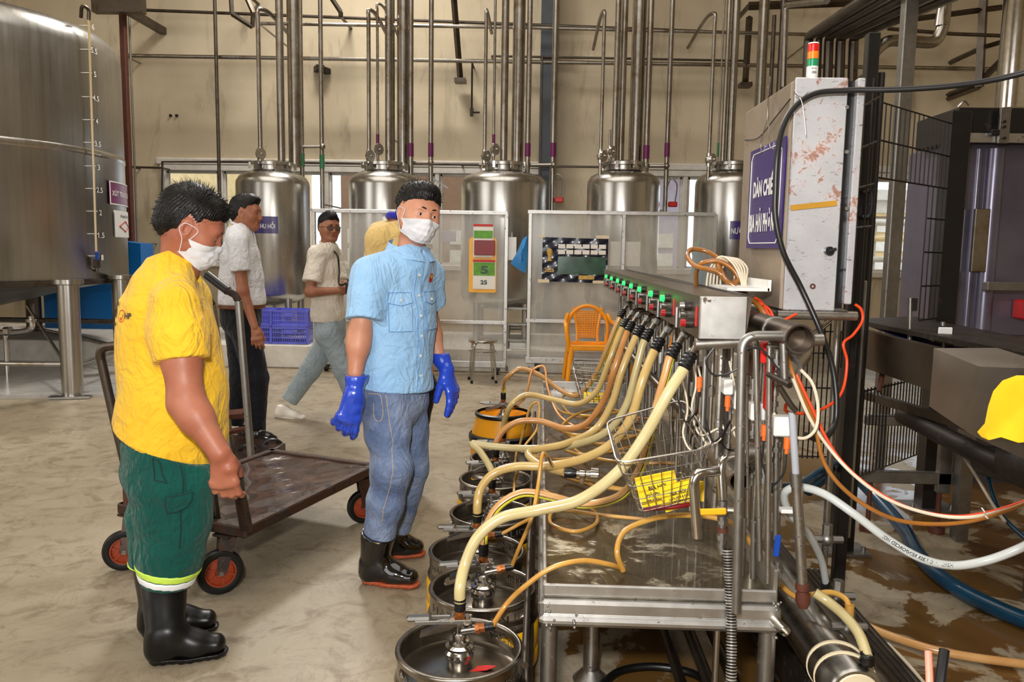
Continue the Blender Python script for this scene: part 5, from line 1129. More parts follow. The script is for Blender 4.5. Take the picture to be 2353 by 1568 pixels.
def card(c, ux, uy, w_, h, lab, txts, th=.0015):
    ux = Vector(ux).normalized(); uy = (Vector(uy) - ux * Vector(uy).dot(ux)).normalized(); nn = ux.cross(uy)
    if nn.y > 0: nn = -nn
    t = thing('card', c, lab, 'card', 'yellow cards in the baskets'); m = MB(); m.prism([(-w_ / 2, -h / 2), (w_ / 2, -h / 2), (w_ / 2, h / 2), (-w_ / 2, h / 2)], c, ux, uy, nn * th); m.build('sheet', M['card_yellow'], t)
    m = MB()
    for (s_, v_, ww, hh) in txts: text_to(m, s_, Vector(c) + nn * (th + .0006) + uy * (v_ * h), ux, uy, ww * w_, hh * h, .035)
    m.build('lettering', M['black_print'], t)
TX_ = [('BIA HƠI', .12, .45, .14), ('HẢI PHÒNG', -.06, .6, .13), ('BIA TƯƠI KEG 20L', -.22, .66, .07), ('-----------------', .3, .8, .02)]
ux = (P(1545, 1095, 2.2) - P(1462, 1112, 2.2)); uy = V(-.03, .05, 1)
card(P(1512, 1128, 2.24), ux, uy, .115, .10, 'large yellow card at the left of the near wire basket', TX_)
card(P(1560, 1138, 2.21), P(1600, 1100, 2.2) - P(1540, 1118, 2.2), uy, .10, .075, 'yellow card overlapping at the right of the near wire basket', TX_)
card(P(1590, 1128, 2.3), (1, -.1, 0), (-.2, .3, 1), .07, .06, 'small yellow card corner behind the spout', [('BIA', 0, .5, .2)])
m = MB(); a = P(1478, 1172, 2.18); m.tube([a, a + V(.04, .01, .003), a + V(.1, .015, .008), a + V(.14, .03, .012)], .007, 8); one('tube', m, M['dark_red_print'], 'dark red tube lying at the bottom of the near wire basket', 'tube')
t, b = basket([P(1312, 850, 4.2), P(1436, 862, 4.2), P(1430, 832, 4.7), P(1318, 828, 4.7)], [P(1335, 926, 4.25), P(1418, 928, 4.25), P(1416, 900, 4.6), P(1336, 898, 4.6)], 0, 'far wire basket with a yellow card behind the hanging hoses', 7, 5, 4, .0018)
card(P(1366, 915, 4.35), (1, -.05, 0), (0, .9, .45), .12, .10, 'yellow card in the far wire basket', [('BIA HƠI', .1, .5, .2), ('HẢI PHÒNG', -.15, .6, .18)])
# ---------------------------------------------------------------- coiled hoses lying on the control box
m = MB(); Yh = 2.75
q = [(1600, 655, 2.9), (1600, 625, 2.85), (1612, 606, 2.8), (1650, 600, 2.78), (1685, 620, 2.76), (1697, 645, 2.75), (1680, 652, 2.75), (1650, 625, 2.76), (1600, 612, 2.8), (1580, 590, 2.85), (1590, 573, 2.9), (1625, 578, 2.9), (1665, 605, 2.85), (1690, 630, 2.8), (1682, 652, 2.75), (1662, 640, 2.75), (1650, 610, 2.78), (1648, 598, 2.8), (1665, 640, 2.74), (1700, 668, 2.62), (1740, 700, 2.5), (1768, 745, 2.35), (1790, 780, 2.2)]
m.tube([P(*p) for p in q], .0085, 12, step=.014); one('hose', m, M['brown_hose'], 'amber brown hose coiled on top of the long control box', 'hose')
for k in range(5):
    m = MB(); d = k * 8; m.tube([P(1622 + d, 668, 2.8), P(1630 + d, 620 - k * 2, 2.8), P(1655 + d, 590 + k, 2.8), P(1684 + d, 606 + 2 * k, 2.75), P(1704 + d * .3, 650, 2.7), P(1706 + d * .3, 676, 2.68)], .0036, 8, step=.015)
    one('cable', m, M['cream_cable'], '%s cream cable of the bundle arching beside the coiled brown hose' % ('outermost left', 'second', 'middle', 'fourth', 'outermost right')[k], 'cable', 'cream cable bundle')
m = MB(); m.box((.645, 2.62, 1.292), (.13, .26, .01)); m.box((.71, 2.62, 1.305), (.01, .26, .035)); one('cable_tray', m, M['white_plastic'], 'white cable tray behind the long control box', 'tray')
# ---------------------------------------------------------------- rusty electrical cabinet
t = NT('rusty_panel'); v = t.coord(); n = t.noise(v, 26, 8, .75, .6); b = t.noise(v, 5, 5, .6); sc_ = t.noise(t.coord('Object', (1, 1, 3)), 40, 6, .7, .5)
cc = t.ramp(b, [(.3, srgb(196, 196, 200)), (.7, srgb(222, 222, 226))])
k = t.ramp(t.math('ADD', t.math('MULTIPLY', n, .65), t.math('MULTIPLY', b, .35)), [(.535, W4(0)), (.575, W4(.85))])
cc = t.mix(k, cc, t.ramp(n, [(.5, srgb(168, 100, 54)), (.7, srgb(96, 50, 28))])); k2 = t.ramp(sc_, [(.62, W4(0)), (.65, W4(.7))]); cc = t.mix(k2, cc, srgb(96, 84, 78))
t.set(color=cc, rough=t.math('ADD', .30, t.math('MULTIPLY', k, .4)), metal=t.math('SUBTRACT', .45, t.math('MULTIPLY', k, .45))); t.bump(n, .12, .003); M['rusty_panel'] = t.mat
t = NT('cabinet_side'); v = t.coord(); n = t.noise(v, 22, 8, .75, .6); b = t.noise(v, 3, 5, .6); sx = t.n('ShaderNodeSeparateXYZ'); t.l(t.tc.outputs['Object'], sx.inputs[0])
cc = t.ramp(b, [(.3, srgb(142, 128, 110)), (.7, srgb(170, 154, 136))]); k = t.ramp(n, [(.60, W4(0)), (.66, W4(.8))]); cc = t.mix(k, cc, srgb(120, 66, 42)); t.set(color=cc, rough=.42, metal=.35); M['cabinet_side'] = t.mat
cx0 = P(1815, 400, 2.5).x; cz1 = P(1815, 180, 2.5).z; cz0 = 1.232; cw = .158; cdp = .53
CT = thing('control_cabinet', (cx0 + cw / 2, 2.5 + cdp / 2, cz0), 'rust spotted grey electrical cabinet standing on the pipe frame', 'cabinet')
m = MB(); m.box((cx0 + cw / 2 + .001, 2.5 + cdp / 2, (cz0 + cz1) / 2), (cw - .004, cdp - .01, cz1 - cz0), bev=.004); m.build('body', M['cabinet_side'], CT)
m = MB(); m.box((cx0 + cw / 2, 2.497, (cz0 + cz1) / 2), (cw, .008, cz1 - cz0 + .004), bev=.003); m.build('side_panel', M['rusty_panel'], CT)
m = MB(); m.box((cx0 - .006, 2.5 + cdp / 2, (cz0 + cz1) / 2 - .005), (.012, cdp + .01, cz1 - cz0 - .012), bev=.003); m.build('door', M['cabinet_side'], CT)
m = MB(); m.box((cx0 + cw + .014, 2.52, (cz0 + cz1) / 2), (.026, .02, cz1 - cz0 - .01)); m.build('gap_shade', M['black_rubber'], CT)  # solid dark strip standing in for the shaded gap beside the edge plate
m = MB(); m.box((cx0 + cw + .037, 2.50, (cz0 + cz1) / 2 + .01), (.022, .03, cz1 - cz0 - .02), bev=.003); m.build('edge_plate', M['rusty_panel'], CT)
for py in (248, 350, 480, 620):
    a = P(1943, py, 2.5); m = MB(); m.cyl(a, a - V(0, .012, 0), .006, n=8); m.build('bolt', M['galv'], CT)
a = P(1903, 577, 2.49); m = MB(); m.cyl(a, a - V(0, .016, 0), .0135, n=20); m.box(a - V(-.008, .018, -.003), (.022, .008, .008), Matrix.Rotation(-.5, 3, 'Y'), .002); m.build('black_knob', M['black_plastic'], CT)
a = P(1867, 658, 2.49); m = MB(); m.lathe([(.004, .0), (.0085, .0), (.0085, .004), (.004, .004), (.004, .0)], a, 14, axis=(0, -1, 0)); m.build('rusty_hole', M['rust_paint'], CT)
a0 = P(1816, 478, 2.49); a1 = P(1922, 467, 2.49); m = MB(); d = (a1 - a0); m.box((a0 + a1) / 2 - V(0, .003, 0), (d.length, .002, .0165), Matrix.Rotation(-math.atan2(d.z, d.x), 3, 'Y')); m.build('brown_tape', simple('brown_tape', (186, 136, 40), .4, var=.1).mat, CT)
# stack light
a = P(1866, 170, 2.62); a.z = cz1 + .001
SL = thing('stack_light', a, 'stack light with red, amber and green segments on the rusty cabinet', 'light')
m = MB(); m.cyl(a, a + V(0, 0, .012), .010, n=14); m.cyl(a + V(0, 0, .012), a + V(0, 0, .028), .014, .017, n=18); m.cyl(a + V(0, 0, .028), a + V(0, 0, .060), .018, n=24); m.build('base', M['white_plastic'], SL)
m = MB(); text_to(m, 'MODEL', a + V(0, -.0186, .052), (1, 0, 0), (0, 0, 1), .016, .004, .01); 
for k in range(5): m.box(a + V(-.006 + k * .003, -.0186, .040), (.0015, .0006, .008))
m.build('print', M['black_print'], SL)
for k, (c, nm) in enumerate(((('sl_green'), (24, 140, 90)), (('sl_amber'), (236, 128, 26)), (('sl_red'), (206, 26, 20)))):
    simple(c, nm, .15, coat=.6, var=.1); m = MB(); z = .060 + k * .023; m.lathe([(.004, z), (.0172, z), (.0178, z + .004), (.0172, z + .008), (.0178, z + .012), (.0172, z + .016), (.0178, z + .02), (.0172, z + .0225), (.004, z + .0225)], a, 24); m.build('segment', M[c], SL)
m = MB(); m.lathe([(.0172, .129), (.016, .133), (.004, .134)], a, 24); m.build('cap', M['white_plastic'], SL)
# the sign hung on the cabinet door
sg0 = P(1712, 562, 2.48 + .53 * .97); 
SX = cx0 - .028
def onside(px, py, X=SX):
    r = ray(px, py); return CAM + r * ((X - CAM.x) / r.x)
c_ = [onside(1729, 350), onside(1811, 309), onside(1788, 572), onside(1711, 568)]
uy_ = ((c_[1] + c_[0]) / 2 - (c_[2] + c_[3]) / 2); ux_ = ((c_[1] + c_[2]) / 2 - (c_[0] + c_[3]) / 2)   # ux_ goes towards the camera (image right)
cen = sum(c_, Vector()) / 4; SWd, SHt = ux_.length, uy_.length
ux_.normalize(); uy_ = (uy_ - ux_ * uy_.dot(ux_)).normalized()
SG = thing('sign', cen, 'purple hanging sign with two lines of white capitals on the cabinet door', 'sign')
m = MB(); m.prism([(-SWd / 2, -SHt / 2), (SWd / 2, -SHt / 2), (SWd / 2, SHt / 2), (-SWd / 2, SHt / 2)], cen, ux_, uy_, (.004, 0, 0)); m.build('plate', M['purple_sign'], SG)
m = MB(); w2, h2 = SWd * .43, SHt * .45; nrm = V(-.0015, 0, 0)
for (a, b) in (((-w2, h2 - .02), (-w2, -h2 + .02)), ((w2, h2 - .02), (w2, -h2 + .02)), ((-w2 + .02, h2), (w2 - .02, h2)), ((-w2 + .02, -h2), (w2 - .02, -h2)), ((-w2, h2 - .02), (-w2 + .02, h2)), ((w2, h2 - .02), (w2 - .02, h2)), ((-w2, -h2 + .02), (-w2 + .02, -h2)), ((w2, -h2 + .02), (w2 - .02, -h2))):
    m.cyl(cen + ux_ * a[0] + uy_ * a[1] + nrm, cen + ux_ * b[0] + uy_ * b[1] + nrm, .0018, n=4)
text_to(m, 'DÀN CHIẾT', cen + nrm * 1.6 + uy_ * SHt * .13, ux_, uy_, SWd * .66, SHt * .25, .045); text_to(m, 'BIA HẢI PHÒNG', cen + nrm * 1.6 - uy_ * SHt * .22, ux_, uy_, SWd * .80, SHt * .24, .045)
m.build('lettering', M['white_print'], SG)
m = MB(); top = cen + uy_ * SHt / 2; q = onside(1765, 222, SX)
for s_ in (-1, 1): m.tube([top + ux_ * s_ * .05 + V(-.004, 0, -.02), top + ux_ * s_ * .05 + V(-.008, 0, .01), (top + q) / 2 + ux_ * s_ * .012, q], .0015, 5)
m.tube([q, q + V(0, .01, .03), q + V(0, -.01, .06), q + V(0, 0, .0)], .0018, 5); m.build('hanging_wire', M['wire_steel'], SG)
m = MB(); m.tube([(cx0 - .014, 3.02, 1.82), (cx0 - .02, 2.8, 1.80), (cx0 - .02, 2.62, 1.835), (cx0 - .014, 2.49, 1.87)], .0018, 5); one('string', m, M['black_cable'], 'thin dark string stretched across the top of the cabinet door', 'string')
# ---------------------------------------------------------------- thick black cable and other cables and hoses on the right
hose([(2420, 150, 2.3), (2300, 180, 2.35), (2200, 196, 2.38), (2060, 206, 2.42), (1940, 208, 2.45), (1870, 216, 2.455), (1826, 246, 2.45), (1800, 290, 2.44), (1786, 360, 2.42), (1782, 430, 2.42), (1782, 500, 2.42), (1800, 580, 2.42), (1840, 660, 2.43), (1885, 760, 2.4), (1912, 840, 2.4), (1922, 920, 2.38), (1918, 975, 2.36), (1890, 1010, 2.3), (1850, 1000, 2.25)], .0085, 'black_cable', 'thick black cable sweeping over the rusty cabinet and down its front', 'cable', cat='cable')
m = MB(); a = P(1838, 232, 2.44); m.tube([a + V(-.02, -.01, .03), a + V(.0, -.012, 0), a + V(.012, -.012, -.05), a + V(.02, -.01, -.10)], .0012, 5); m.tube([a + V(.02, -.01, .025), a + V(.0, -.014, .008), a + V(-.02, -.01, .02)], .0015, 5); one('tie_wire', m, M['galv'], 'pale tie wire knotted round the black cable at the cabinet top', 'wire')
hose([(1640, 672, 2.7), (1716, 686, 2.55), (1760, 705, 2.5), (1782, 745, 2.35), (1800, 775, 2.25), (1830, 860, 2.2), (1862, 930, 2.18), (1900, 1010, 2.16), (1935, 1062, 2.14), (2000, 1120, 2.1), (2090, 1168, 2.08), (2190, 1187, 2.05), (2270, 1178, 2.05), (2360, 1150, 2.05), (2420, 1125, 2.05)], .0045, 'orange_cable', 'orange cable hanging across the right side', 'cable', cat='cable')
hose([(1965, 700, 2.5), (1978, 710, 2.5), (1982, 735, 2.5), (1960, 770, 2.48), (1938, 790, 2.45), (1946, 830, 2.45), (1935, 900, 2.42), (1900, 935, 2.36), (1850, 950, 2.3), (1806, 945, 2.25), (1806, 930, 2.22)], .0045, 'orange_cable', 'orange cable curling down beside the black post', 'cable', cat='cable')
hose([(1715, 676, 2.6), (1745, 690, 2.55), (1775, 730, 2.4), (1800, 735, 2.38), (1830, 722, 2.4)], .004, 'orange_cable', 'short orange cable looped beneath the cabinet', 'cable', cat='cable')
hose([(1822, 870, 2.12), (1860, 960, 2.12), (1905, 1030, 2.13), (1960, 1090, 2.1), (2040, 1148, 2.08), (2130, 1180, 2.06), (2210, 1190, 2.04), (2290, 1178, 2.04), (2420, 1134, 2.04)], .0048, 'cream_cable', 'cream cable following the orange one across the right side', 'cable', cat='cable')
hose([(1800, 790, 2.2), (1830, 880, 2.15), (1870, 970, 2.14), (1892, 1060, 2.12), (1925, 1110, 2.1), (1985, 1160, 2.08), (2060, 1195, 2.06), (2150, 1205, 2.05), (2230, 1198, 2.04), (2300, 1178, 2.03), (2420, 1130, 2.03)], .0058, 'brown_hose', 'amber brown hose hanging in a long sag on the right', 'hose')
hose([(1840, 850, 2.1), (1866, 880, 2.1), (1880, 940, 2.1), (1872, 990, 2.1), (1845, 1008, 2.12), (1800, 990, 2.15), (1778, 950, 2.18)], .0045, 'cream_cable', 'cream cable loop beside the grey plastic pipe', 'cable', cat='cable')
wht = hose([(1898, 1342, 2.5), (1888, 1290, 2.45), (1856, 1225, 2.35), (1818, 1185, 2.28), (1803, 1150, 2.25), (1808, 1128, 2.22), (1835, 1120, 2.2), (1890, 1134, 2.15), (1960, 1180, 2.1), (2040, 1240, 2.08), (2120, 1285, 2.05), (2190, 1300, 2.04), (2262, 1290, 2.03), (2340, 1262, 2.0), (2420, 1220, 2.0)], .0115, 'hose_white', 'white braided hose looping out to the right')
wh = catmull([P(*p) for p in ((1960, 1180, 2.1), (2040, 1240, 2.08), (2120, 1285, 2.05), (2190, 1300, 2.04), (2262, 1290, 2.03))], .01)[0]; m = MB()
def onhose(a, b, o=wh[10]):
    s_ = (.5 - a) * (len(wh) - 14) + 5; i = int(s_); f = s_ - i; p = wh[i] * (1 - f) + wh[i + 1] * f; t_ = (wh[i + 1] - wh[i]).normalized(); v_ = (CAM - p).normalized(); u_ = t_.cross(v_).normalized(); an = b / .0116; return p + (v_ * math.cos(an) - u_ * math.sin(an)) * .0122
text_to(m, 'HERO  PVC FIBER REINFORCED HOSE  20 ISP', 0, 0, 0, 1, .009, .03, onhose); m.build('hose_print', M['black_print'], wht)
m = MB(); a = P(1808, 1173, 2.22); m.box(a, (.04, .03, .012), bev=.002); one('clip', m, M['white_tie'], 'white plastic clip holding the white braided hose', 'clip')
m = MB(); a = P(1898, 1348, 2.5); m.cyl(a + V(0, 0, .02), a - V(0, 0, .035), .0155, n=14); one('hose_clamp', m, M['tape_black'], 'black clamp at the lower end of the white braided hose', 'clamp')
m = MB(); m.tube([P(2256, 1168, 2.03), P(2262, 1176, 2.02), P(2264, 1186, 2.03), P(2270, 1192, 2.02)], .002, 5); one('cable_tie', m, M['white_tie'], 'white cable tie round the hanging orange cable', 'tie')
blue = [G(1856, 1128, .06), G(1900, 1092, .12), G(1930, 1072, .16), G(1965, 1095, .14), G(2020, 1150, .08), G(2075, 1215, .035), G(2110, 1275, .035), G(2160, 1325, .035), G(2230, 1370, .035), G(2353, 1425, .035), G(2500, 1470, .035)]
m = MB(); m.tube(blue, .034, 20, step=.03); one('hose', m, M['blue_hose'], 'thick blue hose lying across the floor on the right', 'hose', None, 60)
m = MB(); m.tube([P(1775, 1122, 2.8), P(1830, 1120, 2.9), P(1880, 1090, 3.1), P(1925, 1068, 3.3)], .02, 12, step=.03); one('hose', m, M['blue_hose'], 'shorter blue hose behind the speckled pipes', 'hose', None, 60)
m = MB(); m.tube([G(1962, 1425, .03), G(2020, 1452, .02), G(2080, 1474, .02), G(2150, 1495, .02), G(2240, 1512, .02), G(2420, 1535, .02)], .0155, 16, step=.02, twist=-.3); one('hose', m, M['hose_stripe'], 'peach hose with a yellow stripe lying on the floor at the lower right', 'hose', None, 60)
hose([(1872, 1362, 2.2), (1905, 1385, 2.18), (1945, 1420, 2.12), (1975, 1460, 2.06), (1994, 1512, 2.0)], .0145, 'hose_pale', 'pale braided hose bending down to the small floor cylinder')
m = MB(); a = P(1994, 1512, 2.0); m.lathe([(.016, -.02), (.021, -.012), (.018, 0), (.021, .008), (.015, .014)], a, 16, axis=(.05, -.1, 1)); one('hose_clamp', m, M['tape_black'], 'black clamp at the end of the hose on the floor cylinder', 'clamp')
m = MB(); m.tube([G(2040, 1480, .01), G(2080, 1520, .01), G(2140, 1590, .01)], .006, 8); one('cable', m, M['cream_cable'], 'cream cable on the floor below the striped hose', 'cable')
m = MB(); q = [G(1380, 1568, .014), G(1420, 1545, .014), G(1480, 1533, .014), G(1540, 1536, .014), G(1600, 1552, .014), G(1660, 1600, .014)]; q[0] = G(1372, 1590, .014); m.tube(q, .0135, 12, step=.02); one('hose', m, M['black_rubber'], 'black hose curving on the floor under the tray', 'hose')
# pincers with one salmon and one black grip at the bottom right
PN = thing('pincers', P(2160, 1600, 1.3), 'pincers with one salmon and one black handle at the bottom right', 'tool')
m = MB(); m.tube([P(2136, 1640, 1.25), P(2136, 1570, 1.27), P(2133, 1498, 1.3)], .006, 10); m.build('salmon_handle', simple('salmon', (226, 132, 110), .45).mat, PN)
m = MB(); m.tube([P(2150, 1640, 1.25), P(2160, 1570, 1.27), P(2170, 1494, 1.3)], .0085, 10); m.build('black_handle', M['black_plastic'], PN)
m = MB(); m.cyl(P(2142, 1700, 1.25), P(2145, 1635, 1.25), .012, n=10); m.build('jaw', M['dark_iron'], PN)
# ---------------------------------------------------------------- black posts and wire fence
FE = thing('wire_fence', G(1975, 1275), 'black wire mesh safety fence with square posts', 'fence')
b0 = G(1978, 1268); Yp = b0.y
def bpost(px, py, Y, w_, parent, foot=True):
    a = P(px, py, Y); b = G(px, py + 1000); m = MB(); x = a.x; m.box((x, Y, a.z / 2), (w_, w_, a.z), bev=.004); m.build('post', M['black_paint'], parent)
    if foot:
        m = MB(); m.box((x, Y, .008), (w_ * 2.6, w_ * 1.9, .014)); m.build('foot_plate', M['galv'], parent)
        for sx_ in (-1, 1): 
            m = MB(); m.cyl((x + sx_ * w_, Y - w_ * .5, .012), (x + sx_ * w_, Y - w_ * .5, .04), .010, n=6); m.build('anchor_bolt', M['galv'], parent)
    return x
xa = bpost(2003, 170, Yp, .088, FE)
xb = bpost(2200, 258, 4.4, .105, FE)
m = MB(); zt_ = P(2100, 256, 4.0).z; zb_ = P(2100, 1188, 3.9).z
def fx(u): return V(xa + (xb - xa) * u, Yp + (4.4 - Yp) * u, 0)
def panel(u0, u1, z0, z1, n, zs_, nm='mesh_panel', f=fx):
    m = MB()
    for k in range(n + 1):
        p = f(u0 + (u1 - u0) * k / n); m.cyl(V(p.x, p.y, z0), V(p.x, p.y, z1), .0035, n=4)
    for z in zs_:
        p = f(u0); q = f(u1); m.cyl(V(p.x, p.y - .004, z), V(q.x, q.y - .004, z), .0042, n=4)
    m.build(nm, M['black_paint'], FE, kind='stuff')
zc = [P(2100, y, 4.0).z for y in (256, 338, 419)]
panel(.06, .95, zc[2], zc[0], 17, zc); 
panel(.70, .95, P(2150, 740, 4.1).z, zc[2], 4, [P(2150, y, 4.1).z for y in (500, 580, 660, 740)])
panel(.06, .80, P(2050, 1072, 4).z, P(2050, 880, 4).z, 20, [P(2050, 1072, 4).z, P(2050, 885, 4).z])
fl = lambda u: V(P(1968 + 30 * u, 500, 3.1).x, 2.95 + .55 * u, 0)
panel(0, 1, .95, P(1985, 200, 3.2).z, 6, [P(1985, y, 3.2).z for y in (250, 345, 435, 525)], f=fl)
fm = lambda u: V(P(1840 + 120 * u, 900, 4.2).x, 4.2, 0)
panel(0, 1, P(1900, 1055, 4.2).z, P(1900, 760, 4.2).z, 10, [P(1900, y, 4.2).z for y in (762, 812, 892, 1050)], f=fm)
m = MB(); a = P(1972, 600, 3.2); m.box((a.x, 3.2, 1.1), (.045, .045, 2.3), bev=.003); m.build('post', M['black_paint'], FE)
m = MB(); a = P(1952, 900, 3.3); m.box((a.x + .03, 3.35, .75), (.05, .05, 1.1), bev=.003); m.build('post', M['galv'], FE)
a = P(1984, 470, 3.2); m = MB(); m.tube([a + V(-.02, -.05, .04), a + V(.0, -.06, .05), a + V(.01, -.06, 0), a + V(0, -.06, -.05), a + V(-.02, -.05, -.05)], .008, 8); m.box(a + V(.01, -.05, -.03), (.03, .03, .06), bev=.004); m.build('latch', M['black_paint'], FE)
# wheeled frame behind: light grey cart frame under the conveyor
CF_ = thing('grey_frame', P(2100, 1090, 4.0), 'low grey steel frame on feet beneath the conveyor', 'frame')
for (p0, p1, w_) in (((2000, 965, 4.0), (2140, 968, 4.0), .05), ((1990, 1097, 4.0), (2180, 1097, 4.0), .05), ((2172, 1010, 4.0), (2168, 1120, 4.0), .055), ((2030, 960, 4.05), (2018, 1085, 4.05), .03)):
    a, b = P(*p0), P(*p1); m = MB(); d = b - a; m.box((a + b) / 2, (abs(d.x) + w_, .04, abs(d.z) + w_), bev=.004); m.build('bar', M['galv'], CF_)
for px in (2000, 2160):
    a = P(px, 1110, 4.0); m = MB(); m.cyl((a.x, a.y, a.z), (a.x, a.y, .02), .012, n=10); m.cyl((a.x, a.y, 0), (a.x, a.y, .03), .04, n=14); m.build('foot', M['rust_paint'], CF_)
# ---------------------------------------------------------------- purple machine cabinet with sheet metal tower
simple('purple_steel', (112, 108, 124), .3, metal=.6, var=.2, scale=3)
PM = thing('machine_housing', P(2290, 745, 4.8), 'tall purple grey machine housing at the right edge', 'machine')
c, w_, h = flat(2198, 2420, 325, 775, 4.8); m = MB(); m.box((c.x, 5.1, c.z), (w_, .6, h), bev=.01); m.build('main_panel', M['purple_steel'], PM)
c, w_, h = flat(2192, 2420, 250, 328, 4.75); m = MB(); m.box((c.x, 4.95, c.z), (w_, .5, h), bev=.006); m.build('top_beam', M['black_paint'], PM)
c, w_, h = flat(2226, 2420, 306, 330, 4.68); m = MB(); m.box(c, (w_, .02, h), bev=.002); m.build('worn_strip', M['worn_alu'], PM)
c, w_, h = flat(2299, 2316, 248, 330, 4.65); m = MB(); m.box(c, (w_, .02, h), bev=.002); m.build('slotted_bracket', M['galv'], PM)
for py in (280, 292, 318):
    a = P(2307, py, 4.63); m = MB(); m.cyl(a, a - V(0, .012, 0), .008, n=8); m.build('bolt', M['dark_iron'], PM)
c, w_, h = flat(2276, 2294, 298, 312, 4.65); m = MB(); m.box(c, (w_, .03, h), bev=.003); m.build('sensor', M['black_plastic'], PM)
for k, px in enumerate((2262, 2300)):
    a = P(px, 340, 4.75); b = P(px, 760, 4.75); m = MB(); m.cyl((a.x, 4.8, a.z), (a.x, 4.8, b.z), .05 if k else .02, n=24); m.build('round_column', M['purple_steel'], PM)
c, w_, h = flat(2240, 2262, 480, 625, 4.74); m = MB(); m.box(c, (w_, .03, h), bev=.003); m.build('grey_plate', M['pipe_steel'], PM)
c, w_, h = flat(2264, 2420, 648, 670, 4.6); m = MB(); m.box(c, (w_, .06, h), bev=.003); m.build('cross_bar', M['galv'], PM)
c, w_, h = flat(2192, 2420, 775, 1240, 4.9); m = MB(); m.box((c.x, 5.1, c.z / 1 ), (w_, .3, h), bev=.01); m.build('lower_panel', M['purple_steel'], PM)
c, w_, h = flat(2346, 2360, 690, 735, 4.7); m = MB(); m.box((c.x + .04, 4.72, c.z), (w_ + .06, .16, h), bev=.01); m.build('red_box', M['red_plastic'], PM)
m = MB(); 
for (px, py) in ((2213, 246), (2207, 330)): a = P(px, py, 4.6); m.tube([a + V(-.03, 0, .0), a + V(0, -.01, .03), a + V(.03, 0, .01)], .006, 6)
m.build('wire_ties', M['wire_steel'], PM)
# ---------------------------------------------------------------- conveyor
CV = thing('conveyor', (2.5, 3.0, 0), 'dark steel conveyor with blue edge strips running to the right', 'conveyor')
def beam(a0, a1, b1, b0, th, mat, name, parent=CV):
    m = MB(); q = [P(*a0), P(*a1), P(*b1), P(*b0)]; n = (q[1] - q[0]).cross(q[3] - q[0]).normalized()
    if n.y < 0: n = -n
    vs = q + [p + n * th for p in q]; m.add(vs, [(0, 1, 2, 3), (7, 6, 5, 4), (0, 4, 5, 1), (1, 5, 6, 2), (2, 6, 7, 3), (3, 7, 4, 0)]); return m.build(name, M[mat], parent)
metal('conveyor_steel', (120, 110, 98), .36, (1, 1, 1), 14, stain=(70, 58, 46))
beam((1955, 748, 4.1), (2420, 860, 2.3), (2420, 985, 2.3), (1955, 830, 4.1), .03, 'conveyor_steel', 'side_beam')
beam((1955, 742, 4.12), (2420, 840, 2.35), (2420, 800, 3.6), (2100, 735, 4.75), .02, 'dark_iron', 'belt')
for k in range(16):
    u = k / 15; a = P(2030 + 390 * u, 752 + 90 * u, 3.95 - 1.5 * u); b = P(2160 + 260 * u, 742 + 68 * u, 4.6 - 1.1 * u); m = MB(); m.cyl(a, b, .006, n=6); m.build('belt_slat', M['pipe_steel'], CV)
simple('blue_strip', (46, 44, 150), .35, dirt=(150, 140, 150), dirt_amt=.3, dscale=20)
def ribbon(pts, w3, mat, name, th=.008):
    m = MB(); q, _ = catmull([P(*p) for p in pts], .04); w3 = Vector(w3); n = len(q)
    vs = [p for p in q] + [p + w3 for p in q] + [p - V(0, 0, th) for p in q] + [p + w3 - V(0, 0, th) for p in q]; fs = []
    for i in range(n - 1): fs += [(i, i + 1, n + i + 1, n + i), (2 * n + i, 3 * n + i, 3 * n + i + 1, 2 * n + i + 1), (i, 2 * n + i, 2 * n + i + 1, i + 1), (n + i, n + i + 1, 3 * n + i + 1, 3 * n + i)]
    m.add(vs, fs); return m.build(name, M[mat], CV)
ribbon([(2000, 748, 4.0), (2060, 770, 3.7), (2120, 795, 3.45), (2180, 803, 3.3), (2222, 803, 3.2), (2260, 830, 2.95), (2300, 845, 2.75)], (.10, .05, .005), 'blue_strip', 'edge_strip')
ribbon([(2270, 780, 4.0), (2320, 790, 3.8), (2420, 800, 3.6)], (.03, .08, .0), 'blue_strip', 'far_edge_strip')
beam((2000, 900, 4.0), (2420, 1020, 2.5), (2420, 1045, 2.5), (2000, 918, 4.0), .03, 'conveyor_steel', 'lower_rail')
for (px, py, Y) in ((2062, 803, 3.6), (2173, 838, 3.2), (2058, 850, 3.6), (2167, 888, 3.2), (1957, 786, 4.0)):
    a = P(px, py, Y); m = MB(); m.cyl(a + V(0, .02, 0), a - V(0, .02, 0), .009, n=8); m.build('bolt', M['galv'], CV)
pxpipe([(2092, 685, 3.5), (2088, 860, 3.5)], 10, 'galv', 'sensor_post', parent=CV); m = MB(); m.box(P(2099, 700, 3.5), (.02, .03, .055)); m.build('sensor', M['dark_iron'], CV)
pxpipe([(2166, 740, 3.3), (2168, 800, 3.3)], 10, 'galv', 'reflector_post', parent=CV); m = MB(); m.box(P(2172, 762, 3.27), (.055, .012, .034), bev=.003); m.build('reflector', M['white_print'], CV); m = MB(); m.box(P(2172, 762, 3.29), (.062, .014, .045), bev=.003); m.build('reflector_case', M['black_plastic'], CV)
pxpipe([(2030, 845, 3.75), (2020, 900, 3.7)], 12, 'rust_paint', 'hanger', parent=CV)
m = MB(); m.cyl(P(2075, 955, 3.6), P(2420, 1130, 2.4), .038, n=18); m.build('round_rail', M['dark_iron'], CV)
m = MB(); m.cyl(P(2270, 1060, 3.0), P(2420, 1090, 2.3), .06, n=18); m.build('drive_housing', M['dark_iron'], CV)
for (x, y) in ((2230, 3.9), (2420, 3.2)): a = P(x, 900, y); m = MB(); m.box((a.x, y, .42), (.06, .06, .84)); m.build('leg', M['galv'], CV)
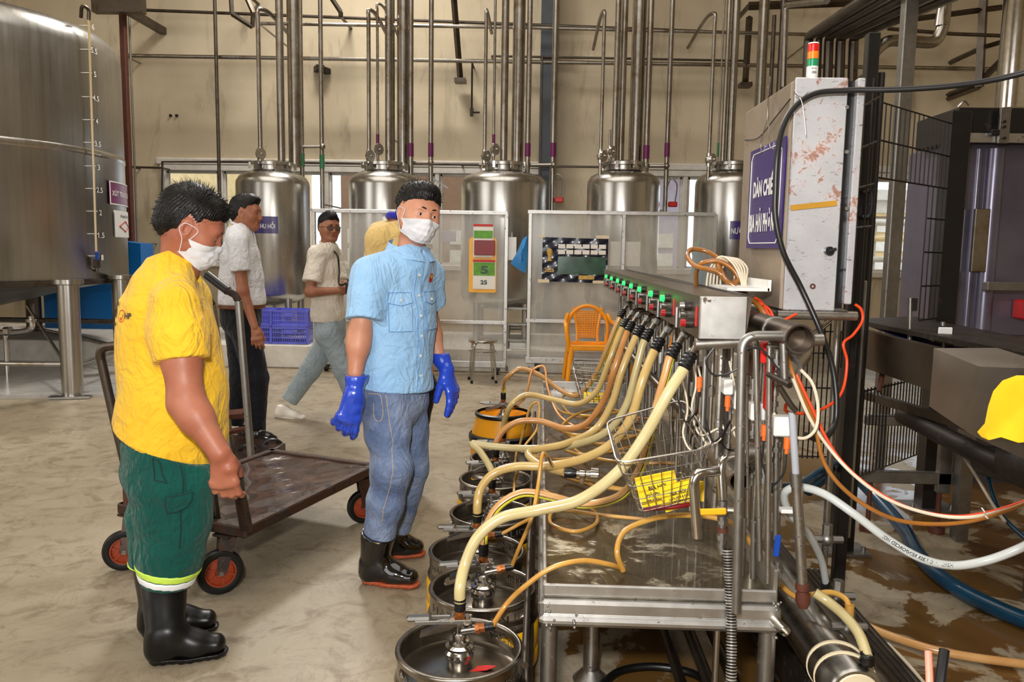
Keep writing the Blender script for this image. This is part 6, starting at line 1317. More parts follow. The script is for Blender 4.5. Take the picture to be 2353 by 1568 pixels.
for k, (pts, mat, r, lab) in enumerate((([(2195, 1020, 3.2), (2240, 1090, 3.0), (2288, 1170, 2.8), (2310, 1200, 2.75)], 'cream_cable', .006, 'pale cable hanging from the conveyor'), ([(2180, 1000, 3.3), (2200, 1030, 3.2), (2250, 1045, 3.1), (2270, 1100, 2.9), (2300, 1180, 2.8), (2380, 1260, 2.6)], 'blue_hose', .008, 'teal hose hanging from the conveyor'))):
    hose(pts, r, mat, lab, 'cable' if k == 0 else 'hose', cat='cable' if k == 0 else 'hose')
# block with yellow tape close to the camera
BX = thing('corner_post', P(2300, 960, 1.15), 'blurred grey steel block with yellow tape at the right edge', 'block')
a = P(2246, 846, 1.2); b = P(2420, 1000, 1.2); m = MB(); vs = [P(2250, 843, 1.25), P(2450, 850, 1.05), P(2450, 1100, 1.05), P(2236, 1002, 1.25)]
n = V(.2, 1, 0).normalized() * .25; m.add(vs + [p + n for p in vs], [(0, 1, 2, 3), (7, 6, 5, 4), (0, 4, 5, 1), (1, 5, 6, 2), (2, 6, 7, 3), (3, 7, 4, 0)]); m.build('block', M['box_steel'], BX)
m = MB(); pol = [(2300, 905), (2322, 880), (2356, 868), (2420, 870), (2420, 1010), (2340, 1018), (2300, 1005), (2272, 1012), (2262, 1000), (2280, 980), (2288, 940)]
f = [P(x, y, 1.21 - (x - 2250) * .0009) for x, y in pol]; bk_ = [p + V(0, .02, 0) for p in f]; N = len(f); m.add(f + bk_, [tuple(range(N))] + [(i, (i + 1) % N, N + (i + 1) % N, N + i) for i in range(N)]); m.build('yellow_tape', simple('tape_yellow', (208, 164, 18), .4).mat, BX)
# ---------------------------------------------------------------- implicit surface modelling for people and clothes
class Sdf:
    def __init__(s, lo, hi, res):
        s.lo = np.array(lo, float); s.res = res; s.n = [int(math.ceil((hi[i] - lo[i]) / res)) + 1 for i in range(3)]
        s.ax = [s.lo[i] + res * np.arange(s.n[i]) for i in range(3)]; s.D = np.full(s.n, 1.0, dtype=np.float32)
    def reg(s, mn, mx, pad):
        sl = []
        for i in range(3):
            a = int(max(0, math.floor((mn[i] - pad - s.lo[i]) / s.res))); b = int(min(s.n[i], math.ceil((mx[i] + pad - s.lo[i]) / s.res) + 1))
            if b - a < 1: return None, None
            sl.append(slice(a, b))
        X, Y, Z = np.meshgrid(s.ax[0][sl[0]], s.ax[1][sl[1]], s.ax[2][sl[2]], indexing='ij'); return tuple(sl), (X, Y, Z)
    def put(s, sl, d, k, op='u'):
        D = s.D[sl]
        if op == 'u':
            h = np.maximum(k - np.abs(D - d), 0) / max(k, 1e-6); s.D[sl] = np.minimum(D, d) - h * h * k * .25
        else:
            d = -d; h = np.maximum(k - np.abs(D - d), 0) / max(k, 1e-6); s.D[sl] = np.maximum(D, d) + h * h * k * .25
    def cone(s, a, b, ra, rb, k=.012, side=None, flat=(0, 0), op='u', inf=0.0):
        """tapered limb; ra, rb scalar or (side radius, other radius); flat = cut square at a / at b"""
        a = np.array(a, float); b = np.array(b, float)
        ra = (ra, ra) if not hasattr(ra, '__len__') else ra; rb = (rb, rb) if not hasattr(rb, '__len__') else rb
        ra = (ra[0] + inf, ra[1] + inf); rb = (rb[0] + inf, rb[1] + inf)
        R = max(max(ra), max(rb)); sl, g = s.reg(np.minimum(a, b) - R, np.maximum(a, b) + R, k + 3 * s.res)
        if sl is None: return s
        ab = b - a; L2 = float(ab @ ab) + 1e-12; L = math.sqrt(L2); ax = ab / L
        q = [g[i] - a[i] for i in range(3)]; tr = (q[0] * ab[0] + q[1] * ab[1] + q[2] * ab[2]) / L2; t = np.clip(tr, 0, 1)
        sd = np.array(side if side is not None else ((1, 0, 0) if abs(ax[0]) < .8 else (0, 1, 0)), float); sd = sd - ax * (sd @ ax); sd /= np.linalg.norm(sd); fw = np.cross(ax, sd)
        u = q[0] * sd[0] + q[1] * sd[1] + q[2] * sd[2]; w_ = q[0] * fw[0] + q[1] * fw[1] + q[2] * fw[2]; v = (tr - t) * L
        ru = ra[0] + (rb[0] - ra[0]) * t; rw = ra[1] + (rb[1] - ra[1]) * t; rm = np.minimum(ru, rw)
        k0 = np.sqrt((u / ru) ** 2 + (w_ / rw) ** 2 + (v / rm) ** 2) + 1e-9; k1 = np.sqrt((u / ru ** 2) ** 2 + (w_ / rw ** 2) ** 2 + (v / rm ** 2) ** 2) + 1e-9
        d = k0 * (k0 - 1) / k1
        if flat[0]: d = np.maximum(d, -tr * L)
        if flat[1]: d = np.maximum(d, (tr - 1) * L)
        s.put(sl, d, k, op); return s
    def path(s, pts, rs, k=.012, side=None, flat=(0, 0), inf=0.0):
        for i in range(len(pts) - 1): s.cone(pts[i], pts[i + 1], rs[i], rs[i + 1], k, side, (flat[0] if i == 0 else 0, flat[1] if i == len(pts) - 2 else 0), inf=inf)
        return s
    def ell(s, c, r, R=None, k=.012, op='u'):
        c = np.array(c, float); r = np.array(r, float) if hasattr(r, '__len__') else np.array([r] * 3, float); m = max(r); sl, g = s.reg(c - m, c + m, k + 3 * s.res)
        if sl is None: return s
        q = [g[i] - c[i] for i in range(3)]
        if R is not None: R = np.array(R); q = [R[0][i] * q[0] + R[1][i] * q[1] + R[2][i] * q[2] for i in range(3)]
        k0 = np.sqrt(sum((q[i] / r[i]) ** 2 for i in range(3))) + 1e-9; k1 = np.sqrt(sum((q[i] / r[i] ** 2) ** 2 for i in range(3))) + 1e-9
        s.put(sl, k0 * (k0 - 1) / k1, k, op); return s
    def cut(s, p, n, k=.002):
        n = np.array(n, float); n /= np.linalg.norm(n); p = np.array(p, float)
        d = ((s.ax[0] - p[0]) * n[0])[:, None, None] + ((s.ax[1] - p[1]) * n[1])[None, :, None] + ((s.ax[2] - p[2]) * n[2])[None, None, :]
        s.D = np.maximum(s.D, d.astype(np.float32)); return s
    def disp(s, fn, amp):
        X, Y, Z = np.meshgrid(*s.ax, indexing='ij'); m = np.abs(s.D) < .05; f = np.zeros_like(s.D); f[m] = fn(X[m], Y[m], Z[m]); s.D = s.D + amp * f; return s
    def mesh(s):
        D = s.D; D[0] = D[-1] = 1; D[:, 0] = D[:, -1] = 1; D[:, :, 0] = D[:, :, -1] = 1; D[D == 0] = 1e-6
        ins = D < 0; c = np.zeros([n - 1 for n in s.n], dtype=np.int8)
        for i in (0, 1):
            for j in (0, 1):
                for k in (0, 1): c += ins[i:s.n[0] - 1 + i, j:s.n[1] - 1 + j, k:s.n[2] - 1 + k]
        act = (c > 0) & (c < 8); I, J, K = np.nonzero(act); idx = np.full(act.shape, -1, dtype=np.int64); idx[I, J, K] = np.arange(len(I))
        pos = np.zeros((len(I), 3)); cnt = np.zeros(len(I)); cor = [(0, 0, 0), (1, 0, 0), (0, 1, 0), (1, 1, 0), (0, 0, 1), (1, 0, 1), (0, 1, 1), (1, 1, 1)]
        for a in range(8):
            for b in range(a + 1, 8):
                A, B = cor[a], cor[b]
                if sum(abs(A[t] - B[t]) for t in range(3)) != 1: continue
                da = D[I + A[0], J + A[1], K + A[2]]; db = D[I + B[0], J + B[1], K + B[2]]; m = (da < 0) != (db < 0); t = np.where(m, da / (da - db + 1e-20), 0)
                for x in range(3): pos[:, x] += np.where(m, A[x] + (B[x] - A[x]) * t, 0)
                cnt += m
        pos /= cnt[:, None]; pos += np.stack([I, J, K], 1); pos = pos * s.res + s.lo
        F = []
        for d in range(3):
            a, b = [(1, 2), (2, 0), (0, 1)][d]; s0 = [slice(None)] * 3; s1 = [slice(None)] * 3; s0[d] = slice(0, -1); s1[d] = slice(1, None)
            e0 = ins[tuple(s0)]; e1 = ins[tuple(s1)]; P0 = np.nonzero(e0 != e1); g = np.stack(P0, 1); g = g[(g[:, a] > 0) & (g[:, b] > 0) & (g[:, a] < s.n[a] - 1) & (g[:, b] < s.n[b] - 1)]
            out = e0[g[:, 0], g[:, 1], g[:, 2]]
            def at(da, db): h = g.copy(); h[:, a] -= da; h[:, b] -= db; return idx[h[:, 0], h[:, 1], h[:, 2]]
            q = np.stack([at(1, 1), at(0, 1), at(0, 0), at(1, 0)], 1); q[~out] = q[~out][:, ::-1]; F.append(q)
        return pos, np.concatenate(F)
def sdf_obj(name, parts, mat, parent, smooth=1, kind=None):
    """one mesh from one or more (verts, faces)"""
    V_, F_ = [], []; b = 0
    for v, f in parts: V_.append(np.asarray(v)); F_.append(np.asarray(f) + b); b += len(v)
    v = np.concatenate(V_); f = np.concatenate(F_); me = bpy.data.meshes.new(name)
    me.vertices.add(len(v)); me.vertices.foreach_set('co', v.astype(np.float32).ravel()); me.loops.add(len(f) * 4); me.loops.foreach_set('vertex_index', f.astype(np.int32).ravel())
    me.polygons.add(len(f)); me.polygons.foreach_set('loop_start', np.arange(0, len(f) * 4, 4, dtype=np.int32)); me.polygons.foreach_set('use_smooth', [True] * len(f)); me.update(calc_edges=True); me.validate()
    if smooth:
        bm = bmesh.new(); bm.from_mesh(me)
        for _ in range(smooth): bmesh.ops.smooth_vert(bm, verts=bm.verts, factor=.5, use_axis_x=True, use_axis_y=True, use_axis_z=True)
        bm.to_mesh(me); bm.free()
    mats = mat if isinstance(mat, list) else [mat]
    for m in mats: me.materials.append(m)
    return link(name, me, parent, kind)
def folds(seed, n=7, kmin=18, kmax=55, vert=.35):
    """soft cloth folds: ridged warped waves, mostly running along the body"""
    r = np.random.RandomState(seed); ks = []
    for _ in range(n):
        d = r.normal(size=3) * np.array([1, 1, vert]); d /= np.linalg.norm(d); ks.append((d * r.uniform(kmin, kmax), r.uniform(0, 6.28), r.uniform(.5, 1)))
    w = [(r.normal(size=3) * 7, r.uniform(0, 6.28)) for _ in range(3)]
    def f(X, Y, Z):
        wx = sum(np.sin(k[0] * X + k[1] * Y + k[2] * Z + p) for k, p in w) * .9; o = 0
        for (k, p, a) in ks: o = o + a * (1 - 2 * np.abs(np.sin((k[0] * X + k[1] * Y + k[2] * Z + p + wx) * .5))) * (.5 + .5 * np.sin(k[1] * .3 * Z * 3 + p + wx))
        return o / n
    return f
def v3(p): return np.array([p[0], p[1], p[2]], float)
def nrm(a): a = np.array(a, float); return a / np.linalg.norm(a)
# ---- materials for people
def cloth_mat(name, c, c2=None, weave=900, bump=.12, rough=.85, worn=None, wr=.55):
    t = NT(name); v = t.coord(); n = t.noise(v, 5, 5); f = t.noise(v, 40, 5, .6); c = srgb(*c); c2 = srgb(*c2) if c2 else tuple(x * .86 for x in c[:3]) + (1,)
    cc = t.ramp(n, [(.3, c2), (.7, c)])
    if worn: cc = t.mix(t.ramp(t.noise(v, 6, 6, .6), [(.45, W4(0)), (.65, W4(.8))]), cc, srgb(*worn))
    t.set(color=cc, rough=rough, sheen=.15, spec=.25); 
    r1 = t.noise(t.coord('Object', (1, 1, .55)), 7, 3, .5, 1.6); r2 = t.noise(t.coord('Object', (1, 1, .8), (0, .5, .4)), 15, 3, .5, 1.2)
    rid = t.math('SUBTRACT', 1.0, t.math('ABSOLUTE', t.math('MULTIPLY', t.math('SUBTRACT', r1, .5), 6.0))); rid = t.math('MAXIMUM', rid, 0.0)
    rid2 = t.math('MAXIMUM', t.math('SUBTRACT', 1.0, t.math('ABSOLUTE', t.math('MULTIPLY', t.math('SUBTRACT', r2, .5), 7.0))), 0.0)
    b1 = t.n('ShaderNodeBump'); b1.inputs['Strength'].default_value = wr; b1.inputs['Distance'].default_value = .012; t.l(t.math('ADD', rid, t.math('MULTIPLY', rid2, .45)), b1.inputs['Height'])
    b2 = t.n('ShaderNodeBump'); b2.inputs['Strength'].default_value = bump; b2.inputs['Distance'].default_value = .003; t.l(f, b2.inputs['Height']); t.l(b1.outputs[0], b2.inputs['Normal']); t.l(b2.outputs[0], t.b.inputs['Normal']); M[name] = t.mat
cloth_mat('yellow_tee', (243, 196, 50), (236, 184, 40), wr=.5); cloth_mat('green_work', (8, 88, 76), (5, 70, 62), wr=.6); cloth_mat('blue_shirt', (158, 198, 234), (144, 188, 228), wr=.45)
cloth_mat('jeans', (112, 130, 164), (72, 88, 124), worn=(140, 154, 180)); cloth_mat('white_shirt', (232, 232, 236)); cloth_mat('cream_shirt', (226, 216, 200)); cloth_mat('black_trousers', (15, 16, 24))
cloth_mat('light_jeans', (166, 178, 184), (140, 154, 162)); cloth_mat('mustard', (226, 192, 122)); cloth_mat('collar_blue', (44, 44, 170), wr=.1); cloth_mat('mask_white', (226, 226, 230), rough=.7, wr=.15)
def skin_mat(name, c, c2):
    t = NT(name); v = t.coord(); n = t.noise(v, 9, 6, .6); cc = t.ramp(n, [(.3, srgb(*c2)), (.65, srgb(*c))]); t.set(color=cc, rough=.46, sss=.12, spec=.4); t.b.inputs['Subsurface Radius'].default_value = (.012, .005, .003); t.b.inputs['Subsurface Scale'].default_value = .5
    t.bump(t.noise(v, 160, 3), .06, .002); M[name] = t.mat
skin_mat('skin_yellow', (176, 112, 86), (156, 90, 66)); skin_mat('skin_blue', (204, 148, 120), (186, 124, 96)); skin_mat('skin_dark', (170, 112, 84), (150, 92, 66)); skin_mat('skin_tan', (160, 108, 80), (142, 88, 64)); skin_mat('lip', (150, 84, 72), (136, 70, 60))
t = NT('hair_black'); v = t.coord(); t.set(color=t.ramp(t.noise(v, 60, 3), [(.4, (.003, .0025, .0025)), (.7, (.010, .008, .007))]), rough=.42, spec=.28); t.bump(t.noise(v, 220, 2), .5, .002); M['hair_black'] = t.mat
simple('seam_green', (3, 50, 44), .8); simple('seam_shade_blue', (104, 148, 196), .8); simple('eye_white', (226, 220, 212), .15, var=.02, coat=.5); simple('eye_dark', (26, 16, 12), .08, var=.05, coat=.8); simple('glove_blue', (40, 74, 196), .22, var=.12, coat=.45, bump=.2, bscale=45)
simple('sole_orange', (176, 84, 50), .5); simple('reflect_lime', (206, 240, 90), .4, var=.05); simple('reflect_white', (240, 242, 244), .3, var=.03); simple('shoe_white', (234, 226, 214), .5); simple('shoe_black', (16, 15, 16), .22, coat=.4); simple('belt_brown', (110, 60, 34), .4); simple('glasses_black', (14, 14, 14), .2)
t = NT('sun_lens'); t.set(color=(.10, .07, .05), rough=.05, alpha=.62, coat=.5); M['sun_lens'] = t.mat
def frame3(f, up=(0, 0, 1)):
    f = nrm(f); up = np.array(up, float); s_ = nrm(np.cross(f, up)); u = np.cross(s_, f); return s_, f, u      # person's right, forward, up
def make_head(center, fwd, up, parent, skin, neck_to, hair=None, mask=True, size=1.0, seed=0, glasses=False, look=(0, 0), brow_up=0.0, hairline=.0, spikes=300):
    """head in its own frame: x = right, y = forward, z = up, origin between the ears at eye height"""
    sx, fy, uz = frame3(fwd, up); Rm = np.stack([sx, fy, uz], 1) * size; c = v3(center)
    W = lambda p: c + np.asarray(p) @ Rm.T
    inv = lambda q: (np.asarray(q) - c) @ np.linalg.inv(Rm).T
    S = Sdf((-.1, -.14, -.20), (.1, .13, .15), .0028)
    S.ell((0, -.016, .036), (.076, .097, .084), k=.02); S.ell((0, .018, -.022), (.063, .073, .082), k=.03); S.ell((0, .0, .0), (.073, .08, .07), k=.03)
    for e in (-1, 1):
        S.cone((e * .056, -.008, -.045), (e * .026, .052, -.092), .017, .016, k=.035); S.ell((e * .04, .056, -.024), (.024, .024, .022), k=.03)
    S.ell((0, .06, -.094), (.024, .022, .018), k=.03); S.cone((-.034, .070, .022), (.034, .070, .022), .014, .014, k=.025)
    for e in (-1, 1):
        S.ell((e * .031, .094, .002), (.019, .015, .012), k=.014, op='s'); S.ell((e * .031, .0745, .001), (.0175, .0140, .0125), k=.006)
        S.ell((e * .031, .094, -.001), (.0150, .014, .0058 + brow_up * .002), k=.003, op='s')
        S.ell((e * .079, -.006, -.006), (.010, .019, .031), k=.008); S.ell((e * .087, .0, -.004), (.007, .010, .019), k=.005, op='s'); S.ell((e * .076, .003, -.034), (.006, .009, .010), k=.006)
    S.cone((0, .078, .012), (0, .099, -.028), .0085, .0125, k=.012)
    for e in (-1, 1): S.ell((e * .0125, .092, -.034), (.0085, .010, .0085), k=.008)
    S.cone((-.02, .080, -.056), (.02, .080, -.056), .007, .007, k=.006); S.cone((-.017, .080, -.067), (.017, .080, -.067), .0075, .0075, k=.006); S.cone((-.021, .090, -.0615), (.021, .090, -.0615), .002, .002, k=.004, op='s')
    nb = inv(v3(neck_to)); S.cone((0, -.022, -.03), (0, -.022, -.03) + (nb - np.array((0, -.022, -.03))) * 1.0, (.052, .056), (.060, .060), k=.03)
    v, f = S.mesh(); hp = (W(v), f)
    # hair
    if hair is not False:
        H = Sdf((-.12, -.15, -.10), (.12, .13, .17), .0032)
        H.ell((0, -.018, .042), (.0825, .103, .0875), k=.01); H.ell((0, -.044, -.016), (.068, .070, .070), k=.03); H.ell((0, -.016, .004), (.0785, .082, .064), k=.02)
        for (x, y, z, r) in (hair or []): H.ell((x, y, z), (r, r, r * .7), k=.03)
        X, Y, Z = np.meshgrid(*H.ax, indexing='ij')
        ys = [-.15, -.10, -.06, -.022, -.012, .022, .030, .05, .075, .13]; zs_ = [-.085, -.082, -.070, -.040, .016, -.008, .018, .034 + hairline, .052 + hairline, .062 + hairline]
        hl = np.interp(Y, ys, zs_) + .003 * np.sin(X * 260 + Y * 90) + .005 * np.sin(X * 110 + 1.3 + seed) * (Y > .03); H.D = (H.D + .011 * np.clip(1 - (Z - hl) / .045, 0, 1.3) ** 1.5).astype(np.float32); H.D = np.maximum(H.D, ((hl - Z) * .8).astype(np.float32))
        rr = np.random.RandomState(seed); a = np.arctan2(X, Y); H.D += (.0016 * np.sin(a * 60 + Z * 60 + 3 * np.sin(Z * 40 + seed)) + .002 * np.sin(X * 90 + seed) * np.sin(Y * 80) * np.sin(Z * 70)).astype(np.float32)
        hv, hf = H.mesh(); m = MB(); hn = len(hv)
        for k in rr.choice(hn, min(spikes, hn), replace=False):
            p = hv[k]; o = nrm(p - np.array((0, -.018, .03)))
            if p[2] < np.interp(p[1], ys, zs_) + .004: continue
            d = nrm(o * (.55 + .5 * max(0, p[2] - .06) / .06) + np.array((rr.normal() * .35, .5 if p[1] > .02 else -.15, -.25 + rr.normal() * .25))); L = rr.uniform(.010, .022) * (1.25 if p[2] > .09 else .8)
            t = nrm(np.cross(d, rr.normal(size=3))) * .0012; q = nrm(np.cross(d, t)) * .0012; b_ = p - d * .004; tip = p + d * L
            i0 = len(m.v); m.v += [tuple(W(b_ + t)), tuple(W(b_ - t * .5 + q)), tuple(W(b_ - t * .5 - q)), tuple(W(tip))]; m.f += [(i0, i0 + 1, i0 + 3), (i0 + 1, i0 + 2, i0 + 3), (i0 + 2, i0, i0 + 3)]; m.m += [0] * 3
        w_ = W(hv); b = len(m.v); m.v += [tuple(q) for q in w_]; m.f += [tuple(int(b + i) for i in q) for q in hf]; m.m += [0] * len(hf); m.build('hair', M['hair_black'], parent, None)
    for e in (-1, 1):
        m = MB(); pc = W((e * .031, .0735, -.001)); m.sph(pc, .0122 * size, 20, 14); m.build('eye', M['eye_white'], parent)
        d = W((e * .031 + look[0], .0735 + .0122, -.001 + look[1])) - pc; d = d / np.linalg.norm(d); m = MB(); m.sph(pc + d * .0062 * size, .0074 * size, 16, 10); m.build('iris', M['eye_dark'], parent)
        m = MB(); q = [W((e * x, y, z + brow_up * .004)) for x, y, z in ((.011, .0890, .0215), (.024, .0895, .0255), (.038, .082, .0245), (.050, .069, .0175))]
        m.tube(q, lambda s_: .0040 * (1 - .6 * s_) + .0006, 6); m.build('eyebrow', M['hair_black'], parent)
    m = MB(); m.tube([W((-.021, .0835, -.061)), W((-.01, .0875, -.0585)), W((0, .0880, -.0595)), W((.01, .0875, -.0585)), W((.021, .0835, -.061))], .0038 * size, 8); m.tube([W((-.018, .083, -.063)), W((0, .0870, -.068)), W((.018, .083, -.063))], .0042 * size, 8)
    if not mask: m.build('lips', M['lip'], parent)
    from mathutils.bvhtree import BVHTree
    hb = BVHTree.FromPolygons([Vector(q) for q in hp[0]], [tuple(int(i) for i in q) for q in hp[1]])
    def lift(p, d_):
        p = Vector(p); loc, n_, i_, ds = hb.find_nearest(p)
        return loc + n_ * d_ if (p - loc).dot(n_) < d_ else p
    if mask:
        m = MB()
        def mk(u, v, off=0.0):
            a = (u - .5) * 2; zt = -.019 - .014 * a * a; zb = -.112 + .030 * a * a; z = zt + (zb - zt) * v; x = a * (.0755 - .006 * v)
            bul = math.sin(PI * min(1, max(0, v * 1.05))) ** .7; y = .094 + .016 * bul - .058 * abs(a) ** 2.4 - .018 * a * a; y += .010 * math.exp(-(a * 5) ** 2) * (1 - v) - .014 * (v > .8) * (v - .8) * 5 * .8
            y += .0022 * math.sin(v * 22) * (1 - .6 * abs(a)) + .0018 * math.sin(a * 9 + v * 14) + .0012 * math.sin(a * 23 - v * 8); return lift(W((x, y, z)), .0042) + Vector(Rm @ np.array((a * .5, 1, 0))) * off
        nu, nv = 36, 30; m.grid(lambda u, v: mk(u, v), nu, nv); m.grid(lambda u, v: mk(1 - u, v, -.0022), nu, nv)
        ed = [(i / nu, 0) for i in range(nu)] + [(1, j / nv) for j in range(nv)] + [(1 - i / nu, 1) for i in range(nu)] + [(0, 1 - j / nv) for j in range(nv)]
        m.tube([mk(u, v, -.001) for u, v in ed], .0016, 6, spline=False, closed=True); mo = m.build('face_mask', M['mask_white'], parent)
        for u in (0, 1):
            e = -1 if u == 0 else 1; m = MB(); m.tube([mk(u, .02, 0)] + [lift(q_, .002) for q_ in (W((e * .075, .03, .004)), W((e * .082, .008, .010)), W((e * .086, -.012, .008)), W((e * .085, -.018, -.012)), W((e * .079, .0, -.036)))] + [mk(u, .96, 0)], .0013, 6); m.build('ear_loop', M['mask_white'], mo)
    if glasses:
        g = None; m = MB()
        for e in (-1, 1):
            m.tube([W((e * (.033 + .024 * math.cos(a) * (1.0)), .100 - .012 * (math.cos(a) * .5 + .5) * 1.0, -.004 + .019 * math.sin(a))) for a in [k * PI / 10 for k in range(20)]], .0016, 6, closed=True)
            m.tube([W((e * .058, .088, .004)), W((e * .078, .05, .006)), W((e * .083, -.01, .0))], .002, 6)
        m.tube([W((-.009, .1, .002)), W((0, .103, .005)), W((.009, .1, .002))], .0016, 6); g = m.build('glasses', M['glasses_black'], parent)
        for e in (-1, 1):
            m = MB(); ce = W((e * .033, .096, -.004)); ring = [W((e * (.033 + .023 * math.cos(a)), .1 - .012 * (math.cos(a) * .5 + .5), -.004 + .018 * math.sin(a))) for a in [k * PI / 10 for k in range(20)]]
            m.add([ce] + ring, [(0, k + 1, (k + 1) % 20 + 1) for k in range(20)]); m.build('lens', M['sun_lens'], g)
    return hp, W
def hand_sdf(wrist, d, n, idx, sz=1.0, curl=(.5, .5, .5, .5), thumb=(.6, .5), inf=0.0, res=.0032, spread=.06, arm=None, armr=None, thumb_n=.35):
    """palm, four jointed fingers and a thumb. d: along the hand; n: palm side; idx: towards the index finger"""
    d = nrm(d); n = np.array(n, float); n = nrm(n - d * (n @ d)); idx = np.array(idx, float); idx = nrm(idx - d * (idx @ d) - n * (idx @ n)); w = v3(wrist)
    lo = w - .25; hi = w + .25; pts = [w]
    if arm is not None: pts.append(v3(arm))
    lo = np.min(pts, 0) - .06; hi = np.max(pts, 0) + .06; lo = np.minimum(lo, w - .02 + np.minimum(d * .2, 0) - .05); hi = np.maximum(hi, w + .02 + np.maximum(d * .2, 0) + .05)
    S = Sdf(lo, hi, res)
    if arm is not None: S.path([v3(a) for a in arm_pts(arm, w)], armr, k=.02)
    k_ = w + d * .088 * sz
    S.cone(w, k_ + idx * .004, (.027 * sz, .019 * sz), (.040 * sz, .014 * sz), k=.016, side=idx, inf=inf)
    S.ell(w + d * .045 * sz + idx * .024 * sz + n * .010 * sz, np.array((.018, .03, .014)) * sz, None, k=.02)
    L = [(.044, .026, .021), (.049, .030, .022), (.045, .028, .021), (.036, .021, .019)]; r = [.0098, .0100, .0095, .0085]
    for i in range(4):
        off = (1.5 - i) * .0205 * sz; b = k_ + idx * off - d * (.004 + .004 * (i == 3) + .002 * (i == 0)) * sz; dd = nrm(d + idx * (1.5 - i) * spread); a = 0; c_ = curl[i]; p = b
        for j in range(3):
            a += c_ * (1.15, 1.35, .8)[j]; q = p + (dd * math.cos(a) + n * math.sin(a)) * L[i][j] * sz; rr = (r[i] - j * .0008) * sz + inf; S.cone(p, q, rr + .0006, rr - .0004, k=.006 if j else .010); p = q
    tb = w + d * .022 * sz + idx * .026 * sz + n * .006 * sz; td = nrm(d * math.cos(thumb[0]) + idx * math.sin(thumb[0]) + n * thumb_n); p1 = tb + td * .042 * sz; td2 = nrm(td * math.cos(thumb[1]) + nrm(d * .6 - idx * .25 + n * .5) * math.sin(thumb[1])); p2 = p1 + td2 * .032 * sz; td3 = nrm(td2 + d * .25 + n * .15); p3 = p2 + td3 * .024 * sz
    S.cone(tb, p1, .0145 * sz + inf, .0120 * sz + inf, k=.014); S.cone(p1, p2, .0118 * sz + inf, .0108 * sz + inf, k=.005); S.cone(p2, p3, .0105 * sz + inf, .0088 * sz + inf, k=.004)
    return S
def arm_pts(arm, w): return [arm, w]
def boot(name, heel, toe, top, parent, mat='black_rubber', sole='black_rubber', r_top=.075, r_ank=.058, foot=(.047, .046), sole_h=.022, label=None, len_pad=0.0, band=True):
    """rubber boot: heel, toe = ground points under heel back and toe tip, top = centre of the shaft opening"""
    h = v3(heel); t = v3(toe); h[2] = t[2] = 0; d = nrm(t - h); L = np.linalg.norm(t - h); sd = np.cross(d, (0, 0, 1)); u = np.array((0, 0, 1.0)); top = v3(top)
    lo = np.minimum(np.minimum(h, t), top) - .12; hi = np.maximum(np.maximum(h, t), top) + .12; lo[2] = -.02
    def core(S, inf=0):
        ank = h + d * .065 + u * .105
        S.cone(h + d * .045 + u * .045, h + d * .055 + u * .075, (.036, .043), (.038, .048), k=.03, side=sd, inf=inf)
        S.cone(ank, top, (r_ank * .88, r_ank), (r_top, r_top * 1.02), k=.03, side=sd, flat=(0, 1), inf=inf)
        S.cone(h + d * .05 + u * .055, h + d * (L * .55) + u * .055, (.036, .042), (.042, .040), k=.04, side=sd, inf=inf); S.cone(h + d * .09 + u * .095, h + d * (L * .6) + u * .058, (.036, .034), (.036, .028), k=.04, side=sd, inf=inf)
        S.cone(h + d * (L * .55) + u * .048, h + d * (L - .045) + u * .046, (.046, .036), (.042, .030), k=.03, side=sd, inf=inf)
        return S
    S = core(Sdf(lo, hi, .0048)); S.cut((0, 0, sole_h * .6), (0, 0, -1)); S.disp(folds(int(abs(h[0] * 1000)) % 97, 5, 30, 70, 1.0), .0035); S.cut((0, 0, sole_h * .6), (0, 0, -1))
    b = sdf_obj(name, [S.mesh()], M[mat], parent)
    S = Sdf(lo, np.array([hi[0], hi[1], .08]), .0045); S.cone(h + d * .046 + u * .03, h + d * (L * .5) + u * .03, (.038, .045), (.040, .045), k=.02, side=sd); S.cone(h + d * (L * .5) + u * .03, h + d * (L - .048) + u * .03, (.047, .05), (.043, .045), k=.02, side=sd)
    S.cut((0, 0, sole_h), (0, 0, 1)); S.cut((0, 0, .002), (0, 0, -1)); S.cone(h + d * (L * .36), h + d * (L * .36) + sd * .001, .012, .012, k=.004, op='s')
    for k in range(9):
        q = h + d * (L * (.06 + .105 * k)); S.cone(q + sd * .07 + u * .001, q - sd * .07 + u * .001, .006, .006, k=.002, op='s')
    sdf_obj('sole', [S.mesh()], M[sole], b)
    if band:
        ax = nrm(top - (h + d * .065 + u * .105))
        for dz in (.004, .05):
            m = MB(); c = top - ax * dz; m.tube([c + sd * math.cos(a) * (r_top + .001 - dz * .1) + np.cross(ax, sd) * math.sin(a) * (r_top * 1.02 + .001 - dz * .1) for a in [k * PI / 12 for k in range(24)]], .0032, 6, closed=True); m.build('rim', M[mat], b)
    return b
# ================================================================ people
def PV(px, py, Y): return v3(P(px, py, Y))
UP = np.array((0, 0, 1.0))
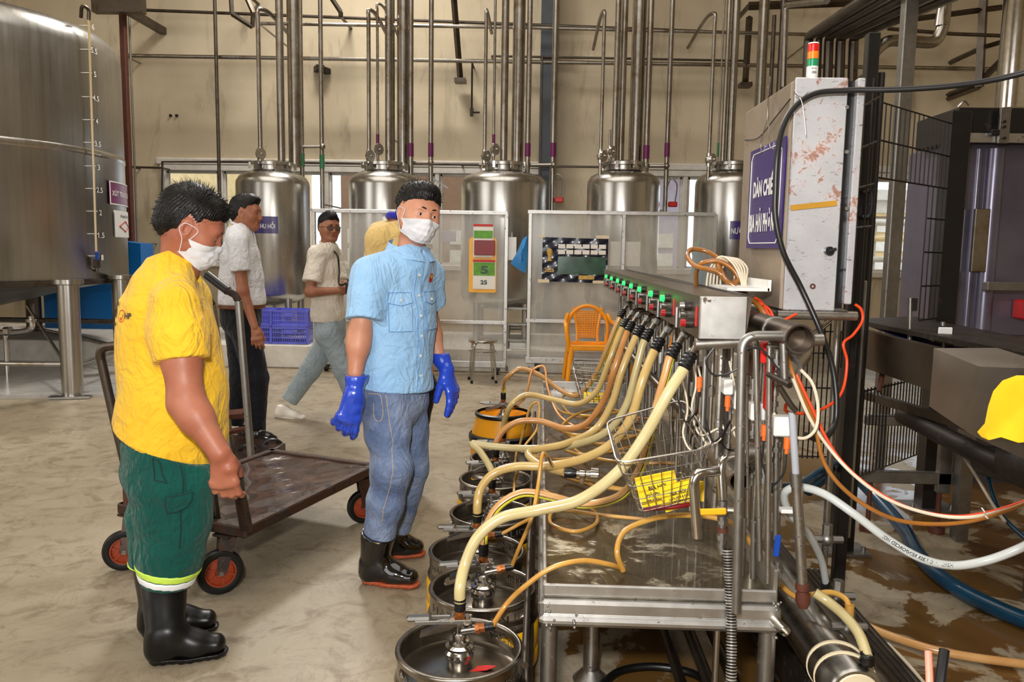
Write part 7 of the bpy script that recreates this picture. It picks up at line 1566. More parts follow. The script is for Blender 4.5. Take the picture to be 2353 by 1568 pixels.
# ---- 1. man in the yellow T-shirt, nearest, head bowed
def man_yellow():
    T_ = thing('person', G(400, 1515), 'person in yellow T-shirt, green work trousers and black boots, head bowed, masked', 'person')
    F = nrm((.955, .295, 0)); Ls = nrm((-F[1], F[0], 0))     # Ls: his left, away from the camera
    c = {y: PV(x, y, 2.70) for y, x in ((628, 400), (665, 385), (700, 380), (760, 383), (830, 392), (900, 402), (960, 398), (1010, 392), (1060, 388))}
    neck = PV(412, 598, 2.70)
    # torso
    def torso(S, inf=0):
        S.path([c[665], c[700], c[760], c[830], c[900], c[960], c[1010], c[1060]], [(.14, .085), (.175, .128), (.185, .148), (.18, .158), (.178, .165), (.180, .170), (.190, .176), (.202, .184)], k=.05, side=Ls, inf=inf)
        return S
    shR = PV(404, 706, 2.545); elR = PV(428, 925, 2.47); wrR = PV(505, 1042, 2.43); shL = v3(shR) + Ls * .36; elL = shL + np.array((-.02, .03, -.29)); wrL = elL + np.array((.06, -.04, -.22))
    lo = np.array((c[760][0] - .40, 2.3, .62)); hi = np.array((c[760][0] + .45, 3.25, 1.42))
    S = Sdf(lo, hi, .006); torso(S)
    S.cone(c[665] + UP * .02, neck + UP * .03, (.10, .085), (.066, .066), k=.05, side=Ls)
    S.path([shR + UP * .0, shR + (elR - shR) * .30, shR + (elR - shR) * .56], [(.075, .075), (.082, .086), (.078, .086)], k=.035, side=Ls, flat=(0, 1)); S.path([shL, shL + (elL - shL) * .55], [(.07, .075), (.075, .085)], k=.05, side=Ls, flat=(0, 1))
    S.cone(neck - UP * .02 - F * .02, shR + UP * .03, .055, .05, k=.05); S.cone(neck - UP * .02 - F * .02, shL + UP * .03, .055, .05, k=.05)
    S.disp(folds(3, 7, 22, 50, .6), .012); S.disp(folds(11, 5, 50, 110, 1.2), .004)
    hemn = nrm(np.array((-.42, .0, -1.0))); S.cut(PV(390, 1033, 2.62), hemn)
    S.cut(neck + UP * .035 - F * .02, nrm(UP - F * .35))
    S.cone(neck + UP * .16 + F * .02, neck - UP * .03 + F * .035, .056, .062, k=.004, op='s')
    sh = sdf_obj('shirt', [S.mesh()], M['yellow_tee'], T_)
    rg = [neck + UP * (.002 + .020 * -math.cos(a)) + F * (math.cos(a) * .066 + .020) + Ls * math.sin(a) * .072 for a in [k * PI / 14 for k in range(28)]]
    m = MB(); m.tube(rg, .0085, 8, closed=True); m.build('collar', M['yellow_tee'], sh)
    # back print
    m = MB(); bc = c[700] - F * .0 ; 
    def onback(u, v, off=.0):   # angle round the back right, height
        a = u; r1, r2 = .185 + off, .150 + off; zc = 1.0; return c[700] * .5 + c[760] * .5 + (-F * math.cos(a) * r2 - Ls * math.sin(a) * r1) + UP * v
    S0 = Sdf(lo, hi, .006)
    for txt, u0, v0, w_, h_ in (('HẢI PHÒNG', .28, .062, .24, .022), ('BIA', .30, .03, .2, .04), ('SINCE 1960', .3, -.012, .2, .014), ('HP', .95, .02, .10, .02)):
        mm = MB(); text_to(mm, txt, 0, 0, 0, w_ * 2.2, h_, .03, lambda a, b: Vector(onback(u0 + a, v0 + b, .016))); 
        mm.v = [tuple(x) for x in snap(sh, mm.v, .003)]; mm.build('back_print', M['black_print'], sh)
    mm = MB()
    for k in range(20): a0, a1 = k * PI / 10, (k + 1) * PI / 10; mm.cyl(onback(.72 + .11 * math.cos(a0), .018 + .02 * math.sin(a0), .016), onback(.72 + .11 * math.cos(a1), .018 + .02 * math.sin(a1), .016), .0012, n=4)
    mm.cyl(onback(.68, .012, .016), onback(.72, .004, .016), .003, n=5); mm.cyl(onback(.72, .004, .016), onback(.78, .026, .016), .002, n=5); mm.v = [tuple(x) for x in snap(sh, mm.v, .003)]; mm.build('back_print', M['red_print'], sh)
    # trousers
    hipR = PV(398, 1040, 2.60); knR = PV(398, 1195, 2.60); anR = PV(384, 1338, 2.60); hipL = hipR + Ls * .19; knL = PV(362, 1190, 2.80); anL = PV(352, 1325, 2.84)
    def legs(S, inf=0, which='RL'):
        S.cone(c[1010], c[1060] - UP * .02, (.176, .158), (.172, .158), k=.05, side=Ls, inf=inf)
        if 'R' in which: S.path([hipR, (hipR + knR) / 2, knR, knR * .45 + anR * .55, anR], [(.104, .130), (.104, .126), (.098, .116), (.092, .102), (.082, .086)], k=.05, side=Ls, flat=(0, 1), inf=inf)
        if 'L' in which: S.path([hipL, (hipL + knL) / 2, knL, anL], [(.10, .128), (.10, .12), (.09, .105), (.078, .082)], k=.03, side=Ls, flat=(0, 1), inf=inf)
        return S
    lo2 = np.array((c[760][0] - .42, 2.35, .20)); hi2 = np.array((c[760][0] + .40, 3.15, .92))
    S = legs(Sdf(lo2, hi2, .006)); S.disp(folds(21, 7, 24, 60, 2.2), .013); S.cut(PV(390, 1033, 2.62) + UP * .012, -hemn); tr = sdf_obj('trousers', [S.mesh()], M['green_work'], T_)
    for (a, b, kn, an, w) in ((-.062, -.034, knR, anR, 'R'), (-.034, -.008, knR, anR, 'R'), (-.062, -.034, knL, anL, 'L'), (-.034, -.008, knL, anL, 'L')):
        ax = nrm(nrm(an - kn) + nrm((-.25, 0, -1)) * .6); S = legs(Sdf(lo2, hi2 - np.array((0, 0, .3)), .005), .0025, w); S.disp(folds(21, 7, 24, 60, 2.2), .013); S.cut(an + ax * a, -ax); S.cut(an + ax * (b), ax); sdf_obj('reflective_band', [S.mesh()], M['reflect_lime' if a < -.05 else 'reflect_white'], tr)
    # cargo pocket and seam
    pk = MB(); f_ = lambda u, v: PV(370 + 108 * u, 1162 + 40 * v, 2.40); pk.grid(lambda u, v: Vector(f_(u, v)), 16, 8); pk.v = [tuple(x) for x in snap(tr, pk.v, .007)]
    n = 17; pk.v += [tuple(x) for x in snap(tr, pk.v, -.004)]
    edge = [i for i in range(n)] + [n * (j + 1) + n - 1 for j in range(8)] + [n * 8 + n - 2 - i for i in range(n - 1)] + [n * (7 - j) for j in range(7)]
    N = n * 9
    for i in range(len(edge)): a, b = edge[i], edge[(i + 1) % len(edge)]; pk.f.append((a, b, N + b, N + a)); pk.m.append(0)
    po = pk.build('cargo_pocket', M['green_work'], tr); mm = MB(); mm.tube([Vector(pk.v[i]) for i in edge], .0022, 5, spline=False, closed=True); mm.build('pocket_seam', M['seam_green'], po)
    for (x0, y0, x1, y1) in ((320, 1070, 326, 1110), (326, 1110, 372, 1120), (372, 1120, 330, 1062), (372, 1196, 478, 1196), (430, 1062, 424, 1310)):
        mm = MB(); q = [PV(x0 + (x1 - x0) * k / 10, y0 + (y1 - y0) * k / 10, 2.4) for k in range(11)]; q = snap(tr, q, .001); mm.tube([Vector(x) for x in q], .0026, 5, spline=False); mm.build('seam', M['seam_green'], tr)
    # boots
    boot('boot', G(333, 1528), G(530, 1503), P(378, 1352, 2.60), T_, r_top=.074, r_ank=.060); boot('boot', G(318, 1466), G(508, 1446), P(352, 1300, 2.85), T_, r_top=.070, r_ank=.058)
    # body: head, arms, hand
    hp, W = make_head(PV(441, 520, 2.69), nrm(F * .80 + np.array((0, 0, -.42))), nrm((.40, .05, .9)), T_, 'skin_yellow', neck - UP * .03, hair=[(0, -.02, .085, .05), (.0, .045, .085, .04)], mask=True, size=1.08, seed=4, spikes=900, look=(0, -.006), hairline=-.012)
    H = hand_sdf(wrR, (.10, 0, -.99), (-.12, 1, 0), (1, 0, .1), 1.16, (.42, .46, .48, .50), (.1, .5), thumb_n=1.3, spread=.01, arm=elR + (elR - wrR) * .0, armr=[.056, .034], res=.0034)
    B = Sdf(np.minimum(elR, shL) - np.array((.4, .2, .35)), np.maximum(shR, shL) + np.array((.3, .25, .12)), .006)
    B.path([shR + (elR - shR) * .2, shR + (elR - shR) * .55, elR, elR + (wrR - elR) * .3, wrR], [(.055, .056), (.056, .060), (.050, .056), (.048, .052), (.033, .030)], k=.03, side=Ls)
    B.path([shL, elL, wrL], [.052, .048, .03], k=.02); B.path([c[700], c[830], c[1010]], [(.13, .09), (.13, .11), (.13, .12)], k=.05, side=Ls); B.cone(c[700], neck, .07, .055, k=.04)
    H2 = hand_sdf(wrL, (.3, .1, -1), (0, -.8, .2), (.8, 0, .2), 1.0, (.4, .4, .45, .5))
    sdf_obj('body', [B.mesh(), H.mesh(), H2.mesh(), hp], M['skin_yellow'], T_)
    return T_
def snap(o, pts, off):
    """lay points onto the surface of a mesh object"""
    from mathutils.bvhtree import BVHTree
    me = o.data
    if o.name not in _bv: 
        _bv[o.name] = BVHTree.FromPolygons([v.co for v in me.vertices], [tuple(p.vertices) for p in me.polygons])
    out = []
    for p in pts:
        p = Vector(p); r = _bv[o.name].ray_cast(p, (p - CAM).normalized(), .4) if False else (None,) * 4
        loc, n, i, d = _bv[o.name].find_nearest(p); out.append(loc + n * off if loc is not None else p)
    return out
_bv = {}
man_yellow()
# ---- 2. man in the light blue shirt with blue rubber gloves
def man_blue():
    T_ = thing('person', G(895, 1350), 'person in light blue shirt, faded jeans, blue rubber gloves and white mask, facing the camera', 'person')
    F = nrm((.78, -.62, 0)); Ls = nrm((-F[1], F[0], 0)); Yc = 3.27        # Ls = his left (image right, farther)
    c = {y: PV(x, y, Yc) for y, x in ((598, 925), (640, 915), (700, 914), (760, 915), (830, 910), (895, 908), (930, 908))}
    neck = PV(940, 585, Yc)
    shR = c[640] - Ls * .155 + UP * .016; shL = c[640] + Ls * .162 + UP * .012
    elR = PV(826, 770, 3.10); wrR = PV(816, 858, 3.06); elL = PV(985, 742, 3.47); wrL = PV(1006, 812, 3.42)
    lo = np.array((c[760][0] - .38, 2.85, .72)); hi = np.array((c[760][0] + .38, 3.7, 1.62))
    def torso(S, inf=0):
        return S.path([c[640], c[700], c[760], c[830], c[895], c[930]], [(.150, .092), (.162, .114), (.160, .122), (.158, .124), (.163, .128), (.166, .130)], k=.05, side=Ls, inf=inf)
    S = Sdf(lo, hi, .0055); torso(S)
    S.cone(neck - UP * .01, c[640], (.075, .065), (.15, .09), k=.05, side=Ls); S.cone(neck - UP * .035, shR - UP * .006, .074, .070, k=.06); S.cone(neck - UP * .035, shL - UP * .006, .074, .070, k=.06)
    cuR = shR + (PV(838, 735, 3.10) - shR) * 1.0; S.path([shR, (shR + cuR) / 2, cuR], [.064, .071, .074], k=.03, flat=(0, 1)); S.path([shL, shL + (elL - shL) * .6], [.07, .078], k=.03, flat=(0, 1))
    S.disp(folds(31, 7, 26, 60, .7), .011); S.disp(folds(32, 5, 60, 120, 1.3), .004)
    S.cut(PV(905, 902, 3.15), nrm((-.10, 0, -1))); S.cut(neck + UP * .022, nrm(UP - F * .45)); S.cone(neck + UP * .14, neck - UP * .015 + F * .02, .05, .054, k=.004, op='s')
    S.cone(neck + F * .10 + UP * .01, neck + F * .13 - UP * .05, .020, .004, k=.004, op='s')
    sh = sdf_obj('shirt', [S.mesh()], M['blue_shirt'], T_)
    # collar: two turned down wings standing round the neck
    for e in (-1, 1):
        m = MB()
        def cf(u, v, off=0.0):
            a = -2.9 + u * 2.75 if e < 0 else 2.9 - u * 2.75
            r = .076 + .020 * v + off; drop = .046 - .045 * v - .030 * u * v - .040 * u * (1 - v) * .9; fr = 1 + .22 * u
            dirv = F * math.cos(a) * -1 if False else (F * math.cos(a) + Ls * math.sin(a)); return Vector(neck - F * .004 + dirv * r * fr + UP * (drop + .018 * (1 - u) ))
        g0 = lambda u, v: cf(1 - abs(1 - u), v); m.grid(lambda u, v: cf(u, v), 20, 6); m.grid(lambda u, v: cf(u, v, -.004), 20, 6); m.build('collar', M['blue_shirt'], sh)
    # placket, buttons, pockets, emblem
    def front(u, v, off=.0): return c[760] + Ls * u + UP * v + F * (.20 + off)
    def on(pts, off): return [Vector(x) for x in snapd(sh, pts, F, off)]
    m = MB(); pl = [(.0 + .004 * math.sin(k), .26 - .52 * k / 24) for k in range(25)]
    a = on([front(u - .016, v) for u, v in pl], .003); b = on([front(u + .016, v) for u, v in pl], .003); a2 = on([front(u - .016, v) for u, v in pl], -.003); b2 = on([front(u + .016, v) for u, v in pl], -.003)
    n = len(a); m.add(a + b + a2 + b2, [(i, i + 1, n + i + 1, n + i) for i in range(n - 1)] + [(i, i + 1, 2 * n + i + 1, 2 * n + i) for i in range(n - 1)] + [(n + i, n + i + 1, 3 * n + i + 1, 3 * n + i) for i in range(n - 1)]); po = m.build('placket', M['blue_shirt'], sh); m = MB(); m.tube(a, .0015, 5, spline=False); m.tube(b, .0015, 5, spline=False); m.build('seam', M['seam_shade_blue'], po)
    for k in range(6):
        p = on([front(0, .235 - .082 * k)], .006)[0]; m = MB(); m.cyl(p, p + Vector(F) * .003, .0058, n=12); m.build('button', M['white_print'], sh)
    for e in (-1, 1):
        for (u0, u1, v0, v1, dz, fl) in ((.035, .135, .125, .165, .0, True), (.040, .13, .010, .125, 0, False)):
            m = MB(); nu, nv = 10, 8; g = [(u0 + (u1 - u0) * i / nu, v0 + (v1 - v0) * j / nv - ((.012 * (1 - abs(2 * i / nu - 1)) if fl and j == 0 else 0))) for j in range(nv + 1) for i in range(nu + 1)]
            A = on([front(e * u, v) for u, v in g], .0045 if fl else .0025); B = on([front(e * u, v) for u, v in g], -.004); N = len(A); sm = MB(); fs = [(j * (nu + 1) + i, j * (nu + 1) + i + 1, (j + 1) * (nu + 1) + i + 1, (j + 1) * (nu + 1) + i) for j in range(nv) for i in range(nu)]
            ed = list(range(nu)) + [nu + (nu + 1) * j for j in range(nv)] + [(nu + 1) * nv + nu - i for i in range(nu)] + [(nu + 1) * (nv - j) for j in range(nv)]
            fs += [(ed[i], ed[(i + 1) % len(ed)], N + ed[(i + 1) % len(ed)], N + ed[i]) for i in range(len(ed))]; m.add(A + B, fs); fo = m.build('pocket_flap' if fl else 'pocket', M['blue_shirt'], sh); sm.tube([A[i] for i in ed], .0017, 5, spline=False, closed=True); sm.build('seam', M['seam_shade_blue'], fo)  # seam tubes in darker blue also paint in the shading lines round the pockets
        p = on([front(e * .085, .135)], .007)[0]; m = MB(); m.cyl(p, p + Vector(F) * .003, .0055, n=12); m.build('button', M['white_print'], sh)
    m = MB(); cc = front(.080, .222); pts = [(math.cos(a) * .014, math.sin(a) * .020) for a in [k * PI / 8 for k in range(16)]]; q = on([cc + Ls * u + UP * v for u, v in pts] + [cc], .004); m.add(q, [(i, (i + 1) % 16, 16) for i in range(16)]); em = m.build('emblem', M['red_print'], sh)
    m = MB(); st_ = []
    for k in range(10): r_ = .012 if k % 2 == 0 else .005; a = PI / 2 + k * PI / 5; st_.append((math.cos(a) * r_, .006 + math.sin(a) * r_))
    q = on([cc + Ls * u + UP * v for u, v in st_] + [cc + UP * .006], .0055); m.add(q, [(i, (i + 1) % 10, 10) for i in range(10)]); m.build('emblem_star', M['card_yellow'], sh)
    # jeans
    hipR = PV(882, 912, 3.20); knR = PV(900, 1080, 3.14); anR = PV(871, 1235, 3.16); hipL = PV(935, 912, 3.34); knL = PV(948, 1072, 3.34); anL = PV(915, 1212, 3.42)
    def legs(S):
        S.cone(PV(905, 880, Yc), PV(907, 925, Yc), (.150, .115), (.152, .122), k=.04, side=Ls)
        S.path([hipR, hipR * .5 + knR * .5, knR, knR * .5 + anR * .5, anR], [(.086, .098), (.080, .090), (.074, .082), (.066, .076), (.062, .068)], k=.04, side=Ls, flat=(0, 1)); S.path([hipL, (hipL + knL) / 2, knL, anL], [(.082, .095), (.074, .086), (.068, .072), (.058, .060)], k=.015, side=Ls, flat=(0, 1)); return S
    lo2 = np.array((c[760][0] - .38, 2.9, .12)); hi2 = np.array((c[760][0] + .38, 3.7, 1.0)); S = legs(Sdf(lo2, hi2, .0055)); S.disp(folds(41, 7, 26, 70, 2.4), .012); S.disp(folds(42, 5, 70, 130, 2.5), .003); je = sdf_obj('jeans', [S.mesh()], M['jeans'], T_)
    for pts in ([(836, 905, 3.1), (862, 905, 3.05), (866, 955, 3.0), (858, 962, 3.0), (842, 962, 3.05), (840, 930, 3.05)], [(884, 905, 3.0), (893, 950, 3.0), (902, 1000, 3.0), (903, 1060, 3.0), (893, 1130, 3.0), (876, 1180, 3.0), (867, 1230, 3.0)]):
        q = [PV(*p) for p in pts]; qq, _ = catmull([Vector(x) for x in q], .012); q = snap(je, qq, .001); m = MB(); m.tube(q, .0011, 5, spline=False); m.build('seam', M['mustard'], je)
    b = boot('boot', G(826, 1338), G(968, 1352), P(870, 1226, 3.15), T_, 'black_gloss', 'sole_orange', .072, .058, band=False)
    pc = PV(860, 1252, 3.0); m = MB(); sh_ = [(-.018, .026), (.018, .026), (.018, -.005), (.010, -.022), (0, -.030), (-.010, -.022), (-.018, -.005)]
    for (k, mt, nm, of) in ((1.0, 'mustard', 'badge_rim', .002), (.80, 'purple_sign', 'badge', .0035)):
        q = snap(b, [pc + np.array((u * k, 0, v * k)) for u, v in sh_] + [pc], of); m = MB(); m.add(q, [(i, (i + 1) % 7, 7) for i in range(7)]); m.build(nm, M[mt], b)
    m = MB(); text_to(m, 'HS 26', pc + np.array((0, 0, .013)), (1, 0, 0), (0, 0, 1), .022, .007, .02); m.v = [tuple(x) for x in snap(b, m.v, .0045)]; m.build('badge_lettering', M['white_print'], b)
    m = MB(); st2 = [(math.cos(PI / 2 + k * PI / 5) * (.009 if k % 2 == 0 else .0035), math.sin(PI / 2 + k * PI / 5) * (.009 if k % 2 == 0 else .0035) - .008) for k in range(10)]; q = snap(b, [pc + np.array((u, 0, v)) for u, v in st2] + [pc - UP * .008], .0045); m.add(q, [(i, (i + 1) % 10, 10) for i in range(10)]); m.build('badge_star', M['red_plastic'], b)
    boot('boot', G(868, 1283), G(982, 1277), P(912, 1195, 3.44), T_, 'black_gloss', 'sole_orange', .062, .052, band=False)
    # head looks towards the camera, tilted
    hp, W = make_head(PV(963, 492, 3.24), nrm((.52, -.84, -.10)), nrm((.17, .06, .98)), T_, 'skin_blue', neck - UP * .03, hair=[(0.0, .025, .090, .055)], mask=True, size=1.0, seed=8, spikes=700, look=(-.001, .001), brow_up=.3, hairline=-.008)
    A = Sdf(np.minimum(np.minimum(elR, wrR), shR) - .1, np.maximum(np.maximum(elL, wrL), shL) + .1, .0055)
    A.path([shR, elR, elR + (wrR - elR) * .3, wrR], [.048, .044, .042, .030], k=.03); A.path([shL, elL, elL + (wrL - elL) * .4, wrL], [.045, .042, .040, .030], k=.03); A.path([c[640], c[760], c[895]], [(.12, .07), (.12, .08), (.12, .08)], k=.04, side=Ls); A.cone(c[640], neck, .06, .052, k=.05)
    A.path([hipR, knR, anR], [.07, .05, .04]); A.path([hipL, knL, anL], [.07, .05, .04]); sdf_obj('body', [A.mesh(), hp], M['skin_blue'], T_)
    # gloves
    wg = PV(812, 905, 3.03); H = hand_sdf(wg, (-.20, -.12, -.97), (-.35, .9, .05), (1, .1, -.1), 1.16, (.30, .42, .50, .55), (.20, .45), inf=.0035, res=.0034, spread=.10, thumb_n=.5)
    cu = PV(822, 838, 3.07); H.path([wg + np.array((.004, 0, -.01)), wg * .5 + cu * .5, cu], [(.033, .026), (.036, .034), (.047, .044)], k=.02, flat=(0, 1)); H.cone(cu + np.array((.03, 0, .0)), cu + np.array((.032, .0, -.06)), .022, .008, k=.02, flat=(1, 0))
    H.disp(folds(51, 5, 40, 110, .5), .0035); H.cone(cu + UP * .02, cu - UP * .012, .038, .034, k=.004, op='s'); sdf_obj('glove', [H.mesh()], M['glove_blue'], T_)
    wg = PV(1026, 850, 3.38); cu = PV(1003, 800, 3.43); H = hand_sdf(wg, (.32, -.10, -.94), (-.85, .35, .1), (.3, -.9, .0), 1.12, (.20, .26, .32, .40), (.35, .4), inf=.0035, res=.0034, spread=.08, thumb_n=.6)
    H.path([wg, wg * .5 + cu * .5, cu], [(.032, .028), (.036, .034), (.044, .044)], k=.02, flat=(0, 1)); H.disp(folds(52, 5, 40, 110, .5), .0035); H.cone(cu + UP * .02, cu - UP * .012, .036, .034, k=.004, op='s'); sdf_obj('glove', [H.mesh()], M['glove_blue'], T_)
def snapd(o, pts, dirv, off):
    """project points against direction dirv onto the mesh, then lift by off"""
    from mathutils.bvhtree import BVHTree
    if o.name not in _bv: _bv[o.name] = BVHTree.FromPolygons([v.co for v in o.data.vertices], [tuple(p.vertices) for p in o.data.polygons])
    out = []; d = Vector(dirv).normalized()
    for p in pts:
        loc, n, i, ds = _bv[o.name].ray_cast(Vector(p), -d, .5)
        if loc is None: loc, n, i, ds = _bv[o.name].find_nearest(Vector(p))
        out.append(loc + d * off)
    return out
man_blue()
# ---- shoes
def shoe(heel, toe, parent, mat, sole, ank_h=.09, lift=0.0, pitch=0.0):
    h = v3(heel); t = v3(toe); d = nrm(t - h); L = np.linalg.norm(t - h); sd = nrm(np.cross(d, UP)); u = np.cross(sd, d)
    lo = np.minimum(h, t) - .1; hi = np.maximum(h, t) + .16; S = Sdf(lo, hi, .005)
    S.cone(h + d * .04 + u * .035, h + d * (L * .6) + u * .038, (.034, .035), (.040, .030), k=.03, side=sd); S.cone(h + d * (L * .6) + u * .036, h + d * (L - .04) + u * .03, (.042, .030), (.036, .022), k=.03, side=sd)
    S.cone(h + d * .05 + u * .04, h + d * .055 + u * ank_h, (.034, .04), (.034, .042), k=.04, side=sd, flat=(0, 1)); S.cone(h + d * .07 + u * ank_h * .8, h + d * (L * .62) + u * .045, .028, .022, k=.04); S.cut(h + u * .016, -u)
    b = sdf_obj('shoe', [S.mesh()], M[mat], parent)
    S = Sdf(lo, hi, .005); S.cone(h + d * .042 + u * .02, h + d * (L * .6) + u * .02, (.037, .03), (.043, .03), k=.02, side=sd); S.cone(h + d * (L * .6) + u * .02, h + d * (L - .044) + u * .02, (.044, .03), (.038, .03), k=.02, side=sd); S.cut(h + u * .022, u); S.cut(h, -u); sdf_obj('sole', [S.mesh()], M[sole], b)
    return b
def walker(T_, spec):
    """generic clothed figure from joints given in pixels and depth"""
    g = spec; F = nrm(g['F']); Ls = nrm((-F[1], F[0], 0)); J = {k: PV(*v) for k, v in g['J'].items()}; res = g.get('res', .007)
    tc = [PV(*p) for p in g['torso']]; tr_ = g['tr']; allp = np.array(list(J.values()) + tc); lo = allp.min(0) - .22; hi = allp.max(0) + .22
    def grid(keys, pad=.17): a = np.array([J[k] for k in keys] + tc[:0]); return a.min(0) - pad, a.max(0) + pad
    a = np.array(tc + [J[k] for k in ('neck', 'shR', 'shL', 'elR', 'elL')]); S = Sdf(a.min(0) - .22, a.max(0) + .2, res)
    S.path(tc, tr_, k=.05, side=Ls); S.cone(J['neck'] - UP * .01, tc[0], (.07, .06), tr_[0], k=.05, side=Ls)
    for s_ in 'RL':
        f = g.get('sleeve', .6); S.cone(J['neck'] - UP * .02, J['sh' + s_], .058, .064, k=.05); S.path([J['sh' + s_], J['sh' + s_] + (J['el' + s_] - J['sh' + s_]) * f], [.068, g.get('slr', .074)], k=.03, flat=(0, 1))
    S.disp(folds(g['seed'], 7, 26, 60, .7), .010); S.cut(PV(*g['hem']), nrm(g.get('hemn', (0, 0, -1)))); S.cut(J['neck'] + UP * .02, nrm(UP - F * .3)); S.cone(J['neck'] + UP * .14, J['neck'] - UP * .01 + F * .01, .05, .054, k=.004, op='s')
    sh = sdf_obj('shirt', [S.mesh()], M[g['shirt']], T_)
    m = MB(); m.tube([Vector(J['neck'] + UP * (.014 - .022 * math.cos(a)) + F * (math.cos(a) * .060 + .004) + Ls * math.sin(a) * .064) for a in [k * PI / 12 for k in range(24)]], g.get('colr', .010), 8, closed=True); m.build('collar', M[g.get('collar', g['shirt'])], sh)
    a = np.array([J[k] for k in ('hipR', 'hipL', 'knR', 'knL', 'anR', 'anL')]); S = Sdf(a.min(0) - .2, a.max(0) + .24, res); S.cone(J['hip'] + UP * .07, J['hip'] - UP * .04, g['hipr'], g['hipr'], k=.04, side=Ls)
    for s_ in 'RL': S.path([J['hip' + s_], J['kn' + s_], J['an' + s_]], g['lr'], k=.03, side=Ls, flat=(0, 1))
    S.disp(folds(g['seed'] + 5, 7, 26, 70, 2.0), .009); S.cut(J['hip'] + UP * .12, UP); sdf_obj('trousers', [S.mesh()], M[g['trousers']], T_)
    hp, W = make_head(J['head'], g['hf'], g['hu'], T_, g['skin'], J['neck'] - UP * .02, hair=g.get('hair', [(0, .05, .09, .035)]), mask=False, size=g.get('hs', 1.0), seed=g['seed'], glasses=g.get('glasses', False), spikes=300, look=g.get('look', (0, 0)))
    a = np.array([J[k] for k in ('shR', 'shL', 'elR', 'elL', 'wrR', 'wrL', 'hip')]); B = Sdf(a.min(0) - .12, a.max(0) + .12, res)
    for s_ in 'RL': B.path([J['sh' + s_], J['el' + s_], J['wr' + s_]], [.044, .040, .027], k=.02)
    B.path([tc[0], tc[-1]], [(.10, .06), (.10, .07)], side=Ls); B.cone(tc[0], J['neck'], .06, .05, k=.04)
    parts = [B.mesh(), hp]
    for s_ in 'RL': h = g['hand' + s_]; parts.append(hand_sdf(J['wr' + s_], h[0], h[1], h[2], 1.0, h[3], (.4, .4), res=.0045).mesh())
    sdf_obj('body', parts, M[g['skin']], T_); return sh, J
T2 = thing('person', G(600, 1020), 'person in white short sleeved shirt and black trousers, walking right in profile', 'person')
Y = 5.7
sh, J = walker(T2, dict(F=(1, .05, 0), seed=61, shirt='white_shirt', trousers='black_trousers', skin='skin_dark', torso=[(553, 545, Y), (552, 590, Y), (555, 640, Y), (557, 690, Y), (556, 706, Y)], tr=[(.15, .085), (.165, .125), (.16, .145), (.158, .155), (.155, .15)], hem=(556, 700, Y), sleeve=.62, slr=.07,
    J=dict(neck=(551, 522, Y), shR=(545, 553, Y - .17), shL=(545, 553, Y + .17), elR=(558, 668, Y - .21), elL=(552, 668, Y + .2), wrR=(585, 752, Y - .20), wrL=(572, 752, Y + .18), hip=(553, 720, Y), hipR=(558, 735, Y - .08), hipL=(550, 735, Y + .08), knR=(590, 870, Y - .08), knL=(556, 870, Y + .1), anR=(590, 992, Y - .05), anL=(540, 975, Y + .12), head=(567, 490, Y)),
    hipr=(.155, .145), lr=[(.09, .115), (.072, .085), (.055, .062)], hf=(1, -.05, -.06), hu=(0, 0, 1), hs=1.06, hair=[(0, .055, .092, .035), (0, .02, .10, .04)],
    handR=((.15, 0, -1), (-.3, .9, 0), (1, 0, 0), (.25, .3, .35, .4)), handL=((.1, 0, -1), (-.3, -.9, 0), (1, 0, 0), (.3, .3, .3, .3))))
shoe(G(571, 1022), G(644, 1016), T2, 'shoe_black', 'shoe_black'); shoe(G(545, 1010), G(598, 1006), T2, 'shoe_black', 'shoe_black')
m = MB(); q = PV(556, 704, Y); m.tube([Vector(q + np.array((math.cos(a) * .152, math.sin(a) * .158, 0))) for a in [k * PI / 14 for k in range(28)]], .016, 6, closed=True); m.build('belt', M['belt_brown'], T2)
T3 = thing('person', G(760, 965), 'person in cream shirt, pale jeans and sunglasses holding a camera, striding right', 'person')
Y = 6.35
sh, J = walker(T3, dict(F=(.93, -.36, 0), seed=71, shirt='cream_shirt', trousers='light_jeans', skin='skin_tan', torso=[(745, 580, Y), (748, 620, Y), (752, 670, Y), (754, 720, Y), (754, 745, Y)], tr=[(.14, .075), (.15, .10), (.145, .105), (.15, .115), (.155, .12)], hem=(754, 738, Y), sleeve=.72, slr=.075,
    J=dict(neck=(753, 566, Y), shR=(728, 588, Y - .13), shL=(768, 588, Y + .14), elR=(712, 672, Y - .22), elL=(782, 668, Y + .02), wrR=(780, 668, Y - .26), wrL=(792, 658, Y - .10), hip=(758, 755, Y), hipR=(752, 765, Y - .08), hipL=(764, 765, Y + .08), knR=(790, 850, Y - .02), knL=(714, 850, Y + .08), anR=(826, 945, Y), anL=(665, 922, Y + .05), head=(757, 523, Y)),
    hipr=(.145, .115), lr=[(.088, .10), (.078, .084), (.066, .068)], hf=(.62, -.78, -.05), hu=(0, 0, 1), hs=.98, hair=[(0, .06, .095, .035), (0, .02, .11, .04)], glasses=True,
    handR=((1, -.1, 0), (.2, .8, .3), (0, 0, 1), (.6, .65, .7, .7)), handL=((.5, -.7, .1), (-.6, -.5, -.3), (0, 0, 1), (.6, .6, .6, .6))))
shoe(P(630, 958, Y + .02), P(706, 970, Y + .02), T3, 'shoe_white', 'shoe_white', .10); shoe(G(815, 962), G(880, 970), T3, 'shoe_white', 'shoe_white', .10)
CA = thing('camera', P(810, 662, Y - .3), 'black photo camera held in both hands by the person in sunglasses', 'camera')
m = MB(); m.box(P(808, 662, Y - .3), (.07, .13, .10), bev=.012); m.box(P(806, 645, Y - .3), (.05, .06, .03), bev=.008); m.build('body', M['black_plastic'], CA)
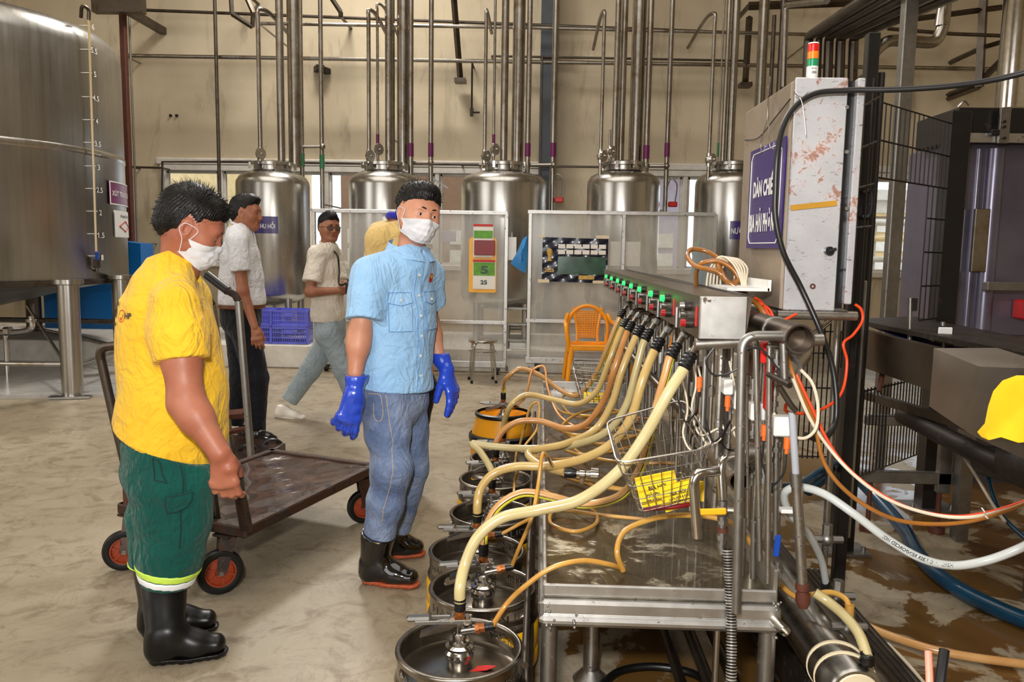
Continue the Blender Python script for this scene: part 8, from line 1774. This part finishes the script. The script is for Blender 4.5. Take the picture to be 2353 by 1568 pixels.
a = P(812, 672, Y - .3); m = MB(); m.cyl(a, a + V(.03, -.03, -.13), .038, .042, 20); m.build('lens', M['black_plastic'], CA)
m = MB(); m.tube([P(806, 648, Y - .32), P(782, 655, Y - .3), P(779, 620, Y - .14), P(776, 590, Y - .10), P(762, 572, Y)], .008, 6); m.build('strap', M['black_plastic'], CA)
T4 = thing('person', G(955, 1140), 'person in mustard polo with blue collar, mostly hidden behind the light blue shirt', 'person')
Y = 4.5
sh, J = walker(T4, dict(F=(.75, .66, 0), seed=81, shirt='mustard', trousers='black_trousers', skin='skin_dark', collar='collar_blue', colr=.02, torso=[(890, 545, Y), (893, 600, Y), (905, 680, Y), (912, 740, Y), (915, 780, Y)], tr=[(.16, .09), (.17, .115), (.16, .12), (.16, .12), (.16, .12)], hem=(915, 770, Y), sleeve=.6,
    J=dict(neck=(917, 510, Y), shR=(868, 552, Y - .12), shL=(928, 548, Y + .13), elR=(872, 650, Y - .08), elL=(946, 650, Y + .15), wrR=(890, 730, Y - .05), wrL=(960, 730, Y + .1), hip=(930, 800, Y), hipR=(930, 810, Y - .06), hipL=(950, 810, Y + .06), knR=(970, 890, Y - .04), knL=(930, 950, Y + .1), anR=(945, 1060, Y - .02), anL=(905, 1075, Y + .12), head=(952, 470, Y)),
    hipr=(.155, .12), lr=[(.09, .11), (.078, .085), (.055, .06)], hf=(.75, .3, -.5), hu=(.3, 0, 1), hs=.92, handR=((.2, 0, -1), (0, 1, 0), (1, 0, 0), (.4, .4, .4, .4)), handL=((.2, 0, -1), (0, -1, 0), (1, 0, 0), (.4, .4, .4, .4))))
shoe(G(915, 1146), G(972, 1140), T4, 'belt_brown', 'shoe_black'); shoe(G(885, 1120), G(925, 1112), T4, 'belt_brown', 'shoe_black')
# ---------------------------------------------------------------- platform trolleys
def wheel(c, ax, r, parent, w_=.04, hub='rust_paint'):
    c = Vector(c); ax = Vector(ax).normalized(); m = MB(); m.lathe([(r * .66, -w_ * .4), (r * .80, -w_ * .5), (r * .95, -w_ * .42), (r, -w_ * .2), (r, w_ * .2), (r * .95, w_ * .42), (r * .80, w_ * .5), (r * .66, w_ * .4), (r * .66, -w_ * .4)], c, 36, axis=ax); wo = m.build('wheel', M['black_rubber'], parent)
    m = MB(); m.lathe([(r * .67, -w_ * .40), (r * .60, -w_ * .40), (r * .56, -w_ * .12), (r * .24, -w_ * .2), (r * .20, -w_ * .5), (.01, -w_ * .5)], c, 28, axis=ax); m.lathe([(r * .67, w_ * .40), (r * .60, w_ * .40), (r * .56, w_ * .12), (r * .24, w_ * .2), (r * .20, w_ * .5), (.01, w_ * .5)], c, 28, axis=ax)
    t1 = ax.orthogonal().normalized(); t2 = ax.cross(t1)
    for k in range(6):
        a = k * PI / 3; d = t1 * math.cos(a) + t2 * math.sin(a); m.box(c + d * r * .4, (r * .38, .009, w_ * .6), Matrix((d, ax.cross(d), ax)).transposed())
    m.build('hub', M[hub], wo); m = MB(); m.cyl(c - ax * w_ * .8, c + ax * w_ * .8, .010, n=6); m.build('axle_bolt', M['galv'], wo); return wo
simple('hub_orange', (150, 58, 26), .5, dirt=(80, 34, 20), dirt_amt=.5, dscale=20)
t = NT('wet_rust'); v = t.coord(); n = t.noise(v, 4, 8, .65, 1.0); n2 = t.noise(v, 14, 7, .7)
t.set(color=t.ramp(n, [(.3, srgb(30, 19, 15)), (.52, srgb(58, 36, 27)), (.74, srgb(98, 70, 58))]), rough=t.math('ADD', .02, t.math('MULTIPLY', n2, .35)), metal=.25, coat=.5); t.bump(t.math('ADD', n, n2), .35, .01); M['wet_rust'] = t.mat
zc_ = .285
A_, B_, C_ = G(562, 1212, zc_), G(860, 1069, zc_), G(625, 1036, zc_); D_ = A_ + (C_ - B_)
CT1 = thing('platform_trolley', (A_ + B_ + C_ + D_) / 4 - V(0, 0, zc_), 'rusty wet platform trolley on orange hubbed wheels beside the yellow shirt', 'trolley')
ux = (B_ - A_).normalized(); uy = (C_ - B_).normalized(); Lx, Ly = (B_ - A_).length, (C_ - B_).length
def Q(u, v, z=0.0): return A_ + ux * (u * Lx) + uy * (v * Ly) + V(0, 0, z)
m = MB(); m.grid(lambda u, v: Q(u, v, -.004 - .006 * math.sin(PI * u) * math.sin(PI * v) + .003 * math.sin(u * 14 + v * 6) * math.sin(v * 11)), 28, 20); m.grid(lambda u, v: Q(u, v, -.016), 4, 4); m.build('deck', M['wet_rust'], CT1)
Rz = Matrix((ux, uy, V(0, 0, 1))).transposed()
for (u, v, a, b) in ((.5, 0, Lx + .04, .045), (.5, 1, Lx + .04, .045), (0, .5, .045, Ly + .04), (1, .5, .045, Ly + .04)):
    m = MB(); m.box(Q(u, v, -.016), (a, b, .045), Rz, .006); m.build('edge_beam', M['brown_steel'], CT1)
for k in range(4): m = MB(); m.box(Q(.2 + .2 * k, .5, -.025), (.03, Ly, .02), Rz); m.build('cross_member', M['brown_steel'], CT1)
for (u, v, yaw) in ((.02, .16, .5), (.92, .02, .35), (.03, .98, .2), (.95, .98, .4)):
    p = Q(u, v, 0); r = .093 if v < .5 and u < .5 else .088; ax = Vector((math.sin(yaw) * .55 + .35, -1, 0)).normalized(); c = V(p.x, p.y, r) + (ux * -.05 if u < .5 else V(0, 0, 0)); w_ = wheel(c, ax, r, CT1, .042, 'hub_orange')
    m = MB(); f = Vector((-ax.y, ax.x, 0))
    for s_ in (-1, 1): q0 = c + ax * s_ * .030; q1 = V(p.x, p.y, zc_ - .05) + ax * s_ * .030; m.add([q0 - f * .018, q0 + f * .018, q1 + f * .035, q1 - f * .035, q0 - f * .018 + ax * .004, q0 + f * .018 + ax * .004, q1 + f * .035 + ax * .004, q1 - f * .035 + ax * .004], [(0, 1, 2, 3), (4, 7, 6, 5), (0, 4, 5, 1), (1, 5, 6, 2), (2, 6, 7, 3), (3, 7, 4, 0)])
    m.box(V(p.x, p.y, zc_ - .048), (.09, .08, .01), Rz); m.build('fork', M['brown_steel'], CT1)
# corner post that the hand holds, with its black grip, and the long bent handle
m = MB(); m.cyl(Q(.01, 0, -.01), P(552, 1138, 2.86), .026, .022, 10); m.build('corner_post', M['brown_steel'], CT1); m = MB(); m.cyl(P(552, 1140, 2.855), P(546, 1092, 2.60), .019, n=14); m.build('black_grip', M['black_rubber'], CT1)
Dx = P(298, 1180, D_.y); m = MB(); hb = V(D_.x, D_.y, zc_ - .03)
p1 = P(292, 1085, D_.y); p2 = P(262, 960, D_.y - .02); p3 = P(226, 800, D_.y - .05); p4 = P(300, 790, D_.y - .1); p5 = P(420, 792, D_.y - .2); p6 = P(446, 840, D_.y - .2); 
m.tube([V(p1.x, p1.y, zc_), p1, p2], .019, 12, spline=False); out = [p2, p3 + (p2 - p3).normalized() * .05]
for k in range(7): t_ = k / 6; a0 = p3 + (p2 - p3).normalized() * .05; a1 = p3 + (p4 - p3).normalized() * .05; out.append(a0 * (1 - t_) ** 2 + p3 * 2 * t_ * (1 - t_) + a1 * t_ * t_)
out += [p4, p5, p6, V(p6.x + .05, p6.y + .05, zc_)]; m.tube(out, .019, 12, spline=False); m.build('handle', M['pipe_dark'], CT1)
m = MB(); m.box((P(300, 1135, D_.y)), (.05, .05, .19), .1, .006); m.build('handle_socket', M['rust_paint'], CT1)
CT2 = thing('platform_trolley', G(500, 1060), 'second trolley with black handle grips, behind the man in yellow', 'trolley')
Y2 = 4.55; m = MB()
for (x0, y0, x1, y1, Yk) in ((548, 692, 577, 1054, Y2), (489, 702, 530, 1028, Y2 + .35)):
    m = MB(); a = P(x0, y0, Yk); b = P(x1, y1, Yk); m.cyl(a, b, .022, n=12); m.build('upright', M['galv'], CT2)
    g = P(x0 - 72, y0 - 60, Yk + .06); m = MB(); m.tube([a, P(x0 - 8, y0 - 14, Yk), P(x0 - 30, y0 - 26, Yk)], .022, 12, spline=False); m.build('bend', M['brown_steel'], CT2); m = MB(); m.tube([P(x0 - 24, y0 - 23, Yk), g], .026, 14, spline=False); m.build('grip', M['black_rubber'], CT2)
for (ya, yb) in ((948, 950), (988, 985)):
    m = MB(); m.cyl(P(520, ya + 6, Y2 + .3), P(568, yb, Y2), .03 if ya < 960 else .018, n=4); m.build('cross_rail', M['rust_paint'], CT2)
e1 = P(577, 1054, Y2); z2 = e1.z; m = MB(); m.prism([(0, 0), (-.95, .25), (-.85, .85), (.05, .42)], (e1.x + .02, Y2, z2 - .05), (1, 0, 0), (0, 1, 0), (0, 0, .04)); m.build('deck', M['wet_rust'], CT2)
for (x, y) in ((e1.x - .12, Y2 + .25), (e1.x - .85, Y2 + .35), (e1.x - .8, Y2 + .75), (e1.x - .02, Y2 + .42)): wheel((x, y, .085), (.5, -1, 0), .085, CT2)
for (x, y) in ((e1.x - .12, Y2 + .25), (e1.x - .85, Y2 + .35), (e1.x - .8, Y2 + .75), (e1.x - .02, Y2 + .42)):
    m = MB(); m.box((x, y, (z2 + .09) / 2 + .02), (.05, .05, max(.03, z2 - .12)), .4); m.build('fork', M['brown_steel'], CT2)
